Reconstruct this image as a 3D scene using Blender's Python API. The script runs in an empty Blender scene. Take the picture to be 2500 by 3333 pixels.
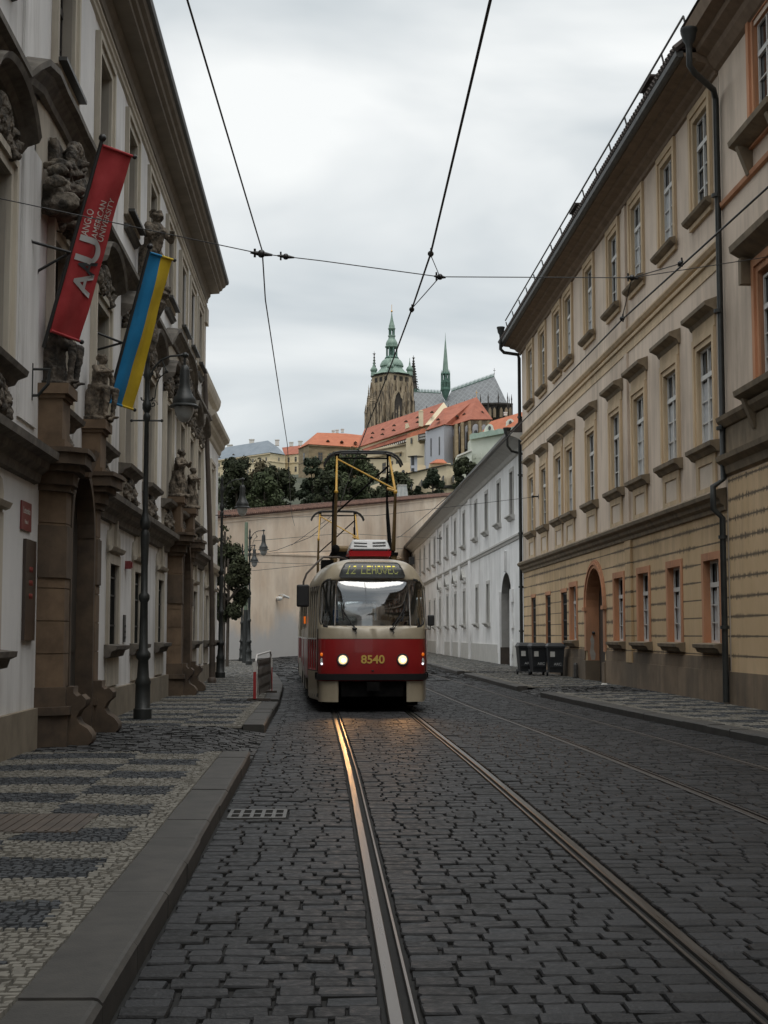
import bpy, bmesh, math, random
import numpy as np
from math import sin, cos, pi, radians, sqrt, atan2, hypot
from mathutils import Vector, Matrix, noise as mnoise
from mathutils.geometry import delaunay_2d_cdt
random.seed(7)
S = bpy.context.scene
COL = S.collection

# ------------------------------------------------------------------ camera, sky, sun, exposure
CAMH = 1.49
TH, PH = radians(4.930), radians(2.386)
cam_d = bpy.data.cameras.new("camera"); cam = bpy.data.objects.new("camera", cam_d); COL.objects.link(cam)
cam_d.sensor_fit = 'VERTICAL'; cam_d.sensor_height = 36; cam_d.sensor_width = 24; cam_d.lens = 50
cam_d.clip_start = 0.1; cam_d.clip_end = 4000
cam.location = (0, 0, CAMH); cam.rotation_euler = (pi/2 + TH, 0, -PH)
S.camera = cam
FPX = 3072*1.5069
CR = np.array([cos(PH), -sin(PH), 0]); CD = np.array([sin(PH)*cos(TH), cos(PH)*cos(TH), sin(TH)]); CU = np.cross(CR, CD)
def ray(x, y): return (x-1250)/FPX*CR + (1666.5-y)/FPX*CU + CD
def at(x, y, Y):
    "world point seen at photo pixel (x, y) when it stands at distance Y"
    d = ray(x, y); p = d*(Y/d[1]); return (float(p[0]), float(p[1]), float(p[2])+CAMH)
def atz(x, y, z):
    d = ray(x, y); p = d*((z-CAMH)/d[2]); return (float(p[0]), float(p[1]), float(p[2])+CAMH)

W = bpy.data.worlds.new("World"); S.world = W; W.use_nodes = True
nt = W.node_tree; nt.nodes.clear()
def N(t, kind, **kw):
    n = t.nodes.new(kind)
    for k, v in kw.items():
        if k in n.inputs: n.inputs[k].default_value = v
        else: setattr(n, k, v)
    return n
SUN_EL, SUN_AZ = radians(70), radians(183)
sky = N(nt, 'ShaderNodeTexSky', sky_type='NISHITA', sun_disc=False, sun_elevation=SUN_EL, sun_rotation=SUN_AZ)
tc = N(nt, 'ShaderNodeTexCoord'); mp = N(nt, 'ShaderNodeMapping'); mp.inputs['Scale'].default_value = (1, 1, 2.6)
mp.inputs['Location'].default_value = (.35, .1, .62)
nt.links.new(tc.outputs['Generated'], mp.inputs['Vector'])
n1 = N(nt, 'ShaderNodeTexNoise'); n1.inputs['Scale'].default_value = 2.9; n1.inputs['Detail'].default_value = 5; n1.inputs['Roughness'].default_value = .45; n1.inputs['Distortion'].default_value = .35
nt.links.new(mp.outputs['Vector'], n1.inputs['Vector'])
cr = N(nt, 'ShaderNodeValToRGB')
cr.color_ramp.elements[0].position = .37; cr.color_ramp.elements[0].color = (.475, .522, .547, 1)
cr.color_ramp.elements[1].position = .60; cr.color_ramp.elements[1].color = (.84, .855, .845, 1)
nt.links.new(n1.outputs['Fac'], cr.inputs['Fac'])
sky_s = N(nt, 'ShaderNodeVectorMath', operation='SCALE'); sky_s.inputs['Scale'].default_value = .10
nt.links.new(sky.outputs['Color'], sky_s.inputs[0])
mx = N(nt, 'ShaderNodeMix', data_type='RGBA'); mx.inputs['Factor'].default_value = .93
nt.links.new(sky_s.outputs['Vector'], mx.inputs[6]); nt.links.new(cr.outputs['Color'], mx.inputs[7])
# an overcast sky is brighter towards the zenith
sx = N(nt, 'ShaderNodeSeparateXYZ'); nt.links.new(tc.outputs['Generated'], sx.inputs[0])
mr = N(nt, 'ShaderNodeMapRange', interpolation_type='SMOOTHSTEP'); mr.inputs['From Min'].default_value = .42; mr.inputs['From Max'].default_value = .95
mr.inputs['To Min'].default_value = 1.0; mr.inputs['To Max'].default_value = 1.6
nt.links.new(sx.outputs['Z'], mr.inputs['Value'])
bg = N(nt, 'ShaderNodeBackground'); nt.links.new(mx.outputs[2], bg.inputs['Color']); nt.links.new(mr.outputs['Result'], bg.inputs['Strength'])
wo = N(nt, 'ShaderNodeOutputWorld'); nt.links.new(bg.outputs['Background'], wo.inputs['Surface'])

sl = bpy.data.lights.new("sun", 'SUN'); sl.energy = 1.5; sl.angle = radians(50); sl.color = (1, .96, .9)
so = bpy.data.objects.new("sun", sl); COL.objects.link(so)
so.rotation_euler = Vector((.05*cos(SUN_EL), -.96*cos(SUN_EL), sin(SUN_EL))).to_track_quat('Z', 'Y').to_euler()
S.view_settings.view_transform = 'Standard'; S.view_settings.look = 'None'; S.view_settings.exposure = .26; S.view_settings.gamma = 1
S.view_settings.use_curve_mapping = False
S.cycles.max_bounces = 8; S.cycles.transparent_max_bounces = 12; S.cycles.caustics_reflective = False; S.cycles.caustics_refractive = False

# ------------------------------------------------------------------ materials
MT = {}
def mat(name, c1, c2=None, sc=2.0, st=(1, 1, 1), rough=.85, bump=0., bs=30., metal=0., isl=0., emit=None, es=1., spec=.5, lo=.35, hi=.68, rv=0., coat=0., dirt=0., dcol=(.10, .085, .065), dst=(2.2, 2.2, .22), dlo=.50, dhi=.72):
    m = bpy.data.materials.new(name); m.use_nodes = True; t = m.node_tree; b = t.nodes['Principled BSDF']
    b.inputs['Roughness'].default_value = rough; b.inputs['Metallic'].default_value = metal; b.inputs['Specular IOR Level'].default_value = spec
    b.inputs['Coat Weight'].default_value = coat
    c = (*c1, 1)
    L = t.links.new
    out = None
    tc = N(t, 'ShaderNodeTexCoord')
    if c2:
        mp = N(t, 'ShaderNodeMapping'); mp.inputs['Scale'].default_value = st; L(tc.outputs['Object'], mp.inputs['Vector'])
        n = N(t, 'ShaderNodeTexNoise'); n.inputs['Scale'].default_value = sc; n.inputs['Detail'].default_value = 7; n.inputs['Roughness'].default_value = .62
        L(mp.outputs['Vector'], n.inputs['Vector'])
        r = N(t, 'ShaderNodeMapRange'); r.inputs['From Min'].default_value = lo; r.inputs['From Max'].default_value = hi
        L(n.outputs['Fac'], r.inputs['Value'])
        x = N(t, 'ShaderNodeMix', data_type='RGBA'); x.inputs[6].default_value = c; x.inputs[7].default_value = (*c2, 1)
        L(r.outputs['Result'], x.inputs[0]); out = x.outputs[2]
        if rv:
            q = N(t, 'ShaderNodeMapRange'); q.inputs['To Min'].default_value = max(0, rough-rv); q.inputs['To Max'].default_value = min(1, rough+rv)
            L(r.outputs['Result'], q.inputs['Value']); L(q.outputs['Result'], b.inputs['Roughness'])
    if dirt:
        mp = N(t, 'ShaderNodeMapping'); mp.inputs['Scale'].default_value = dst; L(tc.outputs['Object'], mp.inputs['Vector'])
        n = N(t, 'ShaderNodeTexNoise'); n.inputs['Scale'].default_value = 1.3; n.inputs['Detail'].default_value = 8; n.inputs['Roughness'].default_value = .7; L(mp.outputs['Vector'], n.inputs['Vector'])
        n2 = N(t, 'ShaderNodeTexNoise'); n2.inputs['Scale'].default_value = .33; n2.inputs['Detail'].default_value = 4; L(tc.outputs['Object'], n2.inputs['Vector'])
        ad = N(t, 'ShaderNodeMath', operation='MULTIPLY_ADD'); ad.inputs[1].default_value = .55; L(n2.outputs['Fac'], ad.inputs[0]); hf = N(t, 'ShaderNodeMath', operation='MULTIPLY'); hf.inputs[1].default_value = .5; L(n.outputs['Fac'], hf.inputs[0]); L(hf.outputs[0], ad.inputs[2])
        r = N(t, 'ShaderNodeMapRange'); r.inputs['From Min'].default_value = dlo; r.inputs['From Max'].default_value = dhi; r.inputs['To Max'].default_value = dirt; L(ad.outputs[0], r.inputs['Value'])
        x = N(t, 'ShaderNodeMix', data_type='RGBA'); x.inputs[7].default_value = (*dcol, 1); L(r.outputs['Result'], x.inputs[0]); L(out, x.inputs[6]); out = x.outputs[2]
    if isl:
        g = N(t, 'ShaderNodeNewGeometry'); r = N(t, 'ShaderNodeMapRange'); r.inputs['To Min'].default_value = 1-isl; r.inputs['To Max'].default_value = 1+isl
        L(g.outputs['Random Per Island'], r.inputs['Value'])
        v = N(t, 'ShaderNodeVectorMath', operation='SCALE'); L(r.outputs['Result'], v.inputs['Scale'])
        if out: L(out, v.inputs[0])
        else: v.inputs[0].default_value = c1
        out = v.outputs['Vector']
    if out: L(out, b.inputs['Base Color'])
    else: b.inputs['Base Color'].default_value = c
    if bump:
        n = N(t, 'ShaderNodeTexNoise'); n.inputs['Scale'].default_value = bs; n.inputs['Detail'].default_value = 5
        L(tc.outputs['Object'], n.inputs['Vector'])
        bm = N(t, 'ShaderNodeBump'); bm.inputs['Strength'].default_value = min(1, bump*8); bm.inputs['Distance'].default_value = bump*.12
        L(n.outputs['Fac'], bm.inputs['Height']); L(bm.outputs['Normal'], b.inputs['Normal'])
    if emit:
        b.inputs['Emission Color'].default_value = (*emit, 1); b.inputs['Emission Strength'].default_value = es
    MT[name] = m; return m

mat('white_stucco', (.68, .675, .67), (.80, .79, .78), sc=.9, st=(1, 1, .45), bump=.02, bs=60, dirt=.5, dcol=(.20, .185, .16), dlo=.52, dhi=.68)
mat('trim_stucco', (.46, .415, .345), (.58, .53, .44), sc=1.6, st=(1, 1, .4), bump=.02, bs=50, dirt=.5, dcol=(.14, .115, .09), dlo=.50, dhi=.66)
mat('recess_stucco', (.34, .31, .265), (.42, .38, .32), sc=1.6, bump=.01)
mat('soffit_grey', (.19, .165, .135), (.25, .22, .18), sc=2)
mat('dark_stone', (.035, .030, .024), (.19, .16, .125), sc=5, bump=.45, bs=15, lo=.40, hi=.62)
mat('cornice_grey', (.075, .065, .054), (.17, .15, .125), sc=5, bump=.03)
mat('plinth_brown', (.17, .14, .10), (.26, .22, .165), sc=2.2, bump=.04, bs=30)
mat('sandstone', (.10, .066, .040), (.185, .124, .076), sc=2.5, bump=.03, bs=30)
mat('portal_stone', (.055, .039, .027), (.12, .083, .053), sc=2.5, bump=.03, bs=30)
mat('sheet_metal', (.05, .05, .048), (.09, .088, .08), sc=5, rough=.5, metal=.3)
mat('dark_paint', (.012, .012, .012), rough=.45)
mat('lamp_iron', (.011, .013, .0125), (.022, .025, .024), sc=8, rough=.5)
mat('pole_green', (.12, .16, .11), (.17, .21, .15), sc=6, rough=.5)
mat('pole_brown', (.045, .035, .028), (.085, .065, .05), sc=3, rough=.6)
mat('lamp_glass', (.33, .34, .33), (.42, .43, .42), sc=6, rough=.25)
mat('window_glass', (.022, .025, .028), rough=.05, spec=.9, bump=.10, bs=2.2)
mat('window_white', (.52, .51, .48), (.64, .63, .60), sc=5, rough=.5)
mat('window_dark', (.045, .04, .035), rough=.5)
mat('curtain', (.36, .38, .40), (.56, .58, .60), sc=3, st=(8, 8, 1), rough=.3, spec=.7)
mat('tan_upper', (.58, .475, .38), (.68, .565, .455), sc=.8, st=(1, 1, .5), bump=.02, bs=50, dirt=.5, dcol=(.17, .135, .10), dlo=.50, dhi=.68)
mat('tan_trim', (.50, .375, .235), (.60, .46, .30), sc=2, st=(1, 1, .5), bump=.01, dirt=.4, dlo=.50, dhi=.68)
mat('tan_panel', (.56, .475, .385), (.62, .53, .435), sc=2)
mat('orange_trim', (.44, .20, .10), (.55, .275, .15), sc=1.7, st=(1, 1, .5), bump=.01, dirt=.45, dlo=.50, dhi=.66)
mat('tan_plinth', (.16, .115, .075), (.26, .19, .125), sc=1.2, bump=.03, dirt=.6, dcol=(.07, .06, .045), dlo=.47, dhi=.6)
mat('eave_brown', (.17, .12, .08), (.24, .175, .12), sc=3)
mat('roof_dark', (.035, .028, .026), (.075, .06, .052), sc=5, bump=.05)
mat('pipe_dark', (.018, .020, .020), (.035, .038, .036), sc=4, rough=.55)
mat('rail_steel', (.10, .096, .092), (.165, .158, .15), sc=30, st=(1, .03, 1), rough=.33, metal=1, rv=.06)
mat('rail_groove', (.010, .010, .010), rough=.9)
mat('rail_dull', (.035, .03, .027), (.07, .06, .052), sc=20, rough=.5, metal=.6)
mat('sett_drive', (.032, .032, .033), (.058, .058, .058), sc=18, rough=.65, bump=.07, bs=55, isl=.35, spec=.24)
mat('sett', (.0095, .010, .0115), (.023, .024, .026), sc=18, rough=.60, bump=.07, bs=55, isl=.5, spec=.24, rv=.16)
mat('joint', (.004, .004, .004), (.009, .0088, .008), sc=14, rough=.95, bump=.03)
mat('mosaic_light', (.115, .108, .092), (.165, .155, .132), sc=9, rough=.8, isl=.14, bump=.03, bs=60)
mat('mosaic_dark', (.023, .026, .030), (.037, .041, .046), sc=9, rough=.75, isl=.18, bump=.03, bs=60)
mat('kerb_granite', (.026, .0245, .022), (.050, .046, .041), sc=5, rough=.7, bump=.04, bs=90)
mat('terrain', (.025, .032, .015), (.05, .055, .03), sc=.1)
mat('ground', (.05, .05, .047), (.07, .07, .065), sc=.3)
mat('wall_pink', (.74, .58, .435), (.90, .76, .61), sc=.3, st=(1, 1, 1.3), bump=.03, bs=6, lo=.36, hi=.64, dirt=.3, dcol=(.34, .26, .20), dst=(.5, .5, .12), dlo=.48, dhi=.66)
mat('tile_red', (.085, .045, .033), (.16, .085, .06), sc=4, bump=.06, bs=9, isl=.2)

def obj(name, me, parent=None, loc=(0, 0, 0)):
    o = bpy.data.objects.new(name, me); COL.objects.link(o)
    if parent is not None:
        o.parent = parent; o.location = Vector(loc)-ROOT.get(parent.name, Vector((0, 0, 0)))
    else: o.location = loc
    return o
ROOT = {}
def tag(o, label=None, cat=None, group=None, kind=None):
    if label: o['label'] = label
    if cat: o['category'] = cat
    if group: o['group'] = group
    if kind: o['kind'] = kind
    return o
def thing(name, label, cat, loc=(0, 0, 0), group=None, rz=0):
    o = bpy.data.objects.new(name, None); COL.objects.link(o); o.location = loc; o.rotation_euler[2] = rz
    o.empty_display_size = .2
    ROOT[o.name] = Vector(loc); return tag(o, label, cat, group)
def dup(o, parent=None, loc=None, rz=None):
    c = o.copy(); COL.objects.link(c)
    if parent is not None: c.parent = parent
    if loc is not None: c.location = loc
    if rz is not None: c.rotation_euler[2] = rz
    for ch in list(o.children): dup(ch, c)
    return c

class M:
    def __init__(s, xf=None): s.v = []; s.f = []; s.m = []; s.xf = xf; s.k = 0
    def add(s, vs, fs, m=0):
        n = len(s.v); s.v += [tuple(p) for p in vs]; s.f += [[i+n for i in f] for f in fs]; s.m += [m]*len(fs); return s
    def box(s, x0, x1, y0, y1, z0, z1, m=0):
        return s.add([(x0, y0, z0), (x1, y0, z0), (x1, y1, z0), (x0, y1, z0), (x0, y0, z1), (x1, y0, z1), (x1, y1, z1), (x0, y1, z1)],
                     [(0, 3, 2, 1), (4, 5, 6, 7), (0, 1, 5, 4), (1, 2, 6, 5), (2, 3, 7, 6), (3, 0, 4, 7)], m)
    def hexa(s, p, m=0):
        return s.add(p, [(0, 3, 2, 1), (4, 5, 6, 7), (0, 1, 5, 4), (1, 2, 6, 5), (2, 3, 7, 6), (3, 0, 4, 7)], m)
    def tube(s, pts, r, n=8, m=0, cap=True):
        pts = [Vector(p) for p in pts]; R = r if isinstance(r, (list, tuple)) else [r]*len(pts)
        vs = []; up = None
        for i, p in enumerate(pts):
            a = pts[max(i-1, 0)]; b = pts[min(i+1, len(pts)-1)]; d = (b-a)
            if d.length < 1e-9: d = Vector((0, 0, 1))
            d.normalize()
            if up is None:
                up = Vector((0, 0, 1)) if abs(d.z) < .9 else Vector((1, 0, 0))
            e = d.cross(up)
            if e.length < 1e-6: e = d.cross(Vector((0, 1, 0)))
            e.normalize(); g = e.cross(d).normalized(); up = g
            for k in range(n): t = 2*pi*k/n; vs.append(p+(e*cos(t)+g*sin(t))*R[i])
        fs = [(i*n+k, i*n+(k+1) % n, (i+1)*n+(k+1) % n, (i+1)*n+k) for i in range(len(pts)-1) for k in range(n)]
        if cap: fs += [tuple(range(n))[::-1], tuple((len(pts)-1)*n+k for k in range(n))]
        return s.add(vs, fs, m)
    def lathe(s, prof, c=(0, 0, 0), n=16, m=0, sq=False):
        vs = []
        for r, z in prof:
            for k in range(n):
                t = 2*pi*(k+.5)/n; q = r
                if sq: q = r/max(abs(cos(t)), abs(sin(t)))
                vs.append((c[0]+q*cos(t), c[1]+q*sin(t), c[2]+z))
        fs = [(i*n+k, i*n+(k+1) % n, (i+1)*n+(k+1) % n, (i+1)*n+k) for i in range(len(prof)-1) for k in range(n)]
        fs += [tuple(range(n))[::-1], tuple((len(prof)-1)*n+k for k in range(n))]
        return s.add(vs, fs, m)
    def ell(s, c, r, n=10, m=0, rot=None):
        vs = []; h = max(4, n//2+1)
        for i in range(h+1):
            a = pi*i/h
            for k in range(n):
                t = 2*pi*k/n; p = Vector((r[0]*sin(a)*cos(t), r[1]*sin(a)*sin(t), r[2]*cos(a)))
                if rot is not None: p = rot @ p
                vs.append(p+Vector(c))
        fs = [(i*n+k, (i+1)*n+k, (i+1)*n+(k+1) % n, i*n+(k+1) % n) for i in range(h) for k in range(n)]
        return s.add(vs, fs, m)
    def cap2(s, a, b, ra, rb, n=9, m=0):
        "tapered capsule"
        s.tube([a, b], [ra, rb], n, m); s.ell(a, (ra, ra, ra), n, m); s.ell(b, (rb, rb, rb), n, m); return s
    def ext(s, prof, y0, y1, m=0):
        "closed (w,z) profile extruded along u; coordinates (u,w,z)"
        n = len(prof); vs = [(y0, w, z) for w, z in prof]+[(y1, w, z) for w, z in prof]
        fs = [(i, (i+1) % n, n+(i+1) % n, n+i) for i in range(n)]+[tuple(range(n))[::-1], tuple(range(n, 2*n))]
        return s.add(vs, fs, m)
    def sweep(s, prof, path, m=0):
        "closed (w,z) profile carried along path of (u, z offset[, w offset])"
        n = len(prof); vs = []
        for q in path: vs += [(q[0], w+(q[2] if len(q) > 2 else 0), z+q[1]) for w, z in prof]
        k = len(path); fs = [(j*n+i, j*n+(i+1) % n, (j+1)*n+(i+1) % n, (j+1)*n+i) for j in range(k-1) for i in range(n)]
        fs += [tuple(range(n))[::-1], tuple((k-1)*n+i for i in range(n))]
        return s.add(vs, fs, m)
    def poly(s, pts, d, m=0):
        "3-D polygon extruded by vector d"
        n = len(pts); d = Vector(d); vs = [Vector(p) for p in pts]; vs += [p+d for p in vs]
        return s.add(vs, [tuple(range(n)), tuple(range(n, 2*n))[::-1]]+[(i, (i+1) % n, n+(i+1) % n, n+i) for i in range(n)], m)
    def mesh(s, name, mats, smooth=None, recalc=True):
        me = bpy.data.meshes.new(name)
        v = [s.xf(*p) for p in s.v] if s.xf else s.v
        me.from_pydata([tuple(p) for p in v], [], s.f)
        for a in (mats if isinstance(mats, (list, tuple)) else [mats]): me.materials.append(MT[a])
        if any(s.m): me.polygons.foreach_set('material_index', s.m)
        if recalc and len(s.f) < 60000:
            b = bmesh.new(); b.from_mesh(me); bmesh.ops.recalc_face_normals(b, faces=b.faces); b.to_mesh(me); b.free()
        if smooth:
            me.polygons.foreach_set('use_smooth', [True]*len(me.polygons)); me.set_sharp_from_angle(angle=radians(smooth))
        me.update(); return me
    def build(s, name, mats, parent=None, loc=(0, 0, 0), smooth=None):
        return obj(name, s.mesh(name, mats, smooth), parent, loc)

def part(name, mats, parent, fn=None, loc=(0, 0, 0), smooth=None, xf=None):
    m = M(xf); fn(m); return m.build(name, mats, parent, loc, smooth)

def holed(outline, holes, depth, xf, mats=('a', 'b'), name='wall', parent=None, loc=(0, 0, 0), back=True):
    "flat wall in the (u,z) plane with openings; the reveals go back by depth (w<0)"
    vs = []; es = []
    def loop(p):
        n = len(vs); vs.extend([Vector(q) for q in p]); es.extend([(n+i, n+(i+1) % len(p)) for i in range(len(p))])
    loop(outline)
    for h in holes: loop(h)
    V, E, F, ov, oe, of = delaunay_2d_cdt(vs, es, [], 1, 1e-5)
    def inside(p, poly):
        c = False; j = len(poly)-1
        for i in range(len(poly)):
            a, b = poly[i], poly[j]
            if (a[1] > p[1]) != (b[1] > p[1]) and p[0] < (b[0]-a[0])*(p[1]-a[1])/(b[1]-a[1])+a[0]: c = not c
            j = i
        return c
    m = M(xf); fs = []
    for f in F:
        c = sum((V[i] for i in f), Vector((0, 0)))/len(f)
        if any(inside(c, h) for h in holes): continue
        if not inside(c, outline): continue
        fs.append(tuple(f))
    m.add([(v[0], 0, v[1]) for v in V], fs, 0)
    for h in holes:
        n = len(h); m.add([(q[0], 0, q[1]) for q in h]+[(q[0], -depth, q[1]) for q in h], [(i, (i+1) % n, n+(i+1) % n, n+i) for i in range(n)], 1)
    return m.build(name, mats, parent, loc)
def rect(u, w, z0, z1): return [(u-w/2, z0), (u+w/2, z0), (u+w/2, z1), (u-w/2, z1)]
def archp(u, w, z0, zs, n=12, k=1.0):
    r = w/2; return [(u-r, z0), (u+r, z0)]+[(u+r*cos(pi*i/n), zs+k*r*sin(pi*i/n)) for i in range(n+1)]
def rrect(x0, x1, z0, z1, r, n=5):
    p = []
    for cx, cz, a in ((x1-r, z0+r, -90), (x1-r, z1-r, 0), (x0+r, z1-r, 90), (x0+r, z0+r, 180)):
        for i in range(n+1): t = radians(a+90*i/n); p.append((cx+r*cos(t), cz+r*sin(t)))
    return p
def evaluated(o):
    dg = bpy.context.evaluated_depsgraph_get(); dg.update()
    me = bpy.data.meshes.new_from_object(o.evaluated_get(dg)); return me
def remeshed(m, name, mt, vox=.02, disp=0, sm=2, ds=.12):
    "blend the overlapping lumps of m into one carved surface"
    o = m.build(name, mt); md = o.modifiers.new('r', 'REMESH'); md.mode = 'VOXEL'; md.voxel_size = vox
    if sm: s2 = o.modifiers.new('s', 'SMOOTH'); s2.iterations = sm; s2.factor = .6
    if disp:
        tx = bpy.data.textures.new('n', 'CLOUDS'); tx.noise_scale = ds; d = o.modifiers.new('d', 'DISPLACE'); d.texture = tx; d.strength = disp; d.mid_level = .5
    me = evaluated(o); me.name = name; bpy.data.objects.remove(o)
    me.polygons.foreach_set('use_smooth', [True]*len(me.polygons)); return me
def textmesh(txt, size, mt, depth=.002, bold=False, sx=1.0, spacing=1.0):
    cu = bpy.data.curves.new('t', 'FONT'); cu.body = txt; cu.size = size; cu.extrude = depth; cu.align_x = 'CENTER'; cu.space_character = spacing
    if bold: cu.offset = size*.026
    o = bpy.data.objects.new('t', cu); COL.objects.link(o); me = evaluated(o); bpy.data.objects.remove(o)
    for v in me.vertices: v.co.x *= sx
    me.materials.clear(); me.materials.append(MT[mt]); return me
# ------------------------------------------------------------------ street: track geometry
def interp(tab, y):
    if y <= tab[0][0]: return tab[0][1]
    for (a, b), (c, d) in zip(tab, tab[1:]):
        if y <= c: t = (y-a)/(c-a); return b+(d-b)*t
    return tab[-1][1]
TR1 = [(-20, 1.03), (6, 1.03), (16, 1.03), (22, .98), (27.5, .93), (33, .83), (38, .68), (44, .47), (50, .36), (56, .18), (62, -.25), (68, -1.0), (76, -2.6), (84, -4.8)]
TR2 = [(-20, 4.31), (12, 4.30), (20, 4.12), (30, 3.75), (40, 3.57), (48, 3.42), (57, 3.2), (64, 2.6), (72, 1.5), (80, 0), (90, -2.6)]
def tr(tab, y):
    return (interp(tab, y-2)+interp(tab, y)*2+interp(tab, y+2))/4
KL = [(-20, -.83), (8, -.83), (17, -.87), (22, -.92), (30, -.95), (40, -1.14), (50, -1.65), (62, -2.5), (70, -3.3), (80, -5.5)]
KR = [(-20, 6.15), (19, 6.0), (26, 5.55), (34, 5.2), (40, 5.1), (55, 5.02), (68, 5.0), (90, 5.2), (150, 5.6)]
LW, RW = -3.56, 8.1
part('ground', 'ground', None, lambda m: m.box(-900, 900, -60, 1400, -.6, -.10))['kind'] = 'structure'
part('road_bed', 'joint', None, lambda m: m.box(-12, 12, -8, 150, -.2, -.022))['kind'] = 'structure'

def setts(name, mt, rows, h=.0, seed=1, wid=(.17, .29), jit=.005, bev=.009, rnd=.003, gap=.015, matf=None, mats=None, lowpoly=False, skew=0):
    "rows: list of (y0, y1, [(xa, xb), ...]); every stone its own little cushion in ONE mesh"
    rg = random.Random(seed); V = []; F = []; MI = []
    for y0, y1, spans in rows:
        for xa, xb in spans:
            if xb-xa < .05: continue
            x = xa; ws = []
            while x < xb-1e-4:
                w = rg.uniform(*wid)
                if xb-(x+w) < wid[0]*.6: w = xb-x
                w = min(w, xb-x); ws.append((x, x+w)); x += w
            for a, b in ws:
                g = gap*rg.uniform(.5, 1.5); a2, b2 = a+g/2, b-g/2; c, d = y0+gap/2*rg.uniform(.4, 1.8), y1-gap/2*rg.uniform(.4, 1.8)
                if b2-a2 < .02: continue
                zt = h+rg.gauss(0, jit); n = len(V); tx = rg.gauss(0, jit*.7); ty = rg.gauss(0, jit*.7)
                e = min(bev, (b2-a2)*.3, (d-c)*.3)
                J = lambda: rg.uniform(-1, 1)*gap*.42
                cx, cy = (a2+b2)/2, (c+d)/2
                if lowpoly:
                    V += [(a2, c, h-.03), (b2, c, h-.03), (b2, d, h-.03), (a2, d, h-.03)]
                    V += [(a2+e+J(), c+e+J(), zt-tx-ty), (b2-e+J(), c+e+J(), zt+tx-ty), (b2-e+J(), d-e+J(), zt+tx+ty), (a2+e+J(), d-e+J(), zt-tx+ty)]
                    F += [(n, n+1, n+5, n+4), (n+1, n+2, n+6, n+5), (n+2, n+3, n+7, n+6), (n+3, n, n+4, n+7), (n+4, n+5, n+6, n+7)]; k = 5
                else:
                    r = min(.012, (b2-a2)*.18, (d-c)*.18)*rg.uniform(.3, 1.3)
                    ring = [(a2+r, c), (b2-r, c), (b2, c+r), (b2, d-r), (b2-r, d), (a2+r, d), (a2, d-r), (a2, c+r)]
                    ring = [(px+J(), py+J()) for px, py in ring]
                    V += [(px, py, h-.035) for px, py in ring]
                    for px, py in ring:
                        V.append((px, py, zt-.008-rnd+tx*(px-cx)*8+ty*(py-cy)*8))
                    for px, py in ring:
                        qx, qy = cx+(px-cx)*(1-2*e/(b2-a2)), cy+(py-cy)*(1-2*e/(d-c)); V.append((qx, qy, zt-rnd*.4+tx*(qx-cx)*8+ty*(qy-cy)*8))
                    V.append((cx+J(), cy+J(), zt+rnd*rg.uniform(-.3, 1)))
                    F += [(n+i, n+(i+1) % 8, n+8+(i+1) % 8, n+8+i) for i in range(8)]+[(n+8+i, n+8+(i+1) % 8, n+16+(i+1) % 8, n+16+i) for i in range(8)]
                    F += [(n+16+i, n+16+(i+1) % 8, n+24) for i in range(8)]; k = 24
                if matf: MI += [matf(cx, cy)]*k
                elif not lowpoly: MI += [1]*8+[0]*16
                else: MI += [1]*4+[0]
    me = bpy.data.meshes.new(name); me.from_pydata(V, [], F)
    for q in (mats or [mt, 'joint']): me.materials.append(MT[q])
    if 1: me.polygons.foreach_set('material_index', MI)
    if not lowpoly:
        me.polygons.foreach_set('use_smooth', [False]*len(me.polygons))
    me.update(); o = obj(name, me); o['kind'] = 'structure'; return o

def rail_x(y):
    a, b = tr(TR1, y), tr(TR2, y); return [a-.7175, a+.7175, b-.7175, b+.7175]
def spans_road(y):
    rx = rail_x(y); xl = interp(KL, y); xr = interp(KR, y)
    # grooved rail: head outside, lip inside
    cuts = [(rx[0]-.078, rx[0]+.075), (rx[1]-.075, rx[1]+.078), (rx[2]-.078, rx[2]+.075), (rx[3]-.075, rx[3]+.078)]
    out = []; x = xl+.015
    for a, b in cuts:
        a, b = max(a, xl), max(b, xl)
        if a > x: out.append((x, min(a, xr-.02)))
        x = max(x, b)
    if x < xr: out.append((x, xr-.02))
    return out
rows = []; y = 3.2; rg = random.Random(3)
while y < 46:
    d = rg.uniform(.13, .17); sp = spans_road(y+d/2)
    if y < 2: pass
    # the gutter grate keeps its own hole
    if 11.75 < y+d/2 < 12.4:
        a = sp[0]; sp = [(a[0], -.80), (-.30, a[1])]+sp[1:] if a[0] < -.8 else [(-.30, a[1])]+sp[1:]
    rows.append((y, y+d, sp)); y += d
setts('road_setts', 'sett', rows, seed=11, wid=(.14, .25), gap=.014, rnd=.001, bev=.005, jit=.003)
rows = []
while y < 130:
    d = rg.uniform(.2, .26); sp = spans_road(y+d/2) if y < 66 else [(-9 if y > 72 else interp(KL, y), interp(KR, y)-.02)]
    if y > 85: sp = [(-3, interp(KR, y)-.02)]
    rows.append((y, y+d, sp)); y += d
setts('road_setts_far', 'sett', rows, seed=12, wid=(.24, .36), lowpoly=True, rnd=.004, bev=.02, jit=.008)

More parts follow.
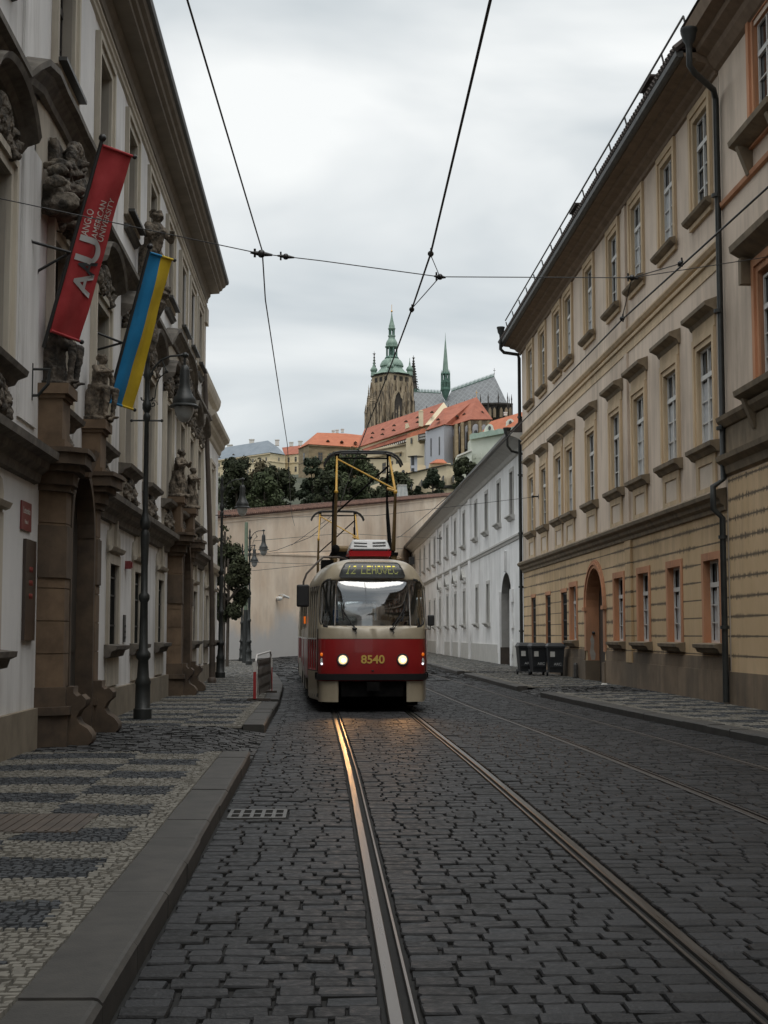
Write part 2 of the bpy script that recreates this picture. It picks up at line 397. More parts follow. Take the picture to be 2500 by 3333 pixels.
# rails: swept head, groove and lip of each grooved rail; one rail is one thing
def rail(tab, side, label, y1):
    ys = [-8, 0, 4, 6, 8, 10, 12]+[14+i*2 for i in range(60)]; ys = [q for q in ys if q <= y1]
    g = side
    head = [(.060*g, -.03), (.060*g, -.004), (.054*g, 0), (.005*g, .002), (0, -.003), (0, -.03)]
    lip = [(-.040*g, -.03), (-.040*g, -.002), (-.043*g, 0), (-.055*g, 0), (-.058*g, -.003), (-.058*g, -.03)]
    t = thing('tram_rail', label, 'rail', (tr(tab, 14)+.7175*side, 14, 0), 'grooved tram rails set in the road')
    rs_ = 'rail_steel' if tab is TR1 else 'rail_dull'
    for nm, pr, mt in (('rail_head', head, rs_), ('guard_lip', lip, rs_), ('groove', [(-.0395*g, -.03), (-.0395*g, -.024), (-.001*g, -.024), (-.001*g, -.03)], 'rail_groove')):
        m = M(); n = len(pr); vs = []
        for q in ys:
            x = tr(tab, q)+.7175*side; vs += [(x+a, q, z) for a, z in pr]
        fs = [(j*n+i, j*n+(i+1) % n, (j+1)*n+(i+1) % n, (j+1)*n+i) for j in range(len(ys)-1) for i in range(n)]
        m.add(vs, fs); m.build(nm, mt, t, (0, 0, 0))
rail(TR1, -1, 'steel tram rail running under the left wheels of the tram', 80)
rail(TR1, 1, 'steel tram rail running under the right wheels of the tram', 80)
rail(TR2, -1, 'steel rail of the empty track, the one nearer the tram', 86)
rail(TR2, 1, 'steel rail of the empty track, the one nearer the right kerb', 86)

# ---- pavements
part('pavement_bed', ['joint'], None, lambda m: (m.add([(x, y, z) for y in range(-8, 84, 2) for x, z in ((LW-3, .085), (interp(KL, y)-(1.2 if 15 < y < 23 else .30), .085))], [(2*i, 2*i+1, 2*i+3, 2*i+2) for i in range(45)])))['kind'] = 'structure'
part('pavement_bed', ['joint'], None, lambda m: (m.add([(x, y, z) for y in range(-8, 150, 2) for x, z in ((interp(KR, y)+(1.3 if 33 < y < 39 or 50 < y < 55 else .2), .085), (RW+1.5, .085))], [(2*i, 2*i+1, 2*i+3, 2*i+2) for i in range(78)])))['kind'] = 'structure'
DRV = (17.05, 21.7)   # carriage entrance across the left pavement
def kerb(name, tab, side, ranges, w=.32, h=.12):
    m = M(); rg = random.Random(5)
    for a, b in ranges:
        y = a
        while y < b-.05:
            d = min(rg.uniform(.95, 1.25), b-y)
            if b-(y+d) < .4: d = b-y
            x0, x1 = interp(tab, y), interp(tab, y+d); s = side; jz = rg.gauss(0, .003); gx = rg.gauss(0, .004)
            p = []
            for X, Y in ((x0, y+.005), (x1, y+d-.005)):
                p.append([(X+gx, Y, -.05), (X+gx, Y, h-.022+jz), (X+gx+s*.018, Y, h-.004+jz), (X+gx+s*.035, Y, h+jz), (X+s*w, Y, h+.002+jz), (X+s*w, Y, -.05)])
            n = 6; m.add(p[0]+p[1], [(i, (i+1) % n, n+(i+1) % n, n+i) for i in range(n)]+[tuple(range(n)), tuple(range(n, 2*n))])
            y += d
    o = m.build(name, 'kerb_granite'); o['kind'] = 'structure'
kerb('kerb', KL, -1, [(-8, 17.0), (22.0, 29.6), (30.6, 76)])
kerb('kerb', KR, 1, [(-8, 34.3), (38, 51.4), (54, 150)], w=.28)
def mrows(tab, side, y0, y1, d, skip, x_in, kw):
    rows = []; y = y0
    while y < y1:
        a = interp(tab, y)+side*kw
        if not any(p < y+d/2 < q for p, q in skip):
            rows.append((y, y+d, [(x_in, a)] if side < 0 else [(a, x_in)]))
        y += d
    return rows
def lm(x, y):
    k = interp(KL, y)-.32
    if x > k-.19: return 0
    ph = int(math.floor((y+.1*sin(x*3))/.70)) % 2
    if y > 26: ph = int(math.floor(y/.8)) % 2
    w = 1 if x > k-.95 else 0
    return ph ^ w
setts('pavement_mosaic', 'x', mrows(KL, -1, 3.6, 26, .058, [DRV], LW, .33), h=.118, seed=4, wid=(.048, .072), jit=.0018, bev=.006, gap=.005, matf=lm, mats=['mosaic_light', 'mosaic_dark'], lowpoly=True)
setts('pavement_mosaic', 'x', mrows(KL, -1, 26, 78, .11, [(29.6, 30.6)], -5.2, .33), h=.118, seed=5, wid=(.10, .13), jit=.002, bev=.010, gap=.008, matf=lm, mats=['mosaic_light', 'mosaic_dark'], lowpoly=True)
def rm(x, y):
    k = interp(KR, y)+.28
    if x < k+.2: return 0
    return (int(math.floor(y/.72)) % 2) ^ (int(math.floor((x-k)/.95)) % 2)
setts('pavement_mosaic', 'x', mrows(KR, 1, 15, 60, .10, [(34.4, 37.9), (51.5, 53.9)], RW, .29), h=.118, seed=6, wid=(.09, .12), jit=.002, bev=.008, gap=.007, matf=rm, mats=['mosaic_light', 'mosaic_dark'], lowpoly=True)
setts('pavement_mosaic', 'x', mrows(KR, 1, 60, 130, .16, [], RW+.4, .29), h=.118, seed=7, wid=(.15, .2), jit=.002, bev=.012, gap=.01, matf=rm, mats=['mosaic_light', 'mosaic_dark'], lowpoly=True)
# sett-paved carriage entrances sloping to the road
def drive(y0, y1, xa, xb, seed):
    rows = []; y = y0
    while y < y1-.05: rows.append((y, min(y+.13, y1), [(min(xa, xb), max(xa, xb))])); y += .13
    o = setts('driveway_setts', 'sett_drive', rows, h=0, seed=seed, wid=(.11, .17), jit=.004, lowpoly=True, bev=.008, gap=.006)
    me = o.data
    for v in me.vertices:
        t = min(1, max(0, (v.co.x-xa)/(xb-xa))); v.co.z += .118*(1-max(0, (t-.72)/.28)) - .0
    return o
drive(DRV[0], DRV[1], LW+.1, -.86, 21); drive(29.62, 30.58, -1.9, -.96, 22)
drive(34.4, 37.9, RW, 5.2, 23); drive(51.5, 53.9, RW, 5.05, 24)

# gutter grate, pavement cellar plate
g = thing('drain_grate', 'grey cast iron gutter grate with two rows of square holes by the left kerb', 'drain', (-.55, 12.07, 0))
def gr(m):
    x0, x1, y0, y1 = -.79, -.31, 11.78, 12.36
    m.box(x0, x1, y0, y0+.06, -.03, .006); m.box(x0, x1, y1-.06, y1, -.03, .006); m.box(x0, x1, (y0+y1)/2-.03, (y0+y1)/2+.03, -.03, .004)
    for i in range(6): xx = x0+(x1-x0-.03)*i/5; m.box(xx, xx+.03, y0+.06, y1-.06, -.028, .005)
mat('cast_iron', (.07, .07, .067), (.115, .11, .105), sc=12, rough=.5, metal=.5)
part('grate', 'cast_iron', g, gr); part('pit', 'rail_groove', g, lambda m: m.box(-.78, -.32, 11.8, 12.34, -.045, -.029))
cp = M(); cp.box(-3.3, -1.72, 10.15, 11.15, .10, .124)
for i in range(20): cp.box(-3.26+i*.077, -3.24+i*.077, 10.18, 11.12, .124, .130)
tag(cp.build('cellar_plate', 'pole_brown'), 'dark rusty ribbed steel cellar plate set in the striped left pavement', 'cellar plate')
# ------------------------------------------------------------------ facade kits
def XL(u, w, z): return (w, u, z)
def XR(u, w, z): return (-w, u, z)
def XLW(u, w, z): return (LW+w, u, z)
def XRW(u, w, z): return (RW-w, u, z)
def ringbox(m, w_, z0, z1, t, w0, w1, bottom=True, mi=0):
    "rectangular surround of thickness t outside an opening w_ wide"
    h = w_/2
    m.box(-h-t, -h, w0, w1, z0, z1+t, mi); m.box(h, h+t, w0, w1, z0, z1+t, mi); m.box(-h, h, w0, w1, z1, z1+t, mi)
    if bottom: m.box(-h, h, w0, w1, z0-t, z0, mi); m.box(-h-t, -h, w0, w1, z0-t, z0, mi); m.box(h, h+t, w0, w1, z0-t, z0, mi)
def sash(m, w_, h, w0, rows, bars=1, tz=None, f=.055, d=.05):
    "casement frame from z=0 to h; tz = height of the transom"
    a = w_/2; m.box(-a, -a+f, w0-d, w0, 0, h); m.box(a-f, a, w0-d, w0, 0, h); m.box(-a+f, a-f, w0-d, w0, 0, f); m.box(-a+f, a-f, w0-d, w0, h-f, h)
    if tz: m.box(-a+f, a-f, w0-d, w0+.02, tz-.05, tz+.05)
    if bars: m.box(-.035, .035, w0-d, w0+.012, f, (tz-.05 if tz else h-f))
    if tz and bars: m.box(-.025, .025, w0-d, w0+.008, tz+.05, h-f)
    top = tz-.05 if tz else h-f
    for i in range(1, rows): z = f+(top-f)*i/rows; m.box(-a+f, a-f, w0-d*.7, w0-.004, z-.013, z+.013)
KIT = {}
def kit(key, parts):
    "parts: list of (name, mats, fn, xf, smooth, children)"
    KIT[key] = [(n, M, None) for n in ()]
def mkmesh(name, mt, xf, fn, smooth=None):
    m = M(xf); fn(m); return m.mesh(name, mt, smooth)
def put(parent, me, name, loc, kids=()):
    o = obj(name, me, parent, loc)
    for n, k in kids:
        c = bpy.data.objects.new(n, k); COL.objects.link(c); c.parent = o
    return o

# ------------------------------------------------------------------ baroque palace, left
PC = [-7.5, -3.9, -.2, 3.5, 7.3, 11.3, 15.0, 18.8, 22.2, 25.4, 28.5, 31.8, 34.8, 37.2, 39.5]
GC = [-7.5, -3.9, -.2, 3.5, 7.3, 11.3, 15.0, 24.0, 27.05, 30.8, 38.9]
PEND = 41.2
palace = thing('baroque_palace', 'white and beige baroque palace with sandstone portals and deep grey cornice, left of the street', 'building', (LW, 20, 0))
P1, P2 = 19.4, 34.0
holes = [rect(u, 1.2, 9.08, 10.55) for u in PC]+[rect(u, 1.25, 4.45, 6.6) for u in PC]+[rect(u, 1.0, 1.33, 2.66) for u in GC]
holes += [archp(P1, 1.7, .13, 2.85), archp(P2, 1.7, .13, 2.85)]
part('rear_wing', 'white_stucco', palace, lambda m: m.box(LW-9, LW, -55, -9.01, 0, 12))
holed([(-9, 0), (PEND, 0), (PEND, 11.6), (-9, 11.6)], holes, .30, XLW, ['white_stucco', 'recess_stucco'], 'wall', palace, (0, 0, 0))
part('wall_body', 'white_stucco', palace, lambda m: (m.box(LW-9, LW-.31, PEND-.3, PEND, 0, 11.6), m.box(LW-9, LW-.31, -9, -8.7, 0, 11.6), m.box(LW-1.8, LW-1.7, -8.7, PEND-.3, 0, 11.6)))
part('roof', 'roof_dark', palace, lambda m: m.hexa([(LW+.55, -9, 11.96), (LW+.55, PEND+.5, 11.96), (LW-9, PEND+.5, 11.96), (LW-9, -9, 11.96), (LW-3.4, -9, 15.5), (LW-3.4, PEND-3.5, 15.5), (LW-4.5, PEND-3.5, 15.5), (LW-4.5, -9, 15.5)]))
part('plinth', 'plinth_brown', palace, lambda m: [m.box(a, b, 0, .07, 0, .60) or m.box(a, b, 0, .085, .60, .66) for a, b in ((-9, P1-1.75), (P1+1.75, P2-1.75), (P2+1.75, PEND))], xf=XLW)
CP = [(0, 11.28), (.06, 11.3), (.08, 11.42), (.14, 11.5), (.14, 11.57), (.40, 11.59), (.41, 11.65), (.48, 11.68), (.50, 11.74), (.57, 11.78), (.60, 11.84), (.60, 11.94), (-.2, 11.95), (-.2, 11.28)]
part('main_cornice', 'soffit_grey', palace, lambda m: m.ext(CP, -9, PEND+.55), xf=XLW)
part('gutter', 'sheet_metal', palace, lambda m: m.ext([(.601, 11.85), (.66, 11.87), (.68, 11.93), (.67, 12.0), (.601, 12.0)], -9, PEND+.6), xf=XLW)
part('frieze_moulding', 'trim_stucco', palace, lambda m: m.ext([(.002, 10.98), (.05, 11.0), (.06, 11.05), (.09, 11.08), (.09, 11.12), (.002, 11.13)], -9, PEND+.05), xf=XLW)
BP = [(0, -.16), (.07, -.14), (.09, -.06), (.17, .02), (.19, .06), (.27, .09), (.27, .17), (0, .20)]
def bump(c): return [(c-3.0, 0), (c-2.75, .18, .04), (c-2.3, .42, .06), (c-1.6, .58, .05), (c-.8, .66), (c, .68), (c+.8, .66), (c+1.6, .58, .05), (c+2.3, .42, .06), (c+2.75, .18, .04), (c+3.0, 0)]
B1, B2 = 18.6, 33.4
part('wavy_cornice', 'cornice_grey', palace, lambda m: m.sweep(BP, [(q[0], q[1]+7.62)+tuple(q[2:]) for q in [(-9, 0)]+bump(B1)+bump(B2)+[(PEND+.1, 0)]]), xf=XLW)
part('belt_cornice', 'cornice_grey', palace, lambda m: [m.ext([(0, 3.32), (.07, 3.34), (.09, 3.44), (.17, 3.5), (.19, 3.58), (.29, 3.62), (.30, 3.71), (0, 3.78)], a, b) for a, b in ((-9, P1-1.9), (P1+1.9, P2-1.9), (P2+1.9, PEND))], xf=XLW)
# beige bay panels under the curved cornices, axis panels and lesenes
for c in (B1, B2): part('bay_panel', 'trim_stucco', palace, lambda m: m.add([(c-1.5, .015, 6.7), (c+1.5, .015, 6.7), (c+1.5, .015, 8.0)]+[(c+1.5*cos(t*pi/8), .015, 8.0+.22*sin(t*pi/8)) for t in range(1, 8)]+[(c-1.5, .015, 8.0)], [tuple(range(11))]), xf=XLW)
for a, b in zip(PC, PC[1:]):
    c = (a+b)/2
    if min(abs(c-B1), abs(c-B2)) < 1: continue
    part('pilaster_strip', 'white_stucco', palace, lambda m: m.box(c-.62, c+.62, .002, .035, 8.15, 10.9), xf=XLW); part('pilaster_strip', 'white_stucco', palace, lambda m: m.box(c-.5, c+.5, .002, .03, 4.0, 7.35), xf=XLW)
part('corner_pilaster', 'trim_stucco', palace, lambda m: (m.box(PEND-.5, PEND+.03, .002, .06, .66, 3.3), m.box(PEND-.5, PEND+.03, .002, .06, 3.8, 7.4), m.box(PEND-.45, PEND+.02, .002, .06, 8.0, 10.5), m.box(PEND-.5, PEND+.12, .002, .13, 10.5, 10.98)), xf=XLW)
# top windows
mt_sur = mkmesh('window_surround', 'trim_stucco', XL, lambda m: (ringbox(m, 1.2, 0, 1.47, .13, .002, .05), ringbox(m, 1.46, -.13, 1.60, .10, .002, .09, True)))
mt_fr = mkmesh('window', 'window_dark', XL, lambda m: sash(m, 1.2, 1.47, -.13, 2, tz=1.0))
mt_gl = mkmesh('pane', 'window_glass', XL, lambda m: m.box(-.6, .6, -.19, -.18, 0, 1.47))
mt_si = mkmesh('window_sill', 'sheet_metal', XL, lambda m: (m.box(-.78, .78, .091, .2, -.17, -.12), m.ext([(.002, -.46), (.06, -.44), (.09, -.40), (.13, -.38), (.002, -.35)], -.7, .7)))
# main floor
nb_sur = mkmesh('window_surround', 'trim_stucco', XL, lambda m: (ringbox(m, 1.25, 0, 2.15, .12, .002, .06, False), ringbox(m, 1.49, 0, 2.27, .09, .002, .10, False), m.box(-.72, .72, .002, .05, -.62, -.22), m.box(-.60, .60, .05, .07, -.55, -.28)))
nb_fr = mkmesh('window', 'window_dark', XL, lambda m: sash(m, 1.25, 2.15, -.13, 3, tz=1.45))
nb_gl = mkmesh('pane', 'window_glass', XL, lambda m: m.box(-.625, .625, -.19, -.18, 0, 2.15))
nb_si = mkmesh('window_sill', 'cornice_grey', XL, lambda m: m.ext([(.002, -.20), (.08, -.18), (.12, -.12), (.22, -.08), (.24, -.02), (.002, 0)], -.92, .92))
def hood(m):
    pr = [(0, -.10), (.08, -.08), (.14, .0), (.27, .05), (.30, .12), (0, .15)]
    pts = []
    for i in range(13):
        u = -1.05+2.1*i/12; t = abs(u)/1.05; z = .42*(1-t**2)**.6 if t < .62 else .42*(1-.62**2)**.6*max(0, (1-t)/.38)**.7
        pts.append((u, z))
    m.sweep(pr, pts)
nb_ho = mkmesh('window_hood', 'cornice_grey', XL, hood)
def lumps(seed, w, h, d, n):
    rg = random.Random(seed); m = M(XL); n = n//2
    for k in range(11):                                         # shell fan
        a = radians(12+15.6*k); L_ = h*.42; c_ = (cos(a)*L_*.9*w/h*.6, d*.55, h*.52+sin(a)*L_)
        m.cap2((cos(a)*w*.08, d*.35, h*.5), c_, w*.022, w*.040, 6)
    for s in (-1, 1):                                           # acanthus sprays
        for k in range(5):
            t = k/4; m.cap2((s*w*(.10+.2*t), d*.3, h*(.35-.2*t)), (s*w*(.26+.2*t), d*.55, h*(.55-.35*t)), w*.045, w*.018, 6)
    m.ell((0, d*.3, h*.45), (w*.16, d*.7, h*.33), 12); m.box(-w*.34, w*.34, 0, d*.25, h*.05, h*.85)
    for i in range(n*3):
        u = rg.uniform(0, w/2); z = h*rg.uniform(.0, 1)*(1-.5*u/(w/2)); r = rg.uniform(.022, .055)*w
        for s in (-1, 1): m.ell((s*u, d*rg.uniform(.1, .7), z), (r, d*.5, r*rg.uniform(.6, 1.5)), 8)
    for s in (-1, 1): # volutes
        for k in range(16):
            a = k*.5; q = .16*w*(1-k/18); m.ell((s*(w*.36+q*cos(a)), d*.45, h*.28+q*sin(a)), (.035*w, d*.4, .035*w), 6)
    return m
car = remeshed(lumps(3, 1.5, .55, .16, 9), 'cartouche', 'dark_stone', .016, .03, 0, .05)
big = remeshed(lumps(9, 2.3, 1.25, .40, 16), 'carved_cartouche', 'dark_stone', .018, .05, 0, .08)
apr = remeshed(lumps(5, 1.2, .42, .14, 8), 'carved_apron', 'dark_stone', .016, .03, 0, .05)
# ground floor
gd_sur = mkmesh('window_surround', 'trim_stucco', XL, lambda m: (ringbox(m, 1.0, 0, 1.33, .16, .002, .05, False), m.box(-.66, .66, .002, .04, -.68, -.22), m.ext([(.051, 1.52), (.10, 1.54), (.13, 1.60), (.051, 1.62)], -.74, .74),
    m.poly([(u, .002, z) for u, z in [(-.66, 1.50), (.66, 1.50), (.70, 1.72), (.62, 1.86), (.40, 1.90), (.30, 2.05), (.10, 2.10), (0, 2.17), (-.10, 2.10), (-.30, 2.05), (-.40, 1.90), (-.62, 1.86), (-.70, 1.72)]], (0, .035, 0)),
    m.box(-.06, .06, .038, .09, 1.63, 2.06)))
gd_fr = mkmesh('window', 'window_dark', XL, lambda m: sash(m, 1.0, 1.33, -.08, 3, tz=None))
gd_gl = mkmesh('pane', 'window_glass', XL, lambda m: m.box(-.5, .5, -.14, -.13, 0, 1.33))
gd_gr = mkmesh('grille', 'lamp_iron', XL, lambda m: [m.tube([(-.46+.92*i/6, -.03, 0), (-.46+.92*i/6, -.03, 1.32)], .012, 5) for i in range(7)]+[m.box(-.5, .5, -.045, -.015, z, z+.03) for z in (.3, .8, 1.1)])
gd_si = mkmesh('window_sill', 'cornice_grey', XL, lambda m: m.ext([(.002, -.22), (.10, -.20), (.13, -.11), (.20, -.08), (.21, -.02), (.002, 0)], -.78, .78))
for u in PC:
    put(palace, mt_sur, 'window_surround', (LW, u, 9.08)); w = put(palace, mt_fr, 'window', (LW, u, 9.08), [('pane', mt_gl)]); put(palace, mt_si, 'window_sill', (LW, u, 9.08))
    put(palace, nb_sur, 'window_surround', (LW, u, 4.45)); put(palace, nb_fr, 'window', (LW, u, 4.45), [('pane', nb_gl)]); put(palace, nb_si, 'window_sill', (LW, u, 4.45))
    put(palace, nb_ho, 'window_hood', (LW, u, 7.06)); put(palace, car, 'cartouche', (LW, u, 6.72))
    put(palace, apr, 'carved_apron', (LW+.03, u, 3.82))
for u in GC:
    put(palace, gd_sur, 'window_surround', (LW, u, 1.33)); put(palace, gd_fr, 'window', (LW, u, 1.33), [('pane', gd_gl), ('grille', gd_gr)]); put(palace, gd_si, 'window_sill', (LW, u, 1.33))
for c in (B1, B2): put(palace, big, 'carved_cartouche', (LW+.03, c, 6.75))

# portals
def plan(m, pts, z0, z1, c=0, mir=False, mi=0):
    p = [(c+(-u if mir else u), w) for u, w in pts]; n = len(p)
    m.add([(u, w, z0) for u, w in p]+[(u, w, z1) for u, w in p], [tuple(range(n)), tuple(range(n, 2*n))]+[(i, (i+1) % n, n+(i+1) % n, n+i) for i in range(n)], mi)
def off(pts, d): return [(u-d if u < -1.0 else u+d*.6, w+(d if w > .01 else 0)) for u, w in pts]
PIER = [(-1.62, .001), (-1.55, .12), (-1.38, .30), (-1.04, .30), (-.98, .25), (-.98, .001)]
def portal(c):
    lbl = None
    por = obj('portal', None, palace, (0, 0, 0))
    def sub(name, mt, fn, smooth=None):
        me = mkmesh(name, mt, XLW, fn, smooth); o = bpy.data.objects.new(name, me); COL.objects.link(o); o.parent = por; return o
    for s in (False, True):
        sg = 1 if s else -1
        sub('pier', 'sandstone', lambda m: [plan(m, PIER, .84+.407*i+(.012 if i else 0), .84+.407*(i+1), c, s) for i in range(6)]+[plan(m, off(PIER, -.012), .86, 3.27, c, s)])
        sub('pier_base', 'portal_stone', lambda m: (plan(m, off(PIER, .07), .0, .5, c, s), plan(m, off(PIER, .10), .5, .60, c, s), plan(m, off(PIER, .04), .60, .84, c, s))); sub('guard_stone', 'portal_stone', lambda m: m.ext([(.0, .10), (.60, .10), (.66, .16), (.66, .24), (.60, .32), (.50, .38), (.46, .46), (.50, .54), (.57, .60), (.58, .68), (.52, .74), (.46, .72), (.42, .76), (.42, .84), (.0, .84)], c+sg*1.14-.17, c+sg*1.14+.17), 50)
        sub('pier_panel', 'portal_stone', lambda m: plan(m, off(PIER, .018), 2.2, 2.85, c, s))
        sub('entablature', 'portal_stone', lambda m: (plan(m, off(PIER, .05), 3.28, 3.36, c, s), plan(m, off(PIER, .10), 3.36, 3.52, c, s), plan(m, off(PIER, .19), 3.52, 3.60, c, s), plan(m, off(PIER, .27), 3.60, 3.74, c, s), plan(m, off(PIER, .31), 3.74, 3.80, c, s)))
        sub('pedestal', 'sandstone', lambda m: (m.box(c+sg*1.5-.26, c+sg*1.5+.26, .0, .30, 3.80, 4.42), m.box(c+sg*1.5-.30, c+sg*1.5+.30, .0, .34, 3.80, 3.90), m.box(c+sg*1.5-.29, c+sg*1.5+.29, .0, .33, 4.42, 4.47), m.box(c+sg*1.5-.33, c+sg*1.5+.33, .0, .38, 4.47, 4.60)))
    def arch(m):
        n = 14
        for r0, r1, w in ((.85, .97, .30), (.97, 1.06, .22)):
            for i in range(n):
                a, b = pi*i/n, pi*(i+1)/n
                p = [(c+r*cos(t), ww, 2.85+r*sin(t)*1.0) for ww in (0.001, w) for t, r in ((a, r0), (a, r1), (b, r1), (b, r0))]
                m.hexa(p)
        m.box(c-.96, c-.86, .001, .30, .13, 2.85); m.box(c+.86, c+.96, .001, .30, .13, 2.85)
    sub('archivolt', 'portal_stone', arch)
    sub('keystone', 'sandstone', lambda m: m.hexa([(c-.12, .0, 3.62), (c+.12, .0, 3.62), (c+.12, .36, 3.62), (c-.12, .36, 3.62), (c-.2, .0, 3.98), (c+.2, .0, 3.98), (c+.2, .46, 3.98), (c-.2, .46, 3.98)]))
    sub('spandrel', 'sandstone', lambda m: [m.add([(c+s*.97, .2, 3.0), (c+s*1.0, .2, 3.28), (c+s*1.0, .2, 3.9), (c+s*.18, .2, 3.9), (c+s*.5, .2, 3.72), (c+s*.80, .2, 3.42)], [(0, 1, 2, 3, 4, 5)]) for s in (-1, 1)])
    d = obj('door', mkmesh('door', 'window_dark', XLW, lambda m: (m.poly([(u, .02, z) for u, z in archp(c, 1.71, .1, 2.85)], (0, .04, 0)), m.box(c-.03, c+.03, .06, .08, .12, 3.6), [m.box(c+a, c+b, .06, .075, z0, z1) for a, b in ((-.75, -.12), (.12, .75)) for z0, z1 in ((.3, 1.1), (1.25, 2.7))])), palace, (0, 0, 0))
    return por
portal(P1); portal(P2)

# ---- carved figures
def figure(seed, h, pose, seated=False, drape=.5, twist=0):
    "stone figure about h tall, facing +w (x), standing on z=0"
    rg = random.Random(seed); m = M(); k = h/1.75; s = 1
    hip = (0, 0, .92*k); che = (.06*k, twist*.06*k, 1.30*k); nec = (.07*k, twist*.06*k, 1.48*k); hd = (.11*k, twist*.1*k, 1.62*k)
    m.cap2(hip, che, .17*k, .20*k); m.cap2(che, nec, .15*k, .07*k); m.ell(hd, (.115*k, .105*k, .14*k), 12)
    m.ell((hd[0]+.11*k, hd[1], hd[2]-.02*k), (.03*k, .022*k, .03*k), 6)          # nose
    for i in range(18): a = rg.uniform(0, 2*pi); m.ell((hd[0]-.03*k+.10*k*cos(a)*.9, hd[1]+.11*k*sin(a), hd[2]+rg.uniform(0, .12)*k), (.045*k,)*3, 6)   # curls
    for sd, (e, w) in zip((-1, 1), pose):
        sh = (che[0], che[1]+sd*.21*k, che[2]+.08*k); el = (sh[0]+e[0]*k, sh[1]+sd*e[1]*k, sh[2]+e[2]*k); wr = (el[0]+w[0]*k, el[1]+sd*w[1]*k, el[2]+w[2]*k)
        m.cap2(sh, el, .085*k, .06*k); m.cap2(el, wr, .062*k, .042*k); m.ell((wr[0]+w[0]*.2*k, wr[1]+sd*w[1]*.2*k, wr[2]+w[2]*.2*k), (.06*k, .045*k, .05*k), 7)
    fw = .20 if seated else .10
    for sd in (-1, 1):
        kn = ((.36 if seated else .14)*k, sd*(.16)*k, (.78 if seated else .50)*k); an = ((.30 if seated else (.02 if sd < 0 else .16))*k, sd*.13*k, .07*k)
        m.cap2((hip[0], sd*.09*k, hip[2]-.04*k), kn, .125*k, .085*k); m.cap2(kn, an, .085*k, .05*k); m.ell((an[0]+.07*k, an[1], .04*k), (.12*k, .05*k, .045*k), 8)
    if drape:
        m.lathe([(.26*k, 0), (.27*k, .2*k), (.24*k, .6*k*drape+.2*k), (.16*k, .95*k)], (-.10*k, 0, 0), 10)
        for i in range(9):
            a = rg.uniform(-pi, pi); r = .24*k; m.cap2((r*cos(a)-.05*k, r*sin(a), .05*k), (r*.7*cos(a+.5)-.02*k, r*.8*sin(a+.5), rg.uniform(.7, 1.1)*k), .05*k, .035*k, 6)
    m.lathe([(.34*k, -.06*k), (.34*k, .03*k)], (0, 0, 0), 8, sq=True)
    if seated: m.box(-.3*k, .05*k, -.2*k, .2*k, 0, .75*k)
    m.v = [(a*1.18, b*1.22, c) for a, b, c in m.v]
    return m
P_A = [((.05, .12, -.22), (.20, -.10, -.10)), ((.16, .14, -.12), (.18, -.12, .12))]
P_B = [((.18, .10, -.16), (.20, -.14, .02)), ((.02, .16, -.20), (-.02, .02, -.26))]
P_D = [((.04, .07, -.27), (.10, -.04, -.20)), ((.03, .06, -.27), (.08, -.05, -.21))]
P_C = [((.10, .10, -.24), (.16, -.14, .06)), ((.12, .12, -.22), (.14, -.16, .10))]
def statue(name, me, label, loc, rz):
    return tag(obj(name, me, None, loc), label, 'statue') if rz is None else rot(tag(obj(name, me, None, loc), label, 'statue'), rz)
def rot(o, rz): o.rotation_euler[2] = rz; return o
mat('statue_stone', (.055, .045, .034), (.22, .18, .135), sc=7, bump=.25, bs=24, lo=.40, hi=.60)
mat('statue_dark', (.025, .022, .018), (.12, .10, .08), sc=6, bump=.25, bs=24, lo=.42, hi=.62)
st1 = remeshed(figure(1, 1.08, P_D, True, .9), 'statue', 'statue_dark', .016, .035, 0, .07)
st2 = remeshed(figure(2, .95, P_B, True, .8), 'statue', 'statue_stone', .015, .03, 0, .06)
st3 = remeshed(figure(3, 1.05, P_C, False, .6), 'statue', 'statue_stone', .015, .03, 0, .06)
st4 = remeshed(figure(4, .98, P_B, False, .25), 'statue', 'statue_stone', .015, .03, 0, .06)
st5 = remeshed(figure(5, 1.5, P_C, False, .95), 'statue', 'statue_stone', .016, .035, 0, .07)
statue('statue', st1, 'dark weathered stone figure on the pedestal under the red banner', (LW+.14, P1-1.36, 4.65), -.2)
statue('statue', st2, 'curly haired stone child figure on the pedestal beside the blue and yellow banner', (LW+.22, P1+1.5, 4.65), -.5)
statue('statue', st3, 'stone figure with folded arms on the near pedestal of the farther portal', (LW+.22, P2-1.5, 4.65), -.4)
statue('statue', st4, 'slim stone figure with hand on hip on the far pedestal of the farther portal', (LW+.22, P2+1.5, 4.65), -.5)
statue('statue', st5, 'robed stone saint on a carved wall bracket between the two portals', (LW+.28, 26.55, 7.98), -.5)
sb = M(XLW); sb.lathe([(.05, -1.15), (.12, -1.0), (.16, -.75), (.12, -.6), (.2, -.42), (.3, -.22), (.26, -.14), (.36, -.06), (.36, .0)], (26.55, .26, 7.92), 12)
sb.build('saint_bracket', 'dark_stone', palace, (0, 0, 0), 40)
def iron_basket(): pass

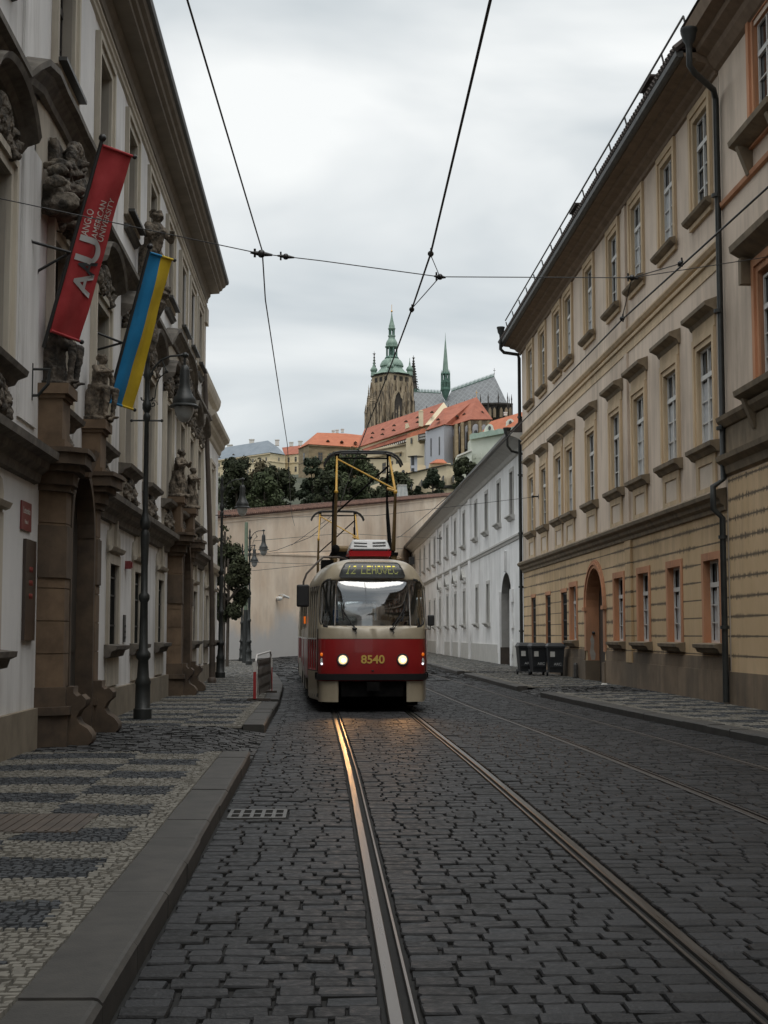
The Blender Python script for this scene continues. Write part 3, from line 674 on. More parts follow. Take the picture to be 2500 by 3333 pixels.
# plaques on the palace
mat('plaque_brown', (.05, .035, .028), rough=.3); mat('plaque_red', (.20, .03, .03), rough=.4); mat('text_red', (.30, .04, .03), rough=.4); mat('text_white', (.62, .60, .56), rough=.5)
pq = thing('house_number_plate', 'small red enamel street plate with white writing on the palace wall', 'street sign', (LW, 17.0, 2.9))
part('plate', 'plaque_red', pq, lambda m: m.box(16.72, 17.28, .003, .02, 2.72, 3.06), xf=XLW)
def wtext(par, txt, size, mt, u, w, z, sx=1, bold=False):
    me = textmesh(txt, size, mt, .001, bold, sx); o = obj('lettering', me, par, (LW+w, u, z)); o.rotation_euler = (pi/2, 0, pi/2); return o
wtext(pq, "Letenska", .11, 'text_white', 17.0, .022, 2.92); wtext(pq, "Praha 1", .07, 'text_white', 17.0, .022, 2.80)
pk = thing('information_board', 'tall dark brown notice board with faint red lettering beside the near portal', 'notice board', (LW, 17.15, 1.4))
part('board', 'plaque_brown', pk, lambda m: m.box(16.92, 17.52, .003, .04, 1.42, 2.62), xf=XLW)
ll = textmesh("|||| ||| ||", .07, 'text_red', .001)
for i in range(3):
    o = obj('lettering', ll, pk, (LW+.043, 17.22, 2.25-.16*i)); o.rotation_euler = (pi/2, 0, pi/2)
ic = thing('intercom_panel', 'grey metal intercom panel on the wall before the second ground floor window', 'intercom', (LW, 25.5, 1.6))
part('panel', 'cast_iron', ic, lambda m: (m.box(25.35, 25.55, .003, .03, 1.36, 1.84)), xf=XLW); part('button', 'pipe_dark', ic, lambda m: [m.box(25.40, 25.50, .03, .04, z, z+.04) for z in (1.42, 1.52, 1.62)], xf=XLW)
al = thing('alarm_box', 'little dark red alarm box on the white wall between ground floor windows', 'alarm', (LW, 25.6, 2.6))
part('housing', 'plaque_red', al, lambda m: (m.box(25.5, 25.68, .003, .10, 2.66, 2.80), m.box(25.53, 25.65, .10, .13, 2.68, 2.78)), xf=XLW)
wb = thing('wall_bracket', 'small black iron bracket on the white wall above the near pedestal', 'bracket', (LW, 17.1, 4.4))
part('arm', 'lamp_iron', wb, lambda m: (m.tube([(17.1, .02, 4.3), (17.1, .02, 4.75)], .022), m.tube([(17.1, .02, 4.68), (17.1, .24, 4.68)], .015), m.tube([(17.1, .24, 4.68), (17.1, .22, 4.5), (17.1, .10, 4.36), (17.1, .02, 4.36)], .02)), xf=XLW)

# ------------------------------------------------------------------ cream neighbour at the far end of the left side
nbh = thing('corner_house', 'cream two storey house with stepped attic cornice at the far left end', 'building', (LW, 44, 0))
NE = 47.3
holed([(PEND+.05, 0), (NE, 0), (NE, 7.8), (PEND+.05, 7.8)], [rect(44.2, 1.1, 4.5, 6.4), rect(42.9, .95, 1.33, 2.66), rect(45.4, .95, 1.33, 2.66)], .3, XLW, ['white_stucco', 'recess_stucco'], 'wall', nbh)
part('end_wall', 'white_stucco', nbh, lambda m: m.box(LW-9, LW-.31, NE-.3, NE, 0, 7.8))
part('cornice', 'trim_stucco', nbh, lambda m: m.ext([(0, 7.45), (.06, 7.5), (.08, 7.62), (.18, 7.7), (.2, 7.82), (.34, 7.9), (.36, 8.02), (0, 8.1)], PEND+.05, NE+.35), xf=XLW); part('belt_cornice', 'trim_stucco', nbh, lambda m: m.ext([(0, 3.4), (.1, 3.44), (.18, 3.55), (.2, 3.66), (0, 3.7)], PEND+.05, NE+.1), xf=XLW)
part('attic', 'trim_stucco', nbh, lambda m: (m.box(PEND+.1, NE-.3, -4, -.12, 8.1, 8.95), m.ext([(-.12, 8.85), (.0, 8.95), (.06, 9.1), (.08, 9.25), (-3.5, 9.3), (-3.5, 8.85)], PEND+.1, NE-.05)), xf=XLW)
part('plinth', 'plinth_brown', nbh, lambda m: m.box(PEND+.05, NE+.03, 0, .05, 0, .6), xf=XLW)
put(nbh, nb_sur, 'window_surround', (LW, 44.2, 4.5)); put(nbh, nb_si, 'window_sill', (LW, 44.2, 4.5)); put(nbh, nb_gl, 'pane', (LW, 44.2, 4.5))
for u in (42.9, 45.4): put(nbh, gd_sur, 'window_surround', (LW, u, 1.33)); put(nbh, gd_si, 'window_sill', (LW, u, 1.33)); put(nbh, gd_fr, 'window', (LW, u, 1.33), [('pane', gd_gl)])

# ------------------------------------------------------------------ banners
mat('banner_red', (.36, .025, .03), (.44, .045, .05), sc=6, rough=.7); mat('banner_blue', (.005, .18, .40), (.008, .21, .45), sc=6, rough=.7); mat('banner_yellow', (.60, .42, .015), (.68, .48, .03), sc=6, rough=.7)
mat('banner_grey', (.50, .50, .50), rough=.7); mat('banner_dark', (.05, .055, .065), rough=.7)
def banner(label, TL, BL, TR_, BR, cols, joint, anchors):
    TL, BL, TR_, BR = map(Vector, (TL, BL, TR_, BR))
    t = thing('banner', label, 'banner', tuple(BL))
    d = (TL-BL).normalized(); pole0, pole1 = BL-d*.22, TL+d*.10
    off_ = Vector((-.03, 0, 0)); 
    part('pole', 'dark_paint', t, lambda m: (m.tube([pole0+off_, pole1+off_], .024), m.ell(tuple(pole1+off_), (.05, .05, .05), 8)), smooth=40)
    part('crossbar', 'dark_paint', t, lambda m: [(m.tube([a+off_*.9, b+(b-a)*.07], .013, 6), m.ell(tuple(b+(b-a)*.09), (.032, .032, .032), 8)) for a, b in ((TL, TR_), (BL, BR))], smooth=40)
    part('bracket', 'dark_paint', t, lambda m: [(m.tube([Vector(a), Vector(joint)+off_], .018, 6), m.ell(tuple(a), (.04, .05, .05), 6)) for a in anchors])
    def surf(s, v, lift=0):
        p = TL.lerp(TR_, s).lerp(BL.lerp(BR, s), v); nrm = (TR_-TL).cross(BL-TL).normalized()
        return p+nrm*(.024*sin(s*8+v*2.5)*sin(v*pi)**.6+.010*sin(v*19+s*2)*(.3+abs(v-.5))+.008*sin(s*15-v*6)*sin(v*pi)+lift)
    nx, ny = 12, 40; k = len(cols)
    for ci, c in enumerate(cols):
        m = M(); a, b = ci/k, (ci+1)/k; V = []
        for sd in (.0, .004):
            for j in range(ny+1):
                for i in range(nx+1): V.append(surf(a+(b-a)*i/nx, j/ny, sd))
        F = []; n = (nx+1)*(ny+1)
        for j in range(ny):
            for i in range(nx): q = j*(nx+1)+i; F += [(q, q+1, q+nx+2, q+nx+1), (n+q, n+q+nx+1, n+q+nx+2, n+q+1)]
        m.add(V, F); m.build('cloth', c, t, (0, 0, 0), 60)
    part('hem', cols[0] if k == 1 else cols[0], t, lambda m: m.tube([TL, TL.lerp(TR_, 1/k if k > 1 else 1)], .02, 8)); part('hem', cols[0], t, lambda m: m.tube([BL, BL.lerp(BR, 1/k if k > 1 else 1)], .02, 8))
    if k > 1: part('hem', cols[1], t, lambda m: (m.tube([TL.lerp(TR_, .5), TR_], .02, 8), m.tube([BL.lerp(BR, .5), BR], .02, 8)))
    return t, surf
rb, rs = banner('tall red banner with grey lettering hanging from an angled pole above the near portal', (-2.80, 17.5, 7.60), (-3.40, 17.5, 5.24), atz(430, 508, 7.60), atz(258, 1110, 5.24), ['banner_red'], (-3.13, 17.4, 6.2), [(LW, 16.9, 6.2), (LW, 17.3, 5.92)])
ub, us = banner('blue and yellow striped banner hanging from an angled pole by the near street lamp', (-2.74, 21.9, 7.43), (-3.32, 21.9, 5.07), atz(562, 845, 7.43), atz(432, 1332, 5.07), ['banner_blue', 'banner_yellow'], (-3.12, 21.9, 6.0), [(LW, 21.5, 6.1), (LW, 21.9, 5.88)])
def on_banner(txt, mt, s0, s1, v0, v1, bold=False, dep=.0006):
    "lettering running upwards on the red cloth; s = line height across, v along the cloth (v1 is the start)"
    me = textmesh(txt, 1, mt, 0, bold); xs = [v.co.x for v in me.vertices]; ys = [v.co.y for v in me.vertices]
    bm = bmesh.new(); bm.from_mesh(me); bmesh.ops.triangulate(bm, faces=bm.faces)
    for _ in range(1): bmesh.ops.subdivide_edges(bm, edges=[e for e in bm.edges if e.calc_length() > .25], cuts=2, use_grid_fill=False)
    bmesh.ops.triangulate(bm, faces=bm.faces)
    for v in bm.verts:
        a = (v.co.x-min(xs))/(max(xs)-min(xs)); h = (v.co.y-min(ys))/(max(ys)-min(ys))
        p = rs(s1+(s0-s1)*h, v1+(v0-v1)*a, -.009); v.co = p
    bm.to_mesh(me); bm.free(); o = obj('lettering', me, rb, (0, 0, 0)); return o
on_banner('A', 'banner_grey', .24, .90, .650, .775, True); on_banner('A', 'banner_dark', .24, .90, .585, .665, True); on_banner('U', 'banner_grey', .10, .88, .475, .61, True)
on_banner('ANGLO', 'text_white', .10, .30, .335, .475); on_banner('AMERICAN', 'text_white', .38, .58, .275, .475); on_banner('UNIVERSITY', 'text_white', .66, .86, .245, .475)

# ------------------------------------------------------------------ street lamps
def lamp_meshes():
    def post(m):
        m.lathe([(.15, 0), (.15, .16), (.125, .18), (.12, .55), (.135, .6), (.10, .68), (.085, .95), (.12, 1.0), (.12, 1.06), (.075, 1.12), (.062, 1.9), (.09, 1.95), (.09, 2.02), (.058, 2.06), (.055, 2.5), (.075, 3.0), (.075, 3.04), (.052, 3.1)], n=14)
        m.lathe([(.055, 3.1), (.085, 3.14), (.085, 3.24), (.06, 3.3), (.045, 3.4), (.038, 4.9), (.06, 4.95), (.06, 5.0), (.038, 5.05), (.075, 5.12), (.075, 5.2), (.045, 5.26), (.045, 5.62), (.07, 5.68), (.05, 5.75), (.03, 5.92), (.05, 5.96), (.012, 6.12)], n=12)
    def arm(m):
        m.tube([(-.24, 0, 4.92), (.24, 0, 4.92)], .016, 6); m.ell((-.25, 0, 4.92), (.028,)*3, 6); m.ell((.25, 0, 4.92), (.028,)*3, 6)
        m.tube([(.04, 0, 5.62), (.10, 0, 5.80), (.22, 0, 5.94), (.38, 0, 6.01), (.60, 0, 6.03), (.66, 0, 6.03)], .017, 8)
        m.tube([(.03, 0, 5.25), (.13, 0, 5.3), (.15, 0, 5.5), (.20, 0, 5.64), (.31, 0, 5.74)], .010, 6); m.ell((.32, 0, 5.75), (.03,)*3, 6); m.tube([(.32, 0, 5.75), (.24, 0, 5.95)], .01, 6)
        for k in range(22): a = k*.42; r = .075*(1-k/24); m.ell((.10+r*cos(a), 0, 5.20+r*sin(a)), (.011, .011, .011), 5)
        m.ell((.62, 0, 6.03), (.05, .05, .05), 8); m.tube([(.56, 0, 6.03), (.68, 0, 6.03)], .03, 6); m.tube([(.62, 0, 5.98), (.62, 0, 5.82)], .022, 8)
        for q in (5.26, 5.68):
            for s in (-1, 1): m.tube([(s*.05, 0, q), (s*.09, 0, q+.01), (s*.10, 0, q+.05)], .012, 5)
    def head(m):
        m.lathe([(.03, 5.86), (.065, 5.83), (.082, 5.76), (.086, 5.55), (.10, 5.47), (.11, 5.44), (.15, 5.34), (.19, 5.29), (.195, 5.25), (.195, 5.20), (.25, 5.165), (.25, 5.15), (.17, 5.15)], (.62, 0, 0), 20)
    def glass(m): m.lathe([(.165, 5.149), (.16, 5.08), (.135, 5.0), (.09, 4.93), (.03, 4.895), (.004, 4.89)], (.62, 0, 0), 18)
    I = lambda f, n, mt: mkmesh(n, mt, None, f, 50)
    return I(post, 'post', 'lamp_iron'), I(arm, 'arm', 'lamp_iron'), I(head, 'lamp_shade', 'lamp_iron'), I(glass, 'lamp_glass', 'lamp_glass')
LPM = lamp_meshes()
def lamp(label, x, y, rz=0, sc=1):
    t = thing('street_lamp', label, 'street lamp', (x, y, .12), 'cast iron street lamps along the left pavement', rz)
    for me, n in zip(LPM, ('post', 'arm', 'lamp_shade', 'lamp_glass')):
        o = bpy.data.objects.new(n, me); COL.objects.link(o); o.parent = t
    t.scale = (sc,)*3; return t
lamp('nearest tall dark iron street lamp with bell shaped shade, beside the blue and yellow banner', -2.97, 23.6)
lamp('iron street lamp at the end of the palace, its shade seen against dark trees', -3.33, 46.0, 0, 1.06)
lamp('far iron street lamp just in front of the pale green mast', -3.45, 65.5, .05, 1.02)
lamp('smallest and farthest iron street lamp, half hidden behind the pale green mast', -4.3, 74.5, .1, 1.0)
t = thing('catenary_mast', 'pale green tapering steel mast with darker foot among the far street lamps', 'mast', (-3.86, 70, .1))
part('shaft', 'pole_green', t, lambda m: m.lathe([(.105, 2.6), (.085, 6.9), (.0, 6.92)], (-3.86, 70, .1), 12), smooth=40); part('foot', 'lamp_iron', t, lambda m: m.lathe([(.16, 0), (.14, 1.2), (.115, 2.6)], (-3.86, 70, .1), 12), smooth=40)
t = thing('catenary_mast', 'slightly leaning brown tubular mast with rounded top at the palace corner', 'mast', (-3.22, 41.2, .12))
part('shaft', 'pole_brown', t, lambda m: m.tube([(-3.22, 41.2, .12), (-3.22, 41.2, .9), (-3.24, 41.15, 2.5), (-3.46, 40.6, 8.9), (-3.50, 40.6, 9.02), (-3.56, 40.6, 9.06)], [.085, .085, .075, .065, .06, .045], 12), smooth=50)
part('collar', 'pole_brown', t, lambda m: (m.lathe([(.13, 0), (.13, .1), (.09, .16)], (-3.22, 41.2, .12), 12), m.lathe([(.10, 0), (.10, .08)], (-3.22, 41.19, 1.2), 12)), smooth=40)
part('wall_clamp', 'pole_brown', t, lambda m: m.box(-3.57, -3.42, 40.57, 40.63, 8.6, 8.66))

# folded scissor barrier on the left pavement
mat('barrier_red', (.30, .02, .02), rough=.45); mat('barrier_white', (.55, .53, .5), rough=.45); mat('barrier_slat', (.10, .085, .07), (.16, .13, .11), sc=5, rough=.6)
br = thing('folding_barrier', 'folding scissor barrier with red and white end posts standing along the left kerb', 'barrier', (-1.38, 31.5, .12))
def posts(m, y, x):
    m.tube([(x, y, .12), (x, y, .98)], .022)
for y, x in ((29.9, -1.45), (34.0, -1.26)):
    part('end_post', 'barrier_red', br, lambda m: m.box(x-.03, x+.03, y-.012, y+.012, .16, .72)); part('end_post', 'barrier_white', br, lambda m: (m.box(x-.03, x+.03, y-.012, y+.012, .72, .92)))
part('frame', 'barrier_white', br, lambda m: (m.tube([(-1.43, 29.95, .12), (-1.43, 29.95, .95), (-1.42, 30.15, 1.06), (-1.28, 33.8, 1.1), (-1.27, 34, 1.0), (-1.27, 34, .12)], .02, 8)))
def lat(m):
    n = 11
    for i in range(n):
        y = 30.05+i*.33; f = lambda yy, o: -1.425+.038*(yy-30)+o
        for o, za, zb in ((0, .22, .96), (.022, .96, .22)):
            m.hexa([(f(y, o), y, za), (f(y+.09, o), y+.09, za), (f(y+.09, o+.014), y+.09, za), (f(y, o+.014), y, za), (f(y+.5, o), y+.5, zb), (f(y+.59, o), y+.59, zb), (f(y+.59, o+.014), y+.59, zb), (f(y+.5, o+.014), y+.5, zb)])
part('lattice', 'barrier_slat', br, lat)
part('foot', 'pole_brown', br, lambda m: [m.box(-1.60, -1.12, y-.04, y+.04, .12, .17) for y in (29.95, 34.0)])
# ------------------------------------------------------------------ right side: tan three storey house
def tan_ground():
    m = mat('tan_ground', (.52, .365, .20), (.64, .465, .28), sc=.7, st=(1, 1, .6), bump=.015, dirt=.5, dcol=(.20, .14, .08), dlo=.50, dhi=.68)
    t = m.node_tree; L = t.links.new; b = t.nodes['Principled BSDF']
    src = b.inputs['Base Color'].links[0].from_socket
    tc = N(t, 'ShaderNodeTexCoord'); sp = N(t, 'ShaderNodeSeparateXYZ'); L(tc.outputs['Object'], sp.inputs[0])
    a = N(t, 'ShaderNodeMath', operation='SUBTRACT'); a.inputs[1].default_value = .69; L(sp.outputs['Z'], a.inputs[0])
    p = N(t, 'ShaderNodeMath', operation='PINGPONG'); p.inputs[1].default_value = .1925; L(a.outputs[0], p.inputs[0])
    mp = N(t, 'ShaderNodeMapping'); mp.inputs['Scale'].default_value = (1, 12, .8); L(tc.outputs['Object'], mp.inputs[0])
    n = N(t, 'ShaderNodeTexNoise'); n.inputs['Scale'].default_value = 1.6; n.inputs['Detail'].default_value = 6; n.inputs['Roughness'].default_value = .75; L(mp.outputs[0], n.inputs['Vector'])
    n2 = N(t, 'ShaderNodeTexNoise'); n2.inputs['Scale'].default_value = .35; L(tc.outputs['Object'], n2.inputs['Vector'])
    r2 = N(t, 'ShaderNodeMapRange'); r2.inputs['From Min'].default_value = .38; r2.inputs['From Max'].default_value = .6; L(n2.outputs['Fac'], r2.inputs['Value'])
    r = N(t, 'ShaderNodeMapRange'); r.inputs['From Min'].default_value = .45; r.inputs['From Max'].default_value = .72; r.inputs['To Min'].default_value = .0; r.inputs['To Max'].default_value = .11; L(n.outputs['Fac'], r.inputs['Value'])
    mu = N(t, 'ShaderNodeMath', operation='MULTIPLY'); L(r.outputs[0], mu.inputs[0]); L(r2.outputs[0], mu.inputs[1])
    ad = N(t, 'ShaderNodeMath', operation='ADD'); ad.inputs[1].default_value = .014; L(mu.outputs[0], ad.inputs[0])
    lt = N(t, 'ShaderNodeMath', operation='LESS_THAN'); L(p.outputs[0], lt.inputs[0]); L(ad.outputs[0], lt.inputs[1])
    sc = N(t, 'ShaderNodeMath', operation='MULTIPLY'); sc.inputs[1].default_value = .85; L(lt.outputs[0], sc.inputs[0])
    # no painted groove bands low on the wall
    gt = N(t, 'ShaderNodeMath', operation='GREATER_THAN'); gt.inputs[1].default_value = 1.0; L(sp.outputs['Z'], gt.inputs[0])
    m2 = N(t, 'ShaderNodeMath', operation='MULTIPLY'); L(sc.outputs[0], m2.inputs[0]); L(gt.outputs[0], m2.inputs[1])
    x = N(t, 'ShaderNodeMix', data_type='RGBA'); x.inputs[7].default_value = (.05, .038, .026, 1); L(m2.outputs[0], x.inputs[0]); L(src, x.inputs[6]); L(x.outputs[2], b.inputs['Base Color'])  # groove shade and soot streaks painted dark onto the flat wall
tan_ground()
RC = [29.65, 32.7, 36.0, 39.0, 42.65, 46.4, 48.7, 52.0, 55.15]
RG = [29.45, 32.65, 35.85, 38.9, 46.1]; RB = [47.95, 51.4, 55.0]
RS, RE = 28.25, 57.7
tanh = thing('tan_town_house', 'tan and yellow three storey town house with arched gateway, right of the street', 'building', (RW, 43, 0))
ARC = 42.35
holed([(RS, 4.1), (RE, 4.1), (RE, 13.3), (RS, 13.3)], [rect(u, 1.15, 10.65, 12.72) for u in RC]+[rect(u, 1.2, 5.5, 7.62) for u in RC], .30, XRW, ['tan_upper', 'tan_trim'], 'upper_wall', tanh)
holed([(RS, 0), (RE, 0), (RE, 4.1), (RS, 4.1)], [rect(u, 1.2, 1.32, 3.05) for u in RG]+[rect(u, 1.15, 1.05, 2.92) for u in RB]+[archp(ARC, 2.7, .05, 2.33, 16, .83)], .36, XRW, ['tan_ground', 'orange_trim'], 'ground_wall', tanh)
part('wall_body', 'tan_upper', tanh, lambda m: (m.box(RW+.4, RW+11, RE-.3, RE, 0, 13.3), m.box(RW+1.9, RW+2, RS, RE-.3, 0, 13.3)))
part('roof', 'roof_dark', tanh, lambda m: m.hexa([(RW-.88, RS, 13.58), (RW+11, RS, 13.58), (RW+11, RE+.4, 13.58), (RW-.88, RE+.4, 13.58), (RW+4.4, RS, 18.2), (RW+5.6, RS, 18.2), (RW+5.6, RE+.4, 18.2), (RW+4.4, RE+.4, 18.2)]))
def etiles(m):
    y = RS
    while y < RE+.4: m.tube([(RW-.90, y, 13.57), (RW-.45, y, 13.94)], .085, 6); y += .21
part('eave_tiles', 'roof_dark', tanh, etiles)
part('eave_cornice', 'eave_brown', tanh, lambda m: m.ext([(0, 12.99+.05), (.06, 13.06), (.08, 13.15), (.2, 13.22), (.24, 13.28), (.44, 13.33), (.47, 13.39), (.70, 13.42), (.72, 13.50), (0, 13.54)], RS, RE+.35), xf=XRW)
part('gutter', 'sheet_metal', tanh, lambda m: m.ext([(.721, 13.42), (.80, 13.40), (.86, 13.44), (.88, 13.54), (.721, 13.54)], RS, RE+.45), xf=XRW)
part('string_course', 'tan_trim', tanh, lambda m: (m.ext([(.002, 9.27), (.07, 9.28), (.08, 9.34), (.05, 9.38), (.002, 9.40)], RS, RE), m.ext([(.002, 9.44), (.06, 9.46), (.11, 9.54), (.11, 9.58), (.002, 9.60)], RS, RE), m.ext([(.002, 9.02), (.02, 9.02), (.02, 9.27), (.002, 9.27)], RS, RE)), xf=XRW)
mat('cornice_tan', (.13, .10, .065), (.24, .185, .12), sc=3, st=(1, 1, .5), bump=.03)
part('belt_cornice', 'cornice_tan', tanh, lambda m: m.ext([(0, 3.98), (.05, 4.0), (.06, 4.08), (.13, 4.14), (.15, 4.22), (.25, 4.28), (.27, 4.36), (.20, 4.42), (0, 4.46)], RS, RE), xf=XRW)
part('plinth', 'tan_plinth', tanh, lambda m: [(m.box(a, b, 0, .06, 0, .76), m.box(a, b, 0, .03, .76, 1.04)) for a, b in ((RS, ARC-1.66), (ARC+1.66, RE))], xf=XRW)
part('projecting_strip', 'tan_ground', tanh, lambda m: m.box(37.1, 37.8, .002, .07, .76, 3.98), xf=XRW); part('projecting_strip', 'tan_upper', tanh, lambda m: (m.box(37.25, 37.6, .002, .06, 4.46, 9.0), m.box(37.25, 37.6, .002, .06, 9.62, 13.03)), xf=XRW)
def k_sur(w_, h, t, sidew, deep=.06):
    return lambda m: (ringbox(m, w_, 0, h, t*.45, .002, .035, sidew), ringbox(m, w_+2*t*.45, -t*.45 if sidew else 0, h+t*.45, t*.55, .002, deep, sidew))
t_sur = mkmesh('window_surround', 'tan_trim', XR, k_sur(1.15, 2.07, .30, True, .07))
t_fr = mkmesh('window', 'window_white', XR, lambda m: sash(m, 1.15, 2.07, -.06, 3, tz=1.45, f=.055, d=.04))
t_gl = mkmesh('pane', 'window_glass', XR, lambda m: m.box(-.575, .575, -.12, -.11, 0, 2.07))
t_si = mkmesh('window_sill', 'cornice_tan', XR, lambda m: m.ext([(.071, -.20), (.12, -.18), (.20, -.12), (.22, -.06), (.071, -.02)], -.98, .98))
m_sur = mkmesh('window_surround', 'tan_trim', XR, lambda m: (k_sur(1.2, 2.12, .27, False, .07)(m), m.box(-.88, .88, .002, .04, 2.40, 2.68)))
m_fr = mkmesh('window', 'window_white', XR, lambda m: sash(m, 1.2, 2.12, -.06, 3, tz=1.5, f=.055, d=.04))
m_gl = mkmesh('pane', 'window_glass', XR, lambda m: m.box(-.6, .6, -.12, -.11, 0, 2.12))
cur = mkmesh('curtain', 'curtain', XR, lambda m: [m.box(s*.34-.17, s*.34+.17, -.108, -.10, .1, 1.4) for s in (1,)])
cur2 = mkmesh('curtain', 'curtain', XR, lambda m: [m.box(s*.30-.24, s*.30+.24, -.108, -.10, .06, 1.4) for s in (-1, 1)])
m_ho = mkmesh('window_hood', 'cornice_tan', XR, lambda m: (m.ext([(.002, 2.62), (.05, 2.64), (.09, 2.72), (.17, 2.76), (.26, 2.80), (.27, 2.88), (.002, 2.98)], -1.0, 1.0)))
m_si = mkmesh('window_sill', 'cornice_tan', XR, lambda m: m.ext([(.002, -.26), (.08, -.24), (.14, -.16), (.21, -.12), (.22, -.03), (.002, 0)], -1.02, 1.02))
m_ap = mkmesh('apron_panel', ['tan_trim', 'tan_panel'], XR, lambda m: (ringbox(m, 1.1, -.92, -.42, .22, .002, .05, False), m.box(-.77, .77, .002, .05, -1.03, -.92), m.box(-.55, .55, .002, .02, -.92, -.42, 1)))
g_sur = mkmesh('window_surround', 'orange_trim', XR, lambda m: ringbox(m, 1.2, 0, 1.73, .16, .002, .03, False))
g_fr = mkmesh('window', 'window_white', XR, lambda m: sash(m, 1.2, 1.73, -.12, 3, tz=1.22, f=.055, d=.04))
g_gl = mkmesh('pane', 'window_glass', XR, lambda m: m.box(-.6, .6, -.19, -.18, 0, 1.73))
g_cu = mkmesh('curtain', 'curtain', XR, lambda m: m.box(-.5, .5, -.178, -.172, .05, 1.1))
g_si = mkmesh('window_sill', 'cornice_tan', XR, lambda m: m.ext([(.002, -.22), (.12, -.20), (.16, -.12), (.22, -.10), (.23, -.03), (.002, .0)], -.88, .88))
b_gr = mkmesh('grille', 'lamp_iron', XR, lambda m: ([m.tube([(-.54+1.08*i/9, -.08, 0), (-.54+1.08*i/9, -.08, 1.86)], .013, 5) for i in range(10)], [m.box(-.575, .575, -.1, -.06, z, z+.05) for z in (.02, .35, .9, 1.45, 1.8)]))
b_gl = mkmesh('pane', 'window_dark', XR, lambda m: m.box(-.575, .575, -.34, -.32, 0, 1.87))
b_li = mkmesh('lintel', 'orange_trim', XR, lambda m: m.box(-.62, .62, .002, .02, 1.87, 2.0))
for i, u in enumerate(RC):
    put(tanh, t_sur, 'window_surround', (RW, u, 10.65)); put(tanh, t_fr, 'window', (RW, u, 10.65), [('pane', t_gl)]+([('curtain', (cur, cur2)[i % 2])] if i in (1, 2, 4, 5, 8) else [])); put(tanh, t_si, 'window_sill', (RW, u, 10.65))
    put(tanh, m_sur, 'window_surround', (RW, u, 5.5)); put(tanh, m_fr, 'window', (RW, u, 5.5), [('pane', m_gl)]+([('curtain', (cur2, cur)[i % 2])] if i in (0, 1, 2, 5, 6) else []))
    put(tanh, m_ho, 'window_hood', (RW, u, 5.5)); put(tanh, m_si, 'window_sill', (RW, u, 5.5)); put(tanh, m_ap, 'apron_panel', (RW, u, 5.5))
for u in RG: put(tanh, g_sur, 'window_surround', (RW, u, 1.32)); put(tanh, g_fr, 'window', (RW, u, 1.32), [('pane', g_gl), ('curtain', g_cu)]); put(tanh, g_si, 'window_sill', (RW, u, 1.32))
for u in RB: put(tanh, b_gr, 'grille', (RW, u, 1.05)); put(tanh, b_gl, 'pane', (RW, u, 1.05)); put(tanh, b_li, 'lintel', (RW, u, 1.05))
def arch_r(m):
    n = 16
    for r0, r1, w in ((1.35, 1.47, .05), (1.47, 1.56, .085), (1.56, 1.64, .05)):
        for i in range(n):
            a, b = pi*i/n, pi*(i+1)/n; m.hexa([(ARC+r*cos(t), ww, 2.33+r*.85*sin(t)) for ww in (.001, w) for t, r in ((a, r0), (a, r1), (b, r1), (b, r0))])
    for s in (-1, 1):
        x0, x1 = sorted((ARC+s*1.35, ARC+s*1.62)); m.box(x0, x1, .001, .05, 1.0, 2.22); x0, x1 = sorted((ARC+s*1.33, ARC+s*1.68)); m.box(x0, x1, .001, .11, 2.22, 2.33)
part('gateway_arch', 'orange_trim', tanh, arch_r, xf=XRW)
for s in (-1, 1): part('gateway_plinth', 'tan_plinth', tanh, lambda m: m.box(*sorted((ARC+s*1.27, ARC+s*1.70)), -.36, .09, 0, .70), xf=XRW)
part('gate', 'window_dark', tanh, lambda m: (m.box(ARC-1.40, ARC+1.40, -.42, -.362, 0, 3.6), m.box(ARC-.04, ARC+.04, -.361, -.33, .1, 3.3), m.box(ARC-1.1, ARC-.15, -.361, -.34, .4, 2.2), m.box(ARC+.15, ARC+1.1, -.361, -.34, .4, 2.2)), xf=XRW)
part('bell', 'cast_iron', tanh, lambda m: m.ell((ARC+1.33, -.18, 1.55), (.05, .05, .05), 10), xf=XRW, smooth=60)
mat('scar', (.30, .27, .235), (.38, .35, .31), sc=4)
part('plaster_scar', 'scar', tanh, lambda m: m.add([(ARC+1.349, -.17+.13*a, z) for a, z in [(-.4, .72), (.5, .72), (.8, .95), (.5, 1.2), (.7, 1.35), (.2, 1.5), (-.3, 1.3), (-.1, 1.05), (-.6, .9)]], [tuple(range(9))]), xf=XRW)
# roof safety rail and hatches
rl = part('roof_railing', 'cast_iron', tanh, lambda m: (m.tube([(7.5, RS+.4, 14.46), (7.5, RE+.5, 14.56)], .028, 6), [m.tube([(7.5, RS+.4+i*1.96, 14.46), (7.62, RS+.4+i*1.96, 13.95)], .024, 5) for i in range(16)]))
for y in (31.6, 41.4): part('roof_hatch', 'roof_dark', tanh, lambda m: (m.box(7.55, 8.3, y, y+.9, 13.7, 14.32), m.box(7.45, 8.3, y-.08, y+.98, 14.32, 14.37)))
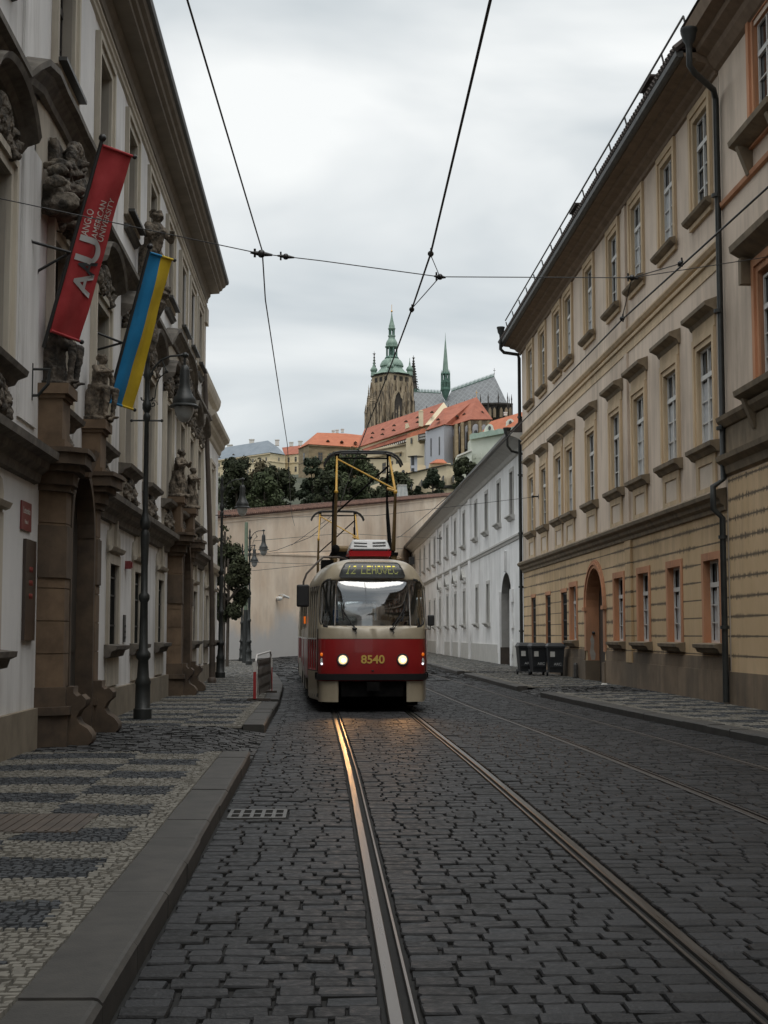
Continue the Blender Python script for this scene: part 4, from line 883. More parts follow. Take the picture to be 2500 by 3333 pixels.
# downpipes
def pipe(label, pts, hop, r=.062):
    t = thing('downpipe', label, 'downpipe', tuple(pts[-1]), 'downpipes on the right hand facades')
    part('pipe', 'pipe_dark', t, lambda m: m.tube(pts, r, 10), smooth=50)
    if hop: part('hopper', 'pipe_dark', t, lambda m: m.lathe([(.05, -.42), (.07, -.22), (.13, -.12), (.15, .02), (.17, .05), (.17, .10)], hop, 12), smooth=40)
    zs = [z for z in (1.6, 3.4, 5.6, 8, 10.4) if z < pts[0][2]-1]
    for z in zs: part('pipe_bracket', 'pipe_dark', t, lambda m: m.lathe([(r*1.45, 0), (r*1.45, .07)], (pts[-1][0], pts[-1][1], z), 10))
    return t
pipe('thick dark downpipe with elbow between the tan house and the ornate house', [(7.2, 27.1, 13.35), (7.2, 27.1, 12.75), (7.32, 27.15, 12.62), (7.9, 27.9, 12.58), (8.0, 28.1, 12.45), (8.0, 28.1, 4.6), (7.78, 28.1, 4.45), (7.78, 28.1, 4.0), (7.96, 28.1, 3.82), (7.96, 28.1, .15)], (7.2, 27.1, 13.4), .062)
pipe('dark downpipe at the far corner of the tan house with hopper against the sky', [(7.2, 57.4, 13.6), (7.2, 57.5, 13.2), (7.35, 57.6, 13.08), (7.95, 57.8, 13.04), (8.02, 57.9, 12.9), (8.02, 57.9, .15)], (7.2, 57.4, 14.0), .07)

# ------------------------------------------------------------------ ornate house at the right edge of the picture
oh = thing('ornate_town_house', 'pinkish town house with orange window surrounds, cut by the right edge', 'building', (RW, 15, 0))
OC = [-6.5, -3.3, -.1, 3.1, 6.3, 9.5, 12.7, 15.9, 19.1, 22.2, 25.2]
part('rear_wing', 'tan_upper', oh, lambda m: m.box(RW, RW+11, -55, -9.01, 0, 14))
holed([(-9, 0), (RS-.02, 0), (RS-.02, 14), (-9, 14)], [rect(u, 1.2, 10.95, 13.0) for u in OC]+[rect(u, 1.2, 6.0, 8.25) for u in OC]+[rect(u, 1.2, 1.32, 3.05) for u in OC[:-1]], .30, XRW, ['tan_upper', 'orange_trim'], 'wall', oh)
part('wall_body', 'tan_upper', oh, lambda m: (m.box(RW+1.9, RW+2, -9, RS, 0, 14)))
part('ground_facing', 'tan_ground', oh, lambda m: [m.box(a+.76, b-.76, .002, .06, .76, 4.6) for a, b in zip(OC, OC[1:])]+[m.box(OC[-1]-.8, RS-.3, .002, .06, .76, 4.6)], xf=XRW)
part('roof', 'roof_dark', oh, lambda m: m.hexa([(RW-.78, -9, 14.0), (RW+11, -9, 14.0), (RW+11, RS-.02, 14.0), (RW-.78, RS-.02, 14.0), (RW+4.4, -9, 18.4), (RW+5.6, -9, 18.4), (RW+5.6, RS-.02, 18.4), (RW+4.4, RS-.02, 18.4)]))
part('eave_cornice', 'eave_brown', oh, lambda m: m.ext([(0, 13.1), (.08, 13.15), (.2, 13.3), (.24, 13.4), (.44, 13.5), (.47, 13.6), (.70, 13.66), (.78, 13.9), (0, 13.95)], -9, RS-.02), xf=XRW)
part('belt_cornice', 'cornice_tan', oh, lambda m: (m.ext([(0, 4.65), (.07, 4.7), (.1, 4.85), (.22, 4.95), (.24, 5.05), (0, 5.1)], -9, RS-.05), m.box(-9, RS-.05, .002, .06, 5.1, 5.62), m.ext([(0, 5.62), (.1, 5.64), (.2, 5.76), (.22, 5.84), (0, 5.88)], -9, RS-.05)), xf=XRW)
part('string_course', 'orange_trim', oh, lambda m: m.ext([(.002, 10.15), (.07, 10.17), (.09, 10.25), (.002, 10.3)], -9, RS-.05), xf=XRW)
part('plinth', 'tan_plinth', oh, lambda m: m.box(-9, RS-.02, 0, .07, 0, .76), xf=XRW)
o_sur = mkmesh('window_surround', 'orange_trim', XR, k_sur(1.2, 2.15, .28, True, .08))
o_ho = mkmesh('window_hood', 'cornice_tan', XR, lambda m: (m.ext([(.002, 2.42), (.08, 2.5), (.24, 2.58), (.38, 2.66), (.40, 2.78), (.002, 2.9)], -1.2, 1.2), [m.box(s*.98-.09, s*.98+.09, .002, .26, 2.0, 2.5) for s in (-1, 1)]))
o_si = mkmesh('window_sill', 'cornice_tan', XR, lambda m: (m.ext([(.081, -.24), (.2, -.2), (.36, -.12), (.38, -.02), (.081, .02)], -1.2, 1.2), [m.hexa([(s*.9-.08, .002, -.75), (s*.9+.08, .002, -.75), (s*.9+.08, .09, -.75), (s*.9-.08, .09, -.75), (s*.9-.08, .002, -.2), (s*.9+.08, .002, -.2), (s*.9+.08, .3, -.2), (s*.9-.08, .3, -.2)]) for s in (-1, 1)]))
for u in OC:
    for z in (10.95, 6.1):
        put(oh, o_sur, 'window_surround', (RW, u, z)); put(oh, t_fr, 'window', (RW, u, z), [('pane', t_gl)]); put(oh, o_si, 'window_sill', (RW, u, z))
    put(oh, o_ho, 'window_hood', (RW, u, 6.1))

# ------------------------------------------------------------------ low white building beyond
W2 = 8.3
def XW(u, w, z): return (W2-w, u, z)
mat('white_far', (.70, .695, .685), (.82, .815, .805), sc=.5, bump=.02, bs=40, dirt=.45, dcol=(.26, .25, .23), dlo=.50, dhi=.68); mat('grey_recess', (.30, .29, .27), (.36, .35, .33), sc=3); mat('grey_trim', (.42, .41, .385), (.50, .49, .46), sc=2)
wh = thing('white_palace', 'long low white two storey building with dark roof beyond the tan house', 'building', (W2, 90, 0))
WU = [62.6, 67.3, 72.5, 77.6, 84.3, 90, 95.8, 101.9, 107, 112, 117.9, 123.2, 130.7]
WG = [72.0, 77.2, 84.3, 90, 95.8, 101.9, 107, 112, 117.9, 123.2, 130.7]
WEND = 140
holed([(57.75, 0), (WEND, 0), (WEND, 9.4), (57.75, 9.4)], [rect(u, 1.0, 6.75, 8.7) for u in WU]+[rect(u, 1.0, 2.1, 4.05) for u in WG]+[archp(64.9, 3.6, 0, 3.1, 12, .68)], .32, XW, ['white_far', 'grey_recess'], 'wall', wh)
part('wall_body', 'white_far', wh, lambda m: m.box(W2+1.4, W2+1.5, 57.8, WEND, 0, 9.4))
part('roof', 'roof_dark', wh, lambda m: m.hexa([(W2-.72, 57.8, 9.80), (W2+12, 57.8, 9.80), (W2+12, WEND, 9.80), (W2-.72, WEND, 9.80), (W2+4.8, 57.8, 15.9), (W2+6.0, 57.8, 15.9), (W2+6.0, WEND, 15.9), (W2+4.8, WEND, 15.9)]))
part('soffit', 'grey_trim', wh, lambda m: m.ext([(0, 9.2), (.08, 9.25), (.15, 9.4), (.5, 9.6), (.68, 9.66), (.68, 9.79), (0, 9.79)], 57.8, WEND), xf=XW)
part('gutter', 'sheet_metal', wh, lambda m: m.ext([(.681, 9.66), (.76, 9.64), (.82, 9.72), (.82, 9.85), (.681, 9.85)], 57.8, WEND), xf=XW)
part('string_course', 'grey_trim', wh, lambda m: m.ext([(.002, 5.56), (.05, 5.58), (.07, 5.68), (.12, 5.72), (.12, 5.80), (.002, 5.82)], 57.8, WEND), xf=XW)
for u in (80.7, 87.0, 92.8, 98.8, 104.4): part('pilaster', 'white_far', wh, lambda m: (m.box(u-.6, u+.6, .002, .10, 0, 5.56), m.box(u-.6, u+.6, .002, .10, 5.56, 9.2)), xf=XW)
part('plinth', 'grey_trim', wh, lambda m: [m.box(a, b, 0, .05, 0, 1.02) for a, b in ((57.8, 62.2), (67.5, 80.0), (81.4, 86.3), (87.7, 92.1), (93.5, 98.1), (105.1, WEND))], xf=XW)
w_sur = mkmesh('window_surround', 'grey_trim', XR, lambda m: ringbox(m, 1.0, 0, 1.95, .17, .002, .05, False))
w_fr = mkmesh('window', 'grey_recess', XR, lambda m: sash(m, 1.0, 1.95, -.22, 3, tz=1.3))
w_gl = mkmesh('pane', 'window_glass', XR, lambda m: m.box(-.5, .5, -.30, -.28, 0, 1.95))
w_si = mkmesh('window_sill', 'grey_trim', XR, lambda m: m.ext([(.002, -.22), (.10, -.20), (.16, -.10), (.26, -.06), (.26, -.01), (.002, 0)], -.85, .85))
w_pe = mkmesh('pediment', 'grey_trim', XR, lambda m: (m.sweep([(.002, 0), (.2, .02), (.22, .12), (.002, .14)], [(-.85, 2.62), (0, 3.15), (.85, 2.62)]), m.box(-.8, .8, .002, .12, 2.45, 2.56)))
for u in WU: put(wh, w_sur, 'window_surround', (W2, u, 6.75)); put(wh, w_fr, 'window', (W2, u, 6.75), [('pane', w_gl)]); put(wh, w_si, 'window_sill', (W2, u, 6.75))
for i, u in enumerate(WG):
    put(wh, w_sur, 'window_surround', (W2, u, 2.1)); put(wh, w_fr, 'window', (W2, u, 2.1), [('pane', w_gl)]); put(wh, w_si, 'window_sill', (W2, u, 2.1))
    if 2 <= i <= 5: put(wh, w_pe, 'pediment', (W2, u, 2.1))
for s in (-1, 1):
    part('gateway_surround', 'white_far', wh, lambda m: [m.box(*sorted((64.9+s*1.81, 64.9+s*(1.81+(.85 if i % 2 else .62)))), .002, .09, z, z+.575) for i, z in enumerate([.05, .625, 1.2, 1.775, 2.35, 2.925])], xf=XW)
part('keystone', 'white_far', wh, lambda m: m.hexa([(64.9+a, w, z) for w in (.002, .12) for a, z in ((-.22, 4.36), (-.36, 5.3), (.36, 5.3), (.22, 4.36))]), xf=XW)
part('gateway_reveal', 'grey_trim', wh, lambda m: (m.box(66.71, 66.8, -.45, -.33, .9, 4.2), m.box(63.0, 63.09, -.45, -.33, .9, 4.2)), xf=XW); part('gateway_base', 'pole_brown', wh, lambda m: (m.box(66.6, 66.8, -.39, .06, 0, .9), m.box(63.0, 63.2, -.39, .06, 0, .9)), xf=XW)
part('gate', 'window_dark', wh, lambda m: m.box(63.0, 66.8, -.44, -.40, 0, 4.5), xf=XW)
pipe('dark downpipe at the near corner of the white building', [(7.5, 57.95, 9.6), (7.52, 58.0, 9.25), (7.7, 58.1, 9.05), (8.22, 58.3, 8.95), (8.22, 58.3, 8.8), (8.22, 58.3, .15)], (7.5, 57.95, 9.9), .05)

# ------------------------------------------------------------------ tall garden wall closing the street
GA, GB = Vector((-10.5, 69.2, 0)), Vector((15, 161.8, 0)); gd = (GB-GA); GL = gd.length; gd.normalize(); gn = Vector((gd.y, -gd.x, 0)); 
def gz(s): return 8.75+.116*((GA+gd*s).y-84.7)
def pale_foot():
    "the wall's lower plaster has been patched in a paler grey with a ragged edge"
    t = MT['wall_pink'].node_tree; L = t.links.new; b = t.nodes['Principled BSDF']; src = b.inputs['Base Color'].links[0].from_socket
    tc = N(t, 'ShaderNodeTexCoord'); sp = N(t, 'ShaderNodeSeparateXYZ'); L(tc.outputs['Object'], sp.inputs[0]); n = N(t, 'ShaderNodeTexNoise'); n.inputs['Scale'].default_value = .16; n.inputs['Detail'].default_value = 6; L(tc.outputs['Object'], n.inputs['Vector'])
    a = N(t, 'ShaderNodeMath', operation='MULTIPLY_ADD'); a.inputs[1].default_value = -9; L(n.outputs['Fac'], a.inputs[0]); L(sp.outputs['Z'], a.inputs[2])
    r = N(t, 'ShaderNodeMapRange', interpolation_type='SMOOTHSTEP'); r.inputs['From Min'].default_value = -3.0; r.inputs['From Max'].default_value = -1.0; r.inputs['To Min'].default_value = .9; r.inputs['To Max'].default_value = 0; L(a.outputs[0], r.inputs['Value'])
    x = N(t, 'ShaderNodeMix', data_type='RGBA'); x.inputs[7].default_value = (.56, .555, .55, 1); L(r.outputs[0], x.inputs[0]); L(src, x.inputs[6]); L(x.outputs[2], b.inputs['Base Color'])
pale_foot()
gw = thing('garden_wall', 'tall pinkish plastered wall with red tiled coping closing the end of the street', 'wall', tuple(GA))
def gp(s, w, z): p = GA+gd*s+gn*w; return (p.x, p.y, z)
part('wall', 'wall_pink', gw, lambda m: m.hexa([gp(0, 0, -.5), gp(GL, 0, -.5), gp(GL, -.8, -.5), gp(0, -.8, -.5), gp(0, 0, gz(0)-.35), gp(GL, 0, gz(GL)-.35), gp(GL, -.8, gz(GL)-.35), gp(0, -.8, gz(0)-.35)]))
def wband(a, b, w): return lambda m: m.hexa([gp(0, 0, gz(0)+a), gp(GL, 0, gz(GL)+a), gp(GL, w, gz(GL)+a), gp(0, w, gz(0)+a), gp(0, 0, gz(0)+b), gp(GL, 0, gz(GL)+b), gp(GL, w, gz(GL)+b), gp(0, w, gz(0)+b)])
part('moulding', 'wall_pink', gw, wband(-.66, -.56, .05)); part('cap_moulding', 'wall_pink', gw, wband(-.42, -.35, .12))
part('ledge', 'wall_pink', gw, lambda m: m.hexa([gp(0, 0, 5.6), gp(GL, 0, 9.9), gp(GL, .06, 9.9), gp(0, .06, 5.6), gp(0, 0, 5.72), gp(GL, 0, 10.02), gp(GL, .06, 10.02), gp(0, .06, 5.72)]))
def cop(m):
    s = 0
    while s < GL:
        m.tube([gp(s, .30, gz(s)-.24), gp(s, -.4, gz(s)-.06), gp(s, -1.1, gz(s)-.34)], .10, 6, 0); m.tube([gp(s, -.38, gz(s)-.02), gp(s+.30, -.38, gz(s+.30)-.02)], .12, 6); s += .40
part('tile_coping', 'tile_red', gw, cop)
part('coping_bed', 'tile_red', gw, lambda m: m.hexa([gp(0, .22, gz(0)-.32), gp(GL, .22, gz(GL)-.32), gp(GL, -1.0, gz(GL)-.35), gp(0, -1.0, gz(0)-.35), gp(0, -.35, gz(0)-.08), gp(GL, -.35, gz(GL)-.08), gp(GL, -.45, gz(GL)-.08), gp(0, -.45, gz(0)-.08)]))
mat('plaster_pale', (.50, .47, .44), (.60, .54, .48), sc=.5)
sc_ = thing('security_camera', 'pair of small white cameras mounted on the pinkish end wall', 'camera', at(905, 1947, 96))
cx, cy, cz = at(905, 1947, 96.5)
mat('cam_white', (.6, .6, .58), rough=.4)
part('housing', 'cam_white', sc_, lambda m: (m.ell((cx+.1, cy-.9, cz-.05), (.24, .24, .16), 8), m.tube([(cx+.35, cy-.8, cz+.16), (cx+.75, cy-.5, cz+.02)], [.10, .08], 8))); part('bracket', 'cam_white', sc_, lambda m: (m.tube([(cx-.8, cy+.3, cz+.12), (cx+.4, cy-.6, cz+.24)], .04, 6), m.tube([(cx+.4, cy-.5, cz+.1), (cx+.4, cy+3.0, cz+.1)], .03, 6)))

# ------------------------------------------------------------------ wheeled bins
mat('bin_black', (.014, .016, .019), (.024, .027, .03), sc=6, rough=.5); mat('bin_text', (.30, .31, .31), rough=.6); mat('sticker', (.40, .40, .38), (.55, .55, .52), sc=30, rough=.6)
def bins():
    body = mkmesh('body', 'bin_black', None, lambda m: (m.hexa([(-.22, -.24, .12), (.22, -.24, .12), (.22, .30, .12), (-.22, .30, .12), (-.28, -.32, .96), (.28, -.32, .96), (.28, .38, .96), (-.28, .38, .96)]), m.box(-.30, .30, -.35, .40, .93, .985), m.box(-.2, .2, -.30, -.26, .3, .34)), 40)
    lid = mkmesh('lid', 'bin_black', None, lambda m: (m.hexa([(-.30, -.37, .99), (.30, -.37, .99), (.30, .42, .99), (-.30, .42, .99), (-.25, -.28, 1.06), (.25, -.28, 1.06), (.24, .30, 1.10), (-.24, .30, 1.10)]), m.tube([(-.26, .46, 1.03), (.26, .46, 1.03)], .02, 8)), 40)
    wh_ = mkmesh('wheel', 'bin_black', None, lambda m: m.tube([(-.03, 0, 0), (.03, 0, 0)], .10, 14), 40)
    tx = textmesh('ARC', .125, 'bin_text', .001, True); st = mkmesh('sticker', 'sticker', None, lambda m: m.box(-.075, .075, -.003, .003, -.12, .12))
    return body, lid, wh_, tx, st
B = bins()
for lab, x, y, a in (('black wheeled bin nearest the gateway arch, largest of the three', 7.66, 47.2, -.06), ('middle one of three black wheeled bins by the tan house', 7.22, 48.1, .05), ('black wheeled bin standing farthest from the house wall beside two others', 6.92, 49.0, .02)):
    t = thing('wheeled_bin', lab, 'bin', (x, y, .12), 'black wheeled bins on the right pavement', a)
    for me, n, l, r in ((B[0], 'body', (0, 0, 0), None), (B[1], 'lid', (0, 0, 0), None), (B[2], 'wheel', (-.24, .32, .10), None), (B[2], 'wheel', (.24, .32, .10), None), (B[3], 'lettering', (.05, -.277, .36), (pi/2-.09, 0, 0)), (B[4], 'sticker', (-.12, -.308, .76), (-.09, 0, 0))):
        o = bpy.data.objects.new(n, me); COL.objects.link(o); o.parent = t; o.location = l
        if r: o.rotation_euler = r
gp_ = thing('guard_post', 'short grey stone guard post against the plinth beside the bins', 'post', (7.98, 46.95, .12)); part('shaft', 'cast_iron', gp_, lambda m: m.lathe([(.07, 0), (.07, .42), (.05, .48)], (7.95, 45.0, .12), 10)); part('foot', 'kerb_granite', gp_, lambda m: m.box(7.84, 8.04, 44.9, 45.1, .115, .16))
tag(part('paper_scrap', 'window_white', None, lambda m: m.hexa([(7.6, 39.0, .125), (7.78, 39.05, .125), (7.8, 39.2, .125), (7.62, 39.2, .125), (7.64, 39.05, .15), (7.75, 39.08, .16), (7.74, 39.15, .15), (7.66, 39.16, .16)])), 'crumpled scrap of white paper on the right pavement', 'litter')

# ------------------------------------------------------------------ overhead wires
mat('wire', (.02, .02, .02), rough=.5)
def wire(name, label, pts, r, cat='wire', group='overhead wires'):
    m = M(); q = []
    for a, b in zip(pts, pts[1:]):
        a, b = Vector(a), Vector(b); L = (b-a).length; n = max(2, int(L/2))
        for i in range(n): t = i/n; p = a.lerp(b, t); p.z -= .0008*L*L*t*(1-t)*.25; q.append(p)
    q.append(Vector(pts[-1])); m.tube(q, r, 6); return tag(m.build(name, 'wire', smooth=60), label, cat, group)
c1 = [(1.03, -8, 5.55), (1.05, 8.8, 5.55), (1.12, 14.9, 5.55), (1.08, 17.55, 5.56), (.95, 22.83, 5.55), (.72, 31.2, 5.53), (.42, 46.5, 5.52), (-1.5, 64, 5.5)]
c2 = [(4.3, -8, 5.55), (4.02, 12.5, 5.55), (3.83, 17.96, 5.55), (3.77, 26.7, 5.55), (3.6, 40, 5.5), (3.1, 58, 5.5), (1.0, 72, 5.5)]
wire('contact_wire', 'overhead contact wire leading down to the tram pantographs', c1, .011); wire('contact_wire', 'overhead contact wire of the empty track crossing the tan facade', c2, .011)
wire('feeder_wire', 'thin wire running above the left kerb from the clamp into the distance', [(-1.1, -6, 6.3), (-1.06, 10.5, 6.3), (-.80, 17.6, 6.3), (-.86, 20, 6.25), (-.95, 35.5, 6.25), (-1.35, 57, 6.4), (-1.7, 80, 7.6)], .009)
SPN = [(-3.56, 14.9, 6.12), at(851, 826, 16.5), at(1040, 848, 16.5), at(1432, 901, 16.5), at(2057, 904, 17), at(2500, 836, 17.6), (8.1, 18.6, 7.2)]
wire('span_wire', 'span wire crossing the street from the palace to the right facade', SPN, .006)
wire('span_wire', 'short pull off wire joining the span wire and the contact wire above the tram', [at(1432, 901, 16.5), (1.08, 17.55, 5.57)], .006)
wire('span_wire', 'short pull off wire joining the span wire and the right contact wire', [at(2057, 904, 17), (3.83, 17.96, 5.57)], .006)
wire('span_wire', 'short slanting pull off wire above the right contact wire', [at(2057, 904, 17), at(2215, 858, 15.6)], .006)
wire('span_wire', 'short vertical pull off wire by the sky edge', [at(1432, 901, 16.5), at(1402, 830, 15)], .005)
def clamp(label, p, d, L=.22, r=.022):
    d = Vector(d).normalized(); p = Vector(p); m = M()
    m.tube([p-d*L/2, p-d*L*.2, p, p+d*L*.2, p+d*L/2], [r*.5, r, r*1.3, r, r*.5], 8); m.ell(tuple(p), (r*1.9,)*3, 8); m.tube([p-d*L*.3+Vector((0, 0, .05)), p-d*L*.3-Vector((0, 0, .05))], r*.6, 6)
    tag(m.build('wire_clamp', 'dark_paint', smooth=50), label, 'wire clamp', 'clamps and insulators on the wires')
sd = Vector(SPN[2])-Vector(SPN[1])
clamp('clamp where the left feeder wire crosses the span wire', SPN[1], sd, .26, .026); clamp('insulator on the span wire just right of the left crossing', tuple(Vector(SPN[1])+sd*.42), sd, .20, .02)
clamp('clamp at the low end of the middle pull off wire', SPN[3], sd, .14, .02); clamp('clamp on the contact wire above the cathedral spire', (1.08, 17.55, 5.56), (0, 1, 0), .2, .018)
clamp('clamp on the contact wire against the grey sky', at(1402, 826, 15), (0, 1, 0), .16, .018); clamp('clamp on the span wire before the tan facade', SPN[4], sd, .16, .02)
clamp('clamp on the right contact wire before the tan facade', (3.83, 17.96, 5.56), (0, 1, 0), .16, .018); clamp('clamp high on the right contact wire', at(2215, 858, 15.3), (0, 1, 0), .2, .018)
def hook(label, p, q):
    m = M(); p = Vector(p); m.tube([p+Vector((.0, 0, 0)), p-Vector((.22, 0, 0))], .03, 8); m.ell(tuple(p), (.04, .12, .12), 10); m.ell(tuple(p-Vector((.24, 0, 0))), (.05, .05, .05), 8)
    tag(m.build('wall_hook', 'dark_paint', smooth=50), label, 'wall hook', 'wire hooks on the walls')
wire('span_wire', 'thin wire from the tan house hook to the mast by the palace corner', [(8.05, 53.3, 6.7), (2, 55, 6.1), (-3.5, 60, 6.4)], .010); hook('wire hook between first floor windows of the tan house', (8.1, 53.3, 6.7), None)
wire('span_wire', 'thin wire from the white building upper hook across the track', [at(1436, 1752, 96), (1.0, 76, 6.9), (-3.5, 70.2, 6.1)], .011); hook('wire hook on the white building between pilasters', at(1436, 1752, 99), None)
wire('span_wire', 'thin wire from the white building lower hook across the track', [at(1392, 1818, 112), (1.0, 84, 5.6), (-4.1, 75, 5.3)], .011)
wire('span_wire', 'thin low wire between the far lamps and the bend of the track', [(-3.8, 70, 5.45), (-1.2, 70, 5.55), (4, 73, 5.9)], .014)
wire('span_wire', 'lower thin wire between the far lamps and the bend of the track', [(-4.2, 74, 4.75), (-1.2, 72, 4.95), (4, 76, 5.6)], .012)
wire('contact_wire', 'far contact wire curving behind the tram towards the side street', [(.2, 50, 5.5), (-.6, 58, 5.45), (-2.2, 66, 5.4), (-6, 76, 5.3)], .012)
# ------------------------------------------------------------------ tram
mat('tram_cream', (.31, .265, .19), (.38, .33, .245), sc=1.4, rough=.34, coat=.25, spec=.5, dirt=.45, dcol=(.10, .085, .06), dst=(2, 2, 1), dlo=.52, dhi=.68)
mat('tram_red', (.24, .008, .009), (.29, .013, .014), sc=1.2, rough=.32, coat=.3, dirt=.4, dcol=(.06, .02, .016), dst=(2, 2, 1), dlo=.52, dhi=.68)
mat('tram_rubber', (.012, .012, .013), rough=.6); mat('tram_under', (.004, .004, .0045), (.010, .0095, .009), sc=6, rough=.95, spec=.1)
mat('tram_ac', (.46, .47, .47), (.54, .54, .54), sc=3, rough=.4); mat('tram_yellow', (.50, .29, .03), (.40, .22, .03), sc=8, rough=.45); mat('tram_brown', (.12, .075, .025), (.19, .12, .04), sc=8, rough=.6)
mat('number_gold', (.55, .36, .08), rough=.4); mat('chrome', (.6, .58, .56), rough=.18, metal=1); mat('seat_red', (.18, .03, .03), rough=.7); mat('inside', (.5, .52, .52), (.6, .62, .62), sc=2, rough=.6)
mat('inside_dark', (.02, .022, .03), rough=.8); mat('ac_red', (.42, .015, .02), rough=.35); mat('roof_mat', (.36, .35, .32), (.46, .44, .41), sc=3, rough=.55)
mat('led_on', (.3, .3, .05), emit=(.75, .62, .10), es=.9); mat('led_dim', (.16, .17, .06), emit=(.30, .31, .10), es=.32); mat('led_board', (.012, .014, .012), rough=.25)
mat('head_glow', (.9, .85, .7), emit=(1, .62, .26), es=1.25)
mat('bulb_glow', (.9, .85, .7), emit=(1, .86, .62), es=6); mat('side_glow', (.7, .7, .7), emit=(.9, .9, 1), es=1.3); mat('amber', (.55, .10, .01), rough=.25, emit=(1, .2, .01), es=.35); mat('clear_lens', (.35, .36, .36), rough=.15)
def glassmat(name, tint, refl):
    m = bpy.data.materials.new(name); m.use_nodes = True; t = m.node_tree; t.nodes.clear(); L = t.links.new
    o = N(t, 'ShaderNodeOutputMaterial'); a = N(t, 'ShaderNodeBsdfTransparent'); a.inputs['Color'].default_value = (*tint, 1); g = N(t, 'ShaderNodeBsdfGlossy'); g.inputs['Roughness'].default_value = .03
    f0 = N(t, 'ShaderNodeLayerWeight'); f0.inputs['Blend'].default_value = .35; f = N(t, 'ShaderNodeMapRange'); f.inputs['To Min'].default_value = refl; f.inputs['To Max'].default_value = .85; L(f0.outputs['Facing'], f.inputs['Value']); x = N(t, 'ShaderNodeMixShader'); L(f.outputs[0], x.inputs[0]); L(a.outputs[0], x.inputs[1]); L(g.outputs[0], x.inputs[2]); L(x.outputs[0], o.inputs['Surface']); MT[name] = m
glassmat('tram_glass', (.66, .72, .74), .25); glassmat('tram_side_glass', (.12, .13, .135), .08)

half = [(0, 0), (.45, .02), (.76, .055), (.93, .115), (1.0, .18), (1.04, .32), (1.10, .75), (1.175, 1.35), (1.235, 2.0), (1.25, 2.6), (1.25, 4), (1.25, 6), (1.25, 8), (1.25, 10), (1.25, 11.4), (1.22, 12.4), (1.12, 13.5), (1.05, 13.85), (.8, 13.96), (.4, 14.0), (0, 14.0)]
def resample(pts, fine):
    P = [Vector((x, y)) for x, y in pts]; acc = [0]
    for a, b in zip(P, P[1:]): acc.append(acc[-1]+(b-a).length)
    return P, acc
HP, HA = resample(half, 0); PL = HA[-1]
def catmull(P, A, s):
    s = max(0, min(s, A[-1]-1e-9)); i = 0
    while A[i+1] < s: i += 1
    t = (s-A[i])/(A[i+1]-A[i]); p1, p2 = P[i], P[i+1]
    p0 = P[i-1] if i else Vector((-P[1].x, P[1].y)) if P is HP else P[0]; p3 = P[i+2] if i+2 < len(P) else P[i+1]
    m1 = (p2-p0)/(max(A[i+1]-(A[i-1] if i else A[0]-A[1]), 1e-6))*(A[i+1]-A[i]); m2 = (p3-p1)/(max((A[i+2] if i+2 < len(A) else A[i+1]+.3)-A[i], 1e-6))*(A[i+1]-A[i])
    return p1*(2*t**3-3*t*t+1)+m1*(t**3-2*t*t+t)+p2*(-2*t**3+3*t*t)+m2*(t**3-t*t)
PRF = [(.03, .60), (.0, .80), (0, 1.42), (.02, 1.64), (.095, 2.1), (.185, 2.50), (.2085, 2.60), (.28, 2.80), (.40, 2.895), (.70, 2.965), (1.0, 2.99), (1.2, 3.0)]
PP, PA = resample(PRF, 0); VT = PA[-1]
def vz(z):
    for (a, b), va, vb, in zip(zip(PRF, PRF[1:]), PA, PA[1:]):
        if a[1] <= z <= b[1]: return va+(vb-va)*(z-a[1])/(b[1]-a[1])
    return VT
def TS(s, v, out=0):
    "body surface: s = way round the plan (0 = middle of the nose, negative = left), v = way up the profile"
    q = catmull(HP, HA, abs(s)); q = Vector((q.x if s >= 0 else -q.x, q.y)); pr = catmull(PP, PA, v) if v > 0 else PP[0]
    k = pr.x/1.25; sp = Vector((0, min(max(q.y, 1.1), 12.9)))
    kx = k*(.28 if pr.y < 2.45 else .28+.72*min(1, (pr.y-2.45)/.40)); r = Vector((q.x*(1-kx), q.y+(sp.y-q.y)*k))
    if out:
        e = .01; t1 = catmull(HP, HA, abs(s)+e)-catmull(HP, HA, max(abs(s)-e, 0)); n = Vector((t1.y, -t1.x)).normalized(); n = Vector((n.x if s >= 0 else -n.x, n.y))
        pz = catmull(PP, PA, min(v+.01, VT))-catmull(PP, PA, max(v-.01, 0)); pn = Vector((pz.y, pz.x)).normalized()  # (outward, up)
        return Vector((r.x+n.x*out*pn.x, r.y+n.y*out*pn.x, pr.y+out*max(0, pn.y)))
    return Vector((r.x, r.y, pr.y))
# openings in (s, v) space: front glass, destination box, doors, side windows, rear glass
Z = vz
fw = rrect(-1.10, 1.10, Z(1.66), Z(2.545), .22, 5)
OPEN = [('windscreen', fw, 'tram_glass')]
for s0 in (2.95, 4.35, 7.05, 8.45, 11.15, 12.3):
    OPEN.append(('window', rrect(s0, s0+(1.25 if s0 < 12 else .9), Z(1.62), Z(2.45), .09, 3), 'tram_side_glass'))
    OPEN.append(('window', rrect(-s0-(1.25 if s0 < 12 else .9), -s0, Z(1.62), Z(2.45), .09, 3), 'tram_side_glass'))
OPEN.append(('window', rrect(1.42, 2.7, Z(1.62), Z(2.45), .09, 3), 'tram_side_glass')); OPEN.append(('window', rrect(5.75, 6.9, Z(1.62), Z(2.45), .09, 3), 'tram_side_glass')); OPEN.append(('window', rrect(9.85, 11.0, Z(1.62), Z(2.45), .09, 3), 'tram_side_glass'))
for d0 in (1.34, 5.72, 9.82):
    for i in range(4): OPEN.append(('door_glass', rrect(-d0-.30*i-.27, -d0-.30*i-.045, Z(.78), Z(2.38), .07, 3), 'tram_side_glass'))
REAR0 = PL-1.0
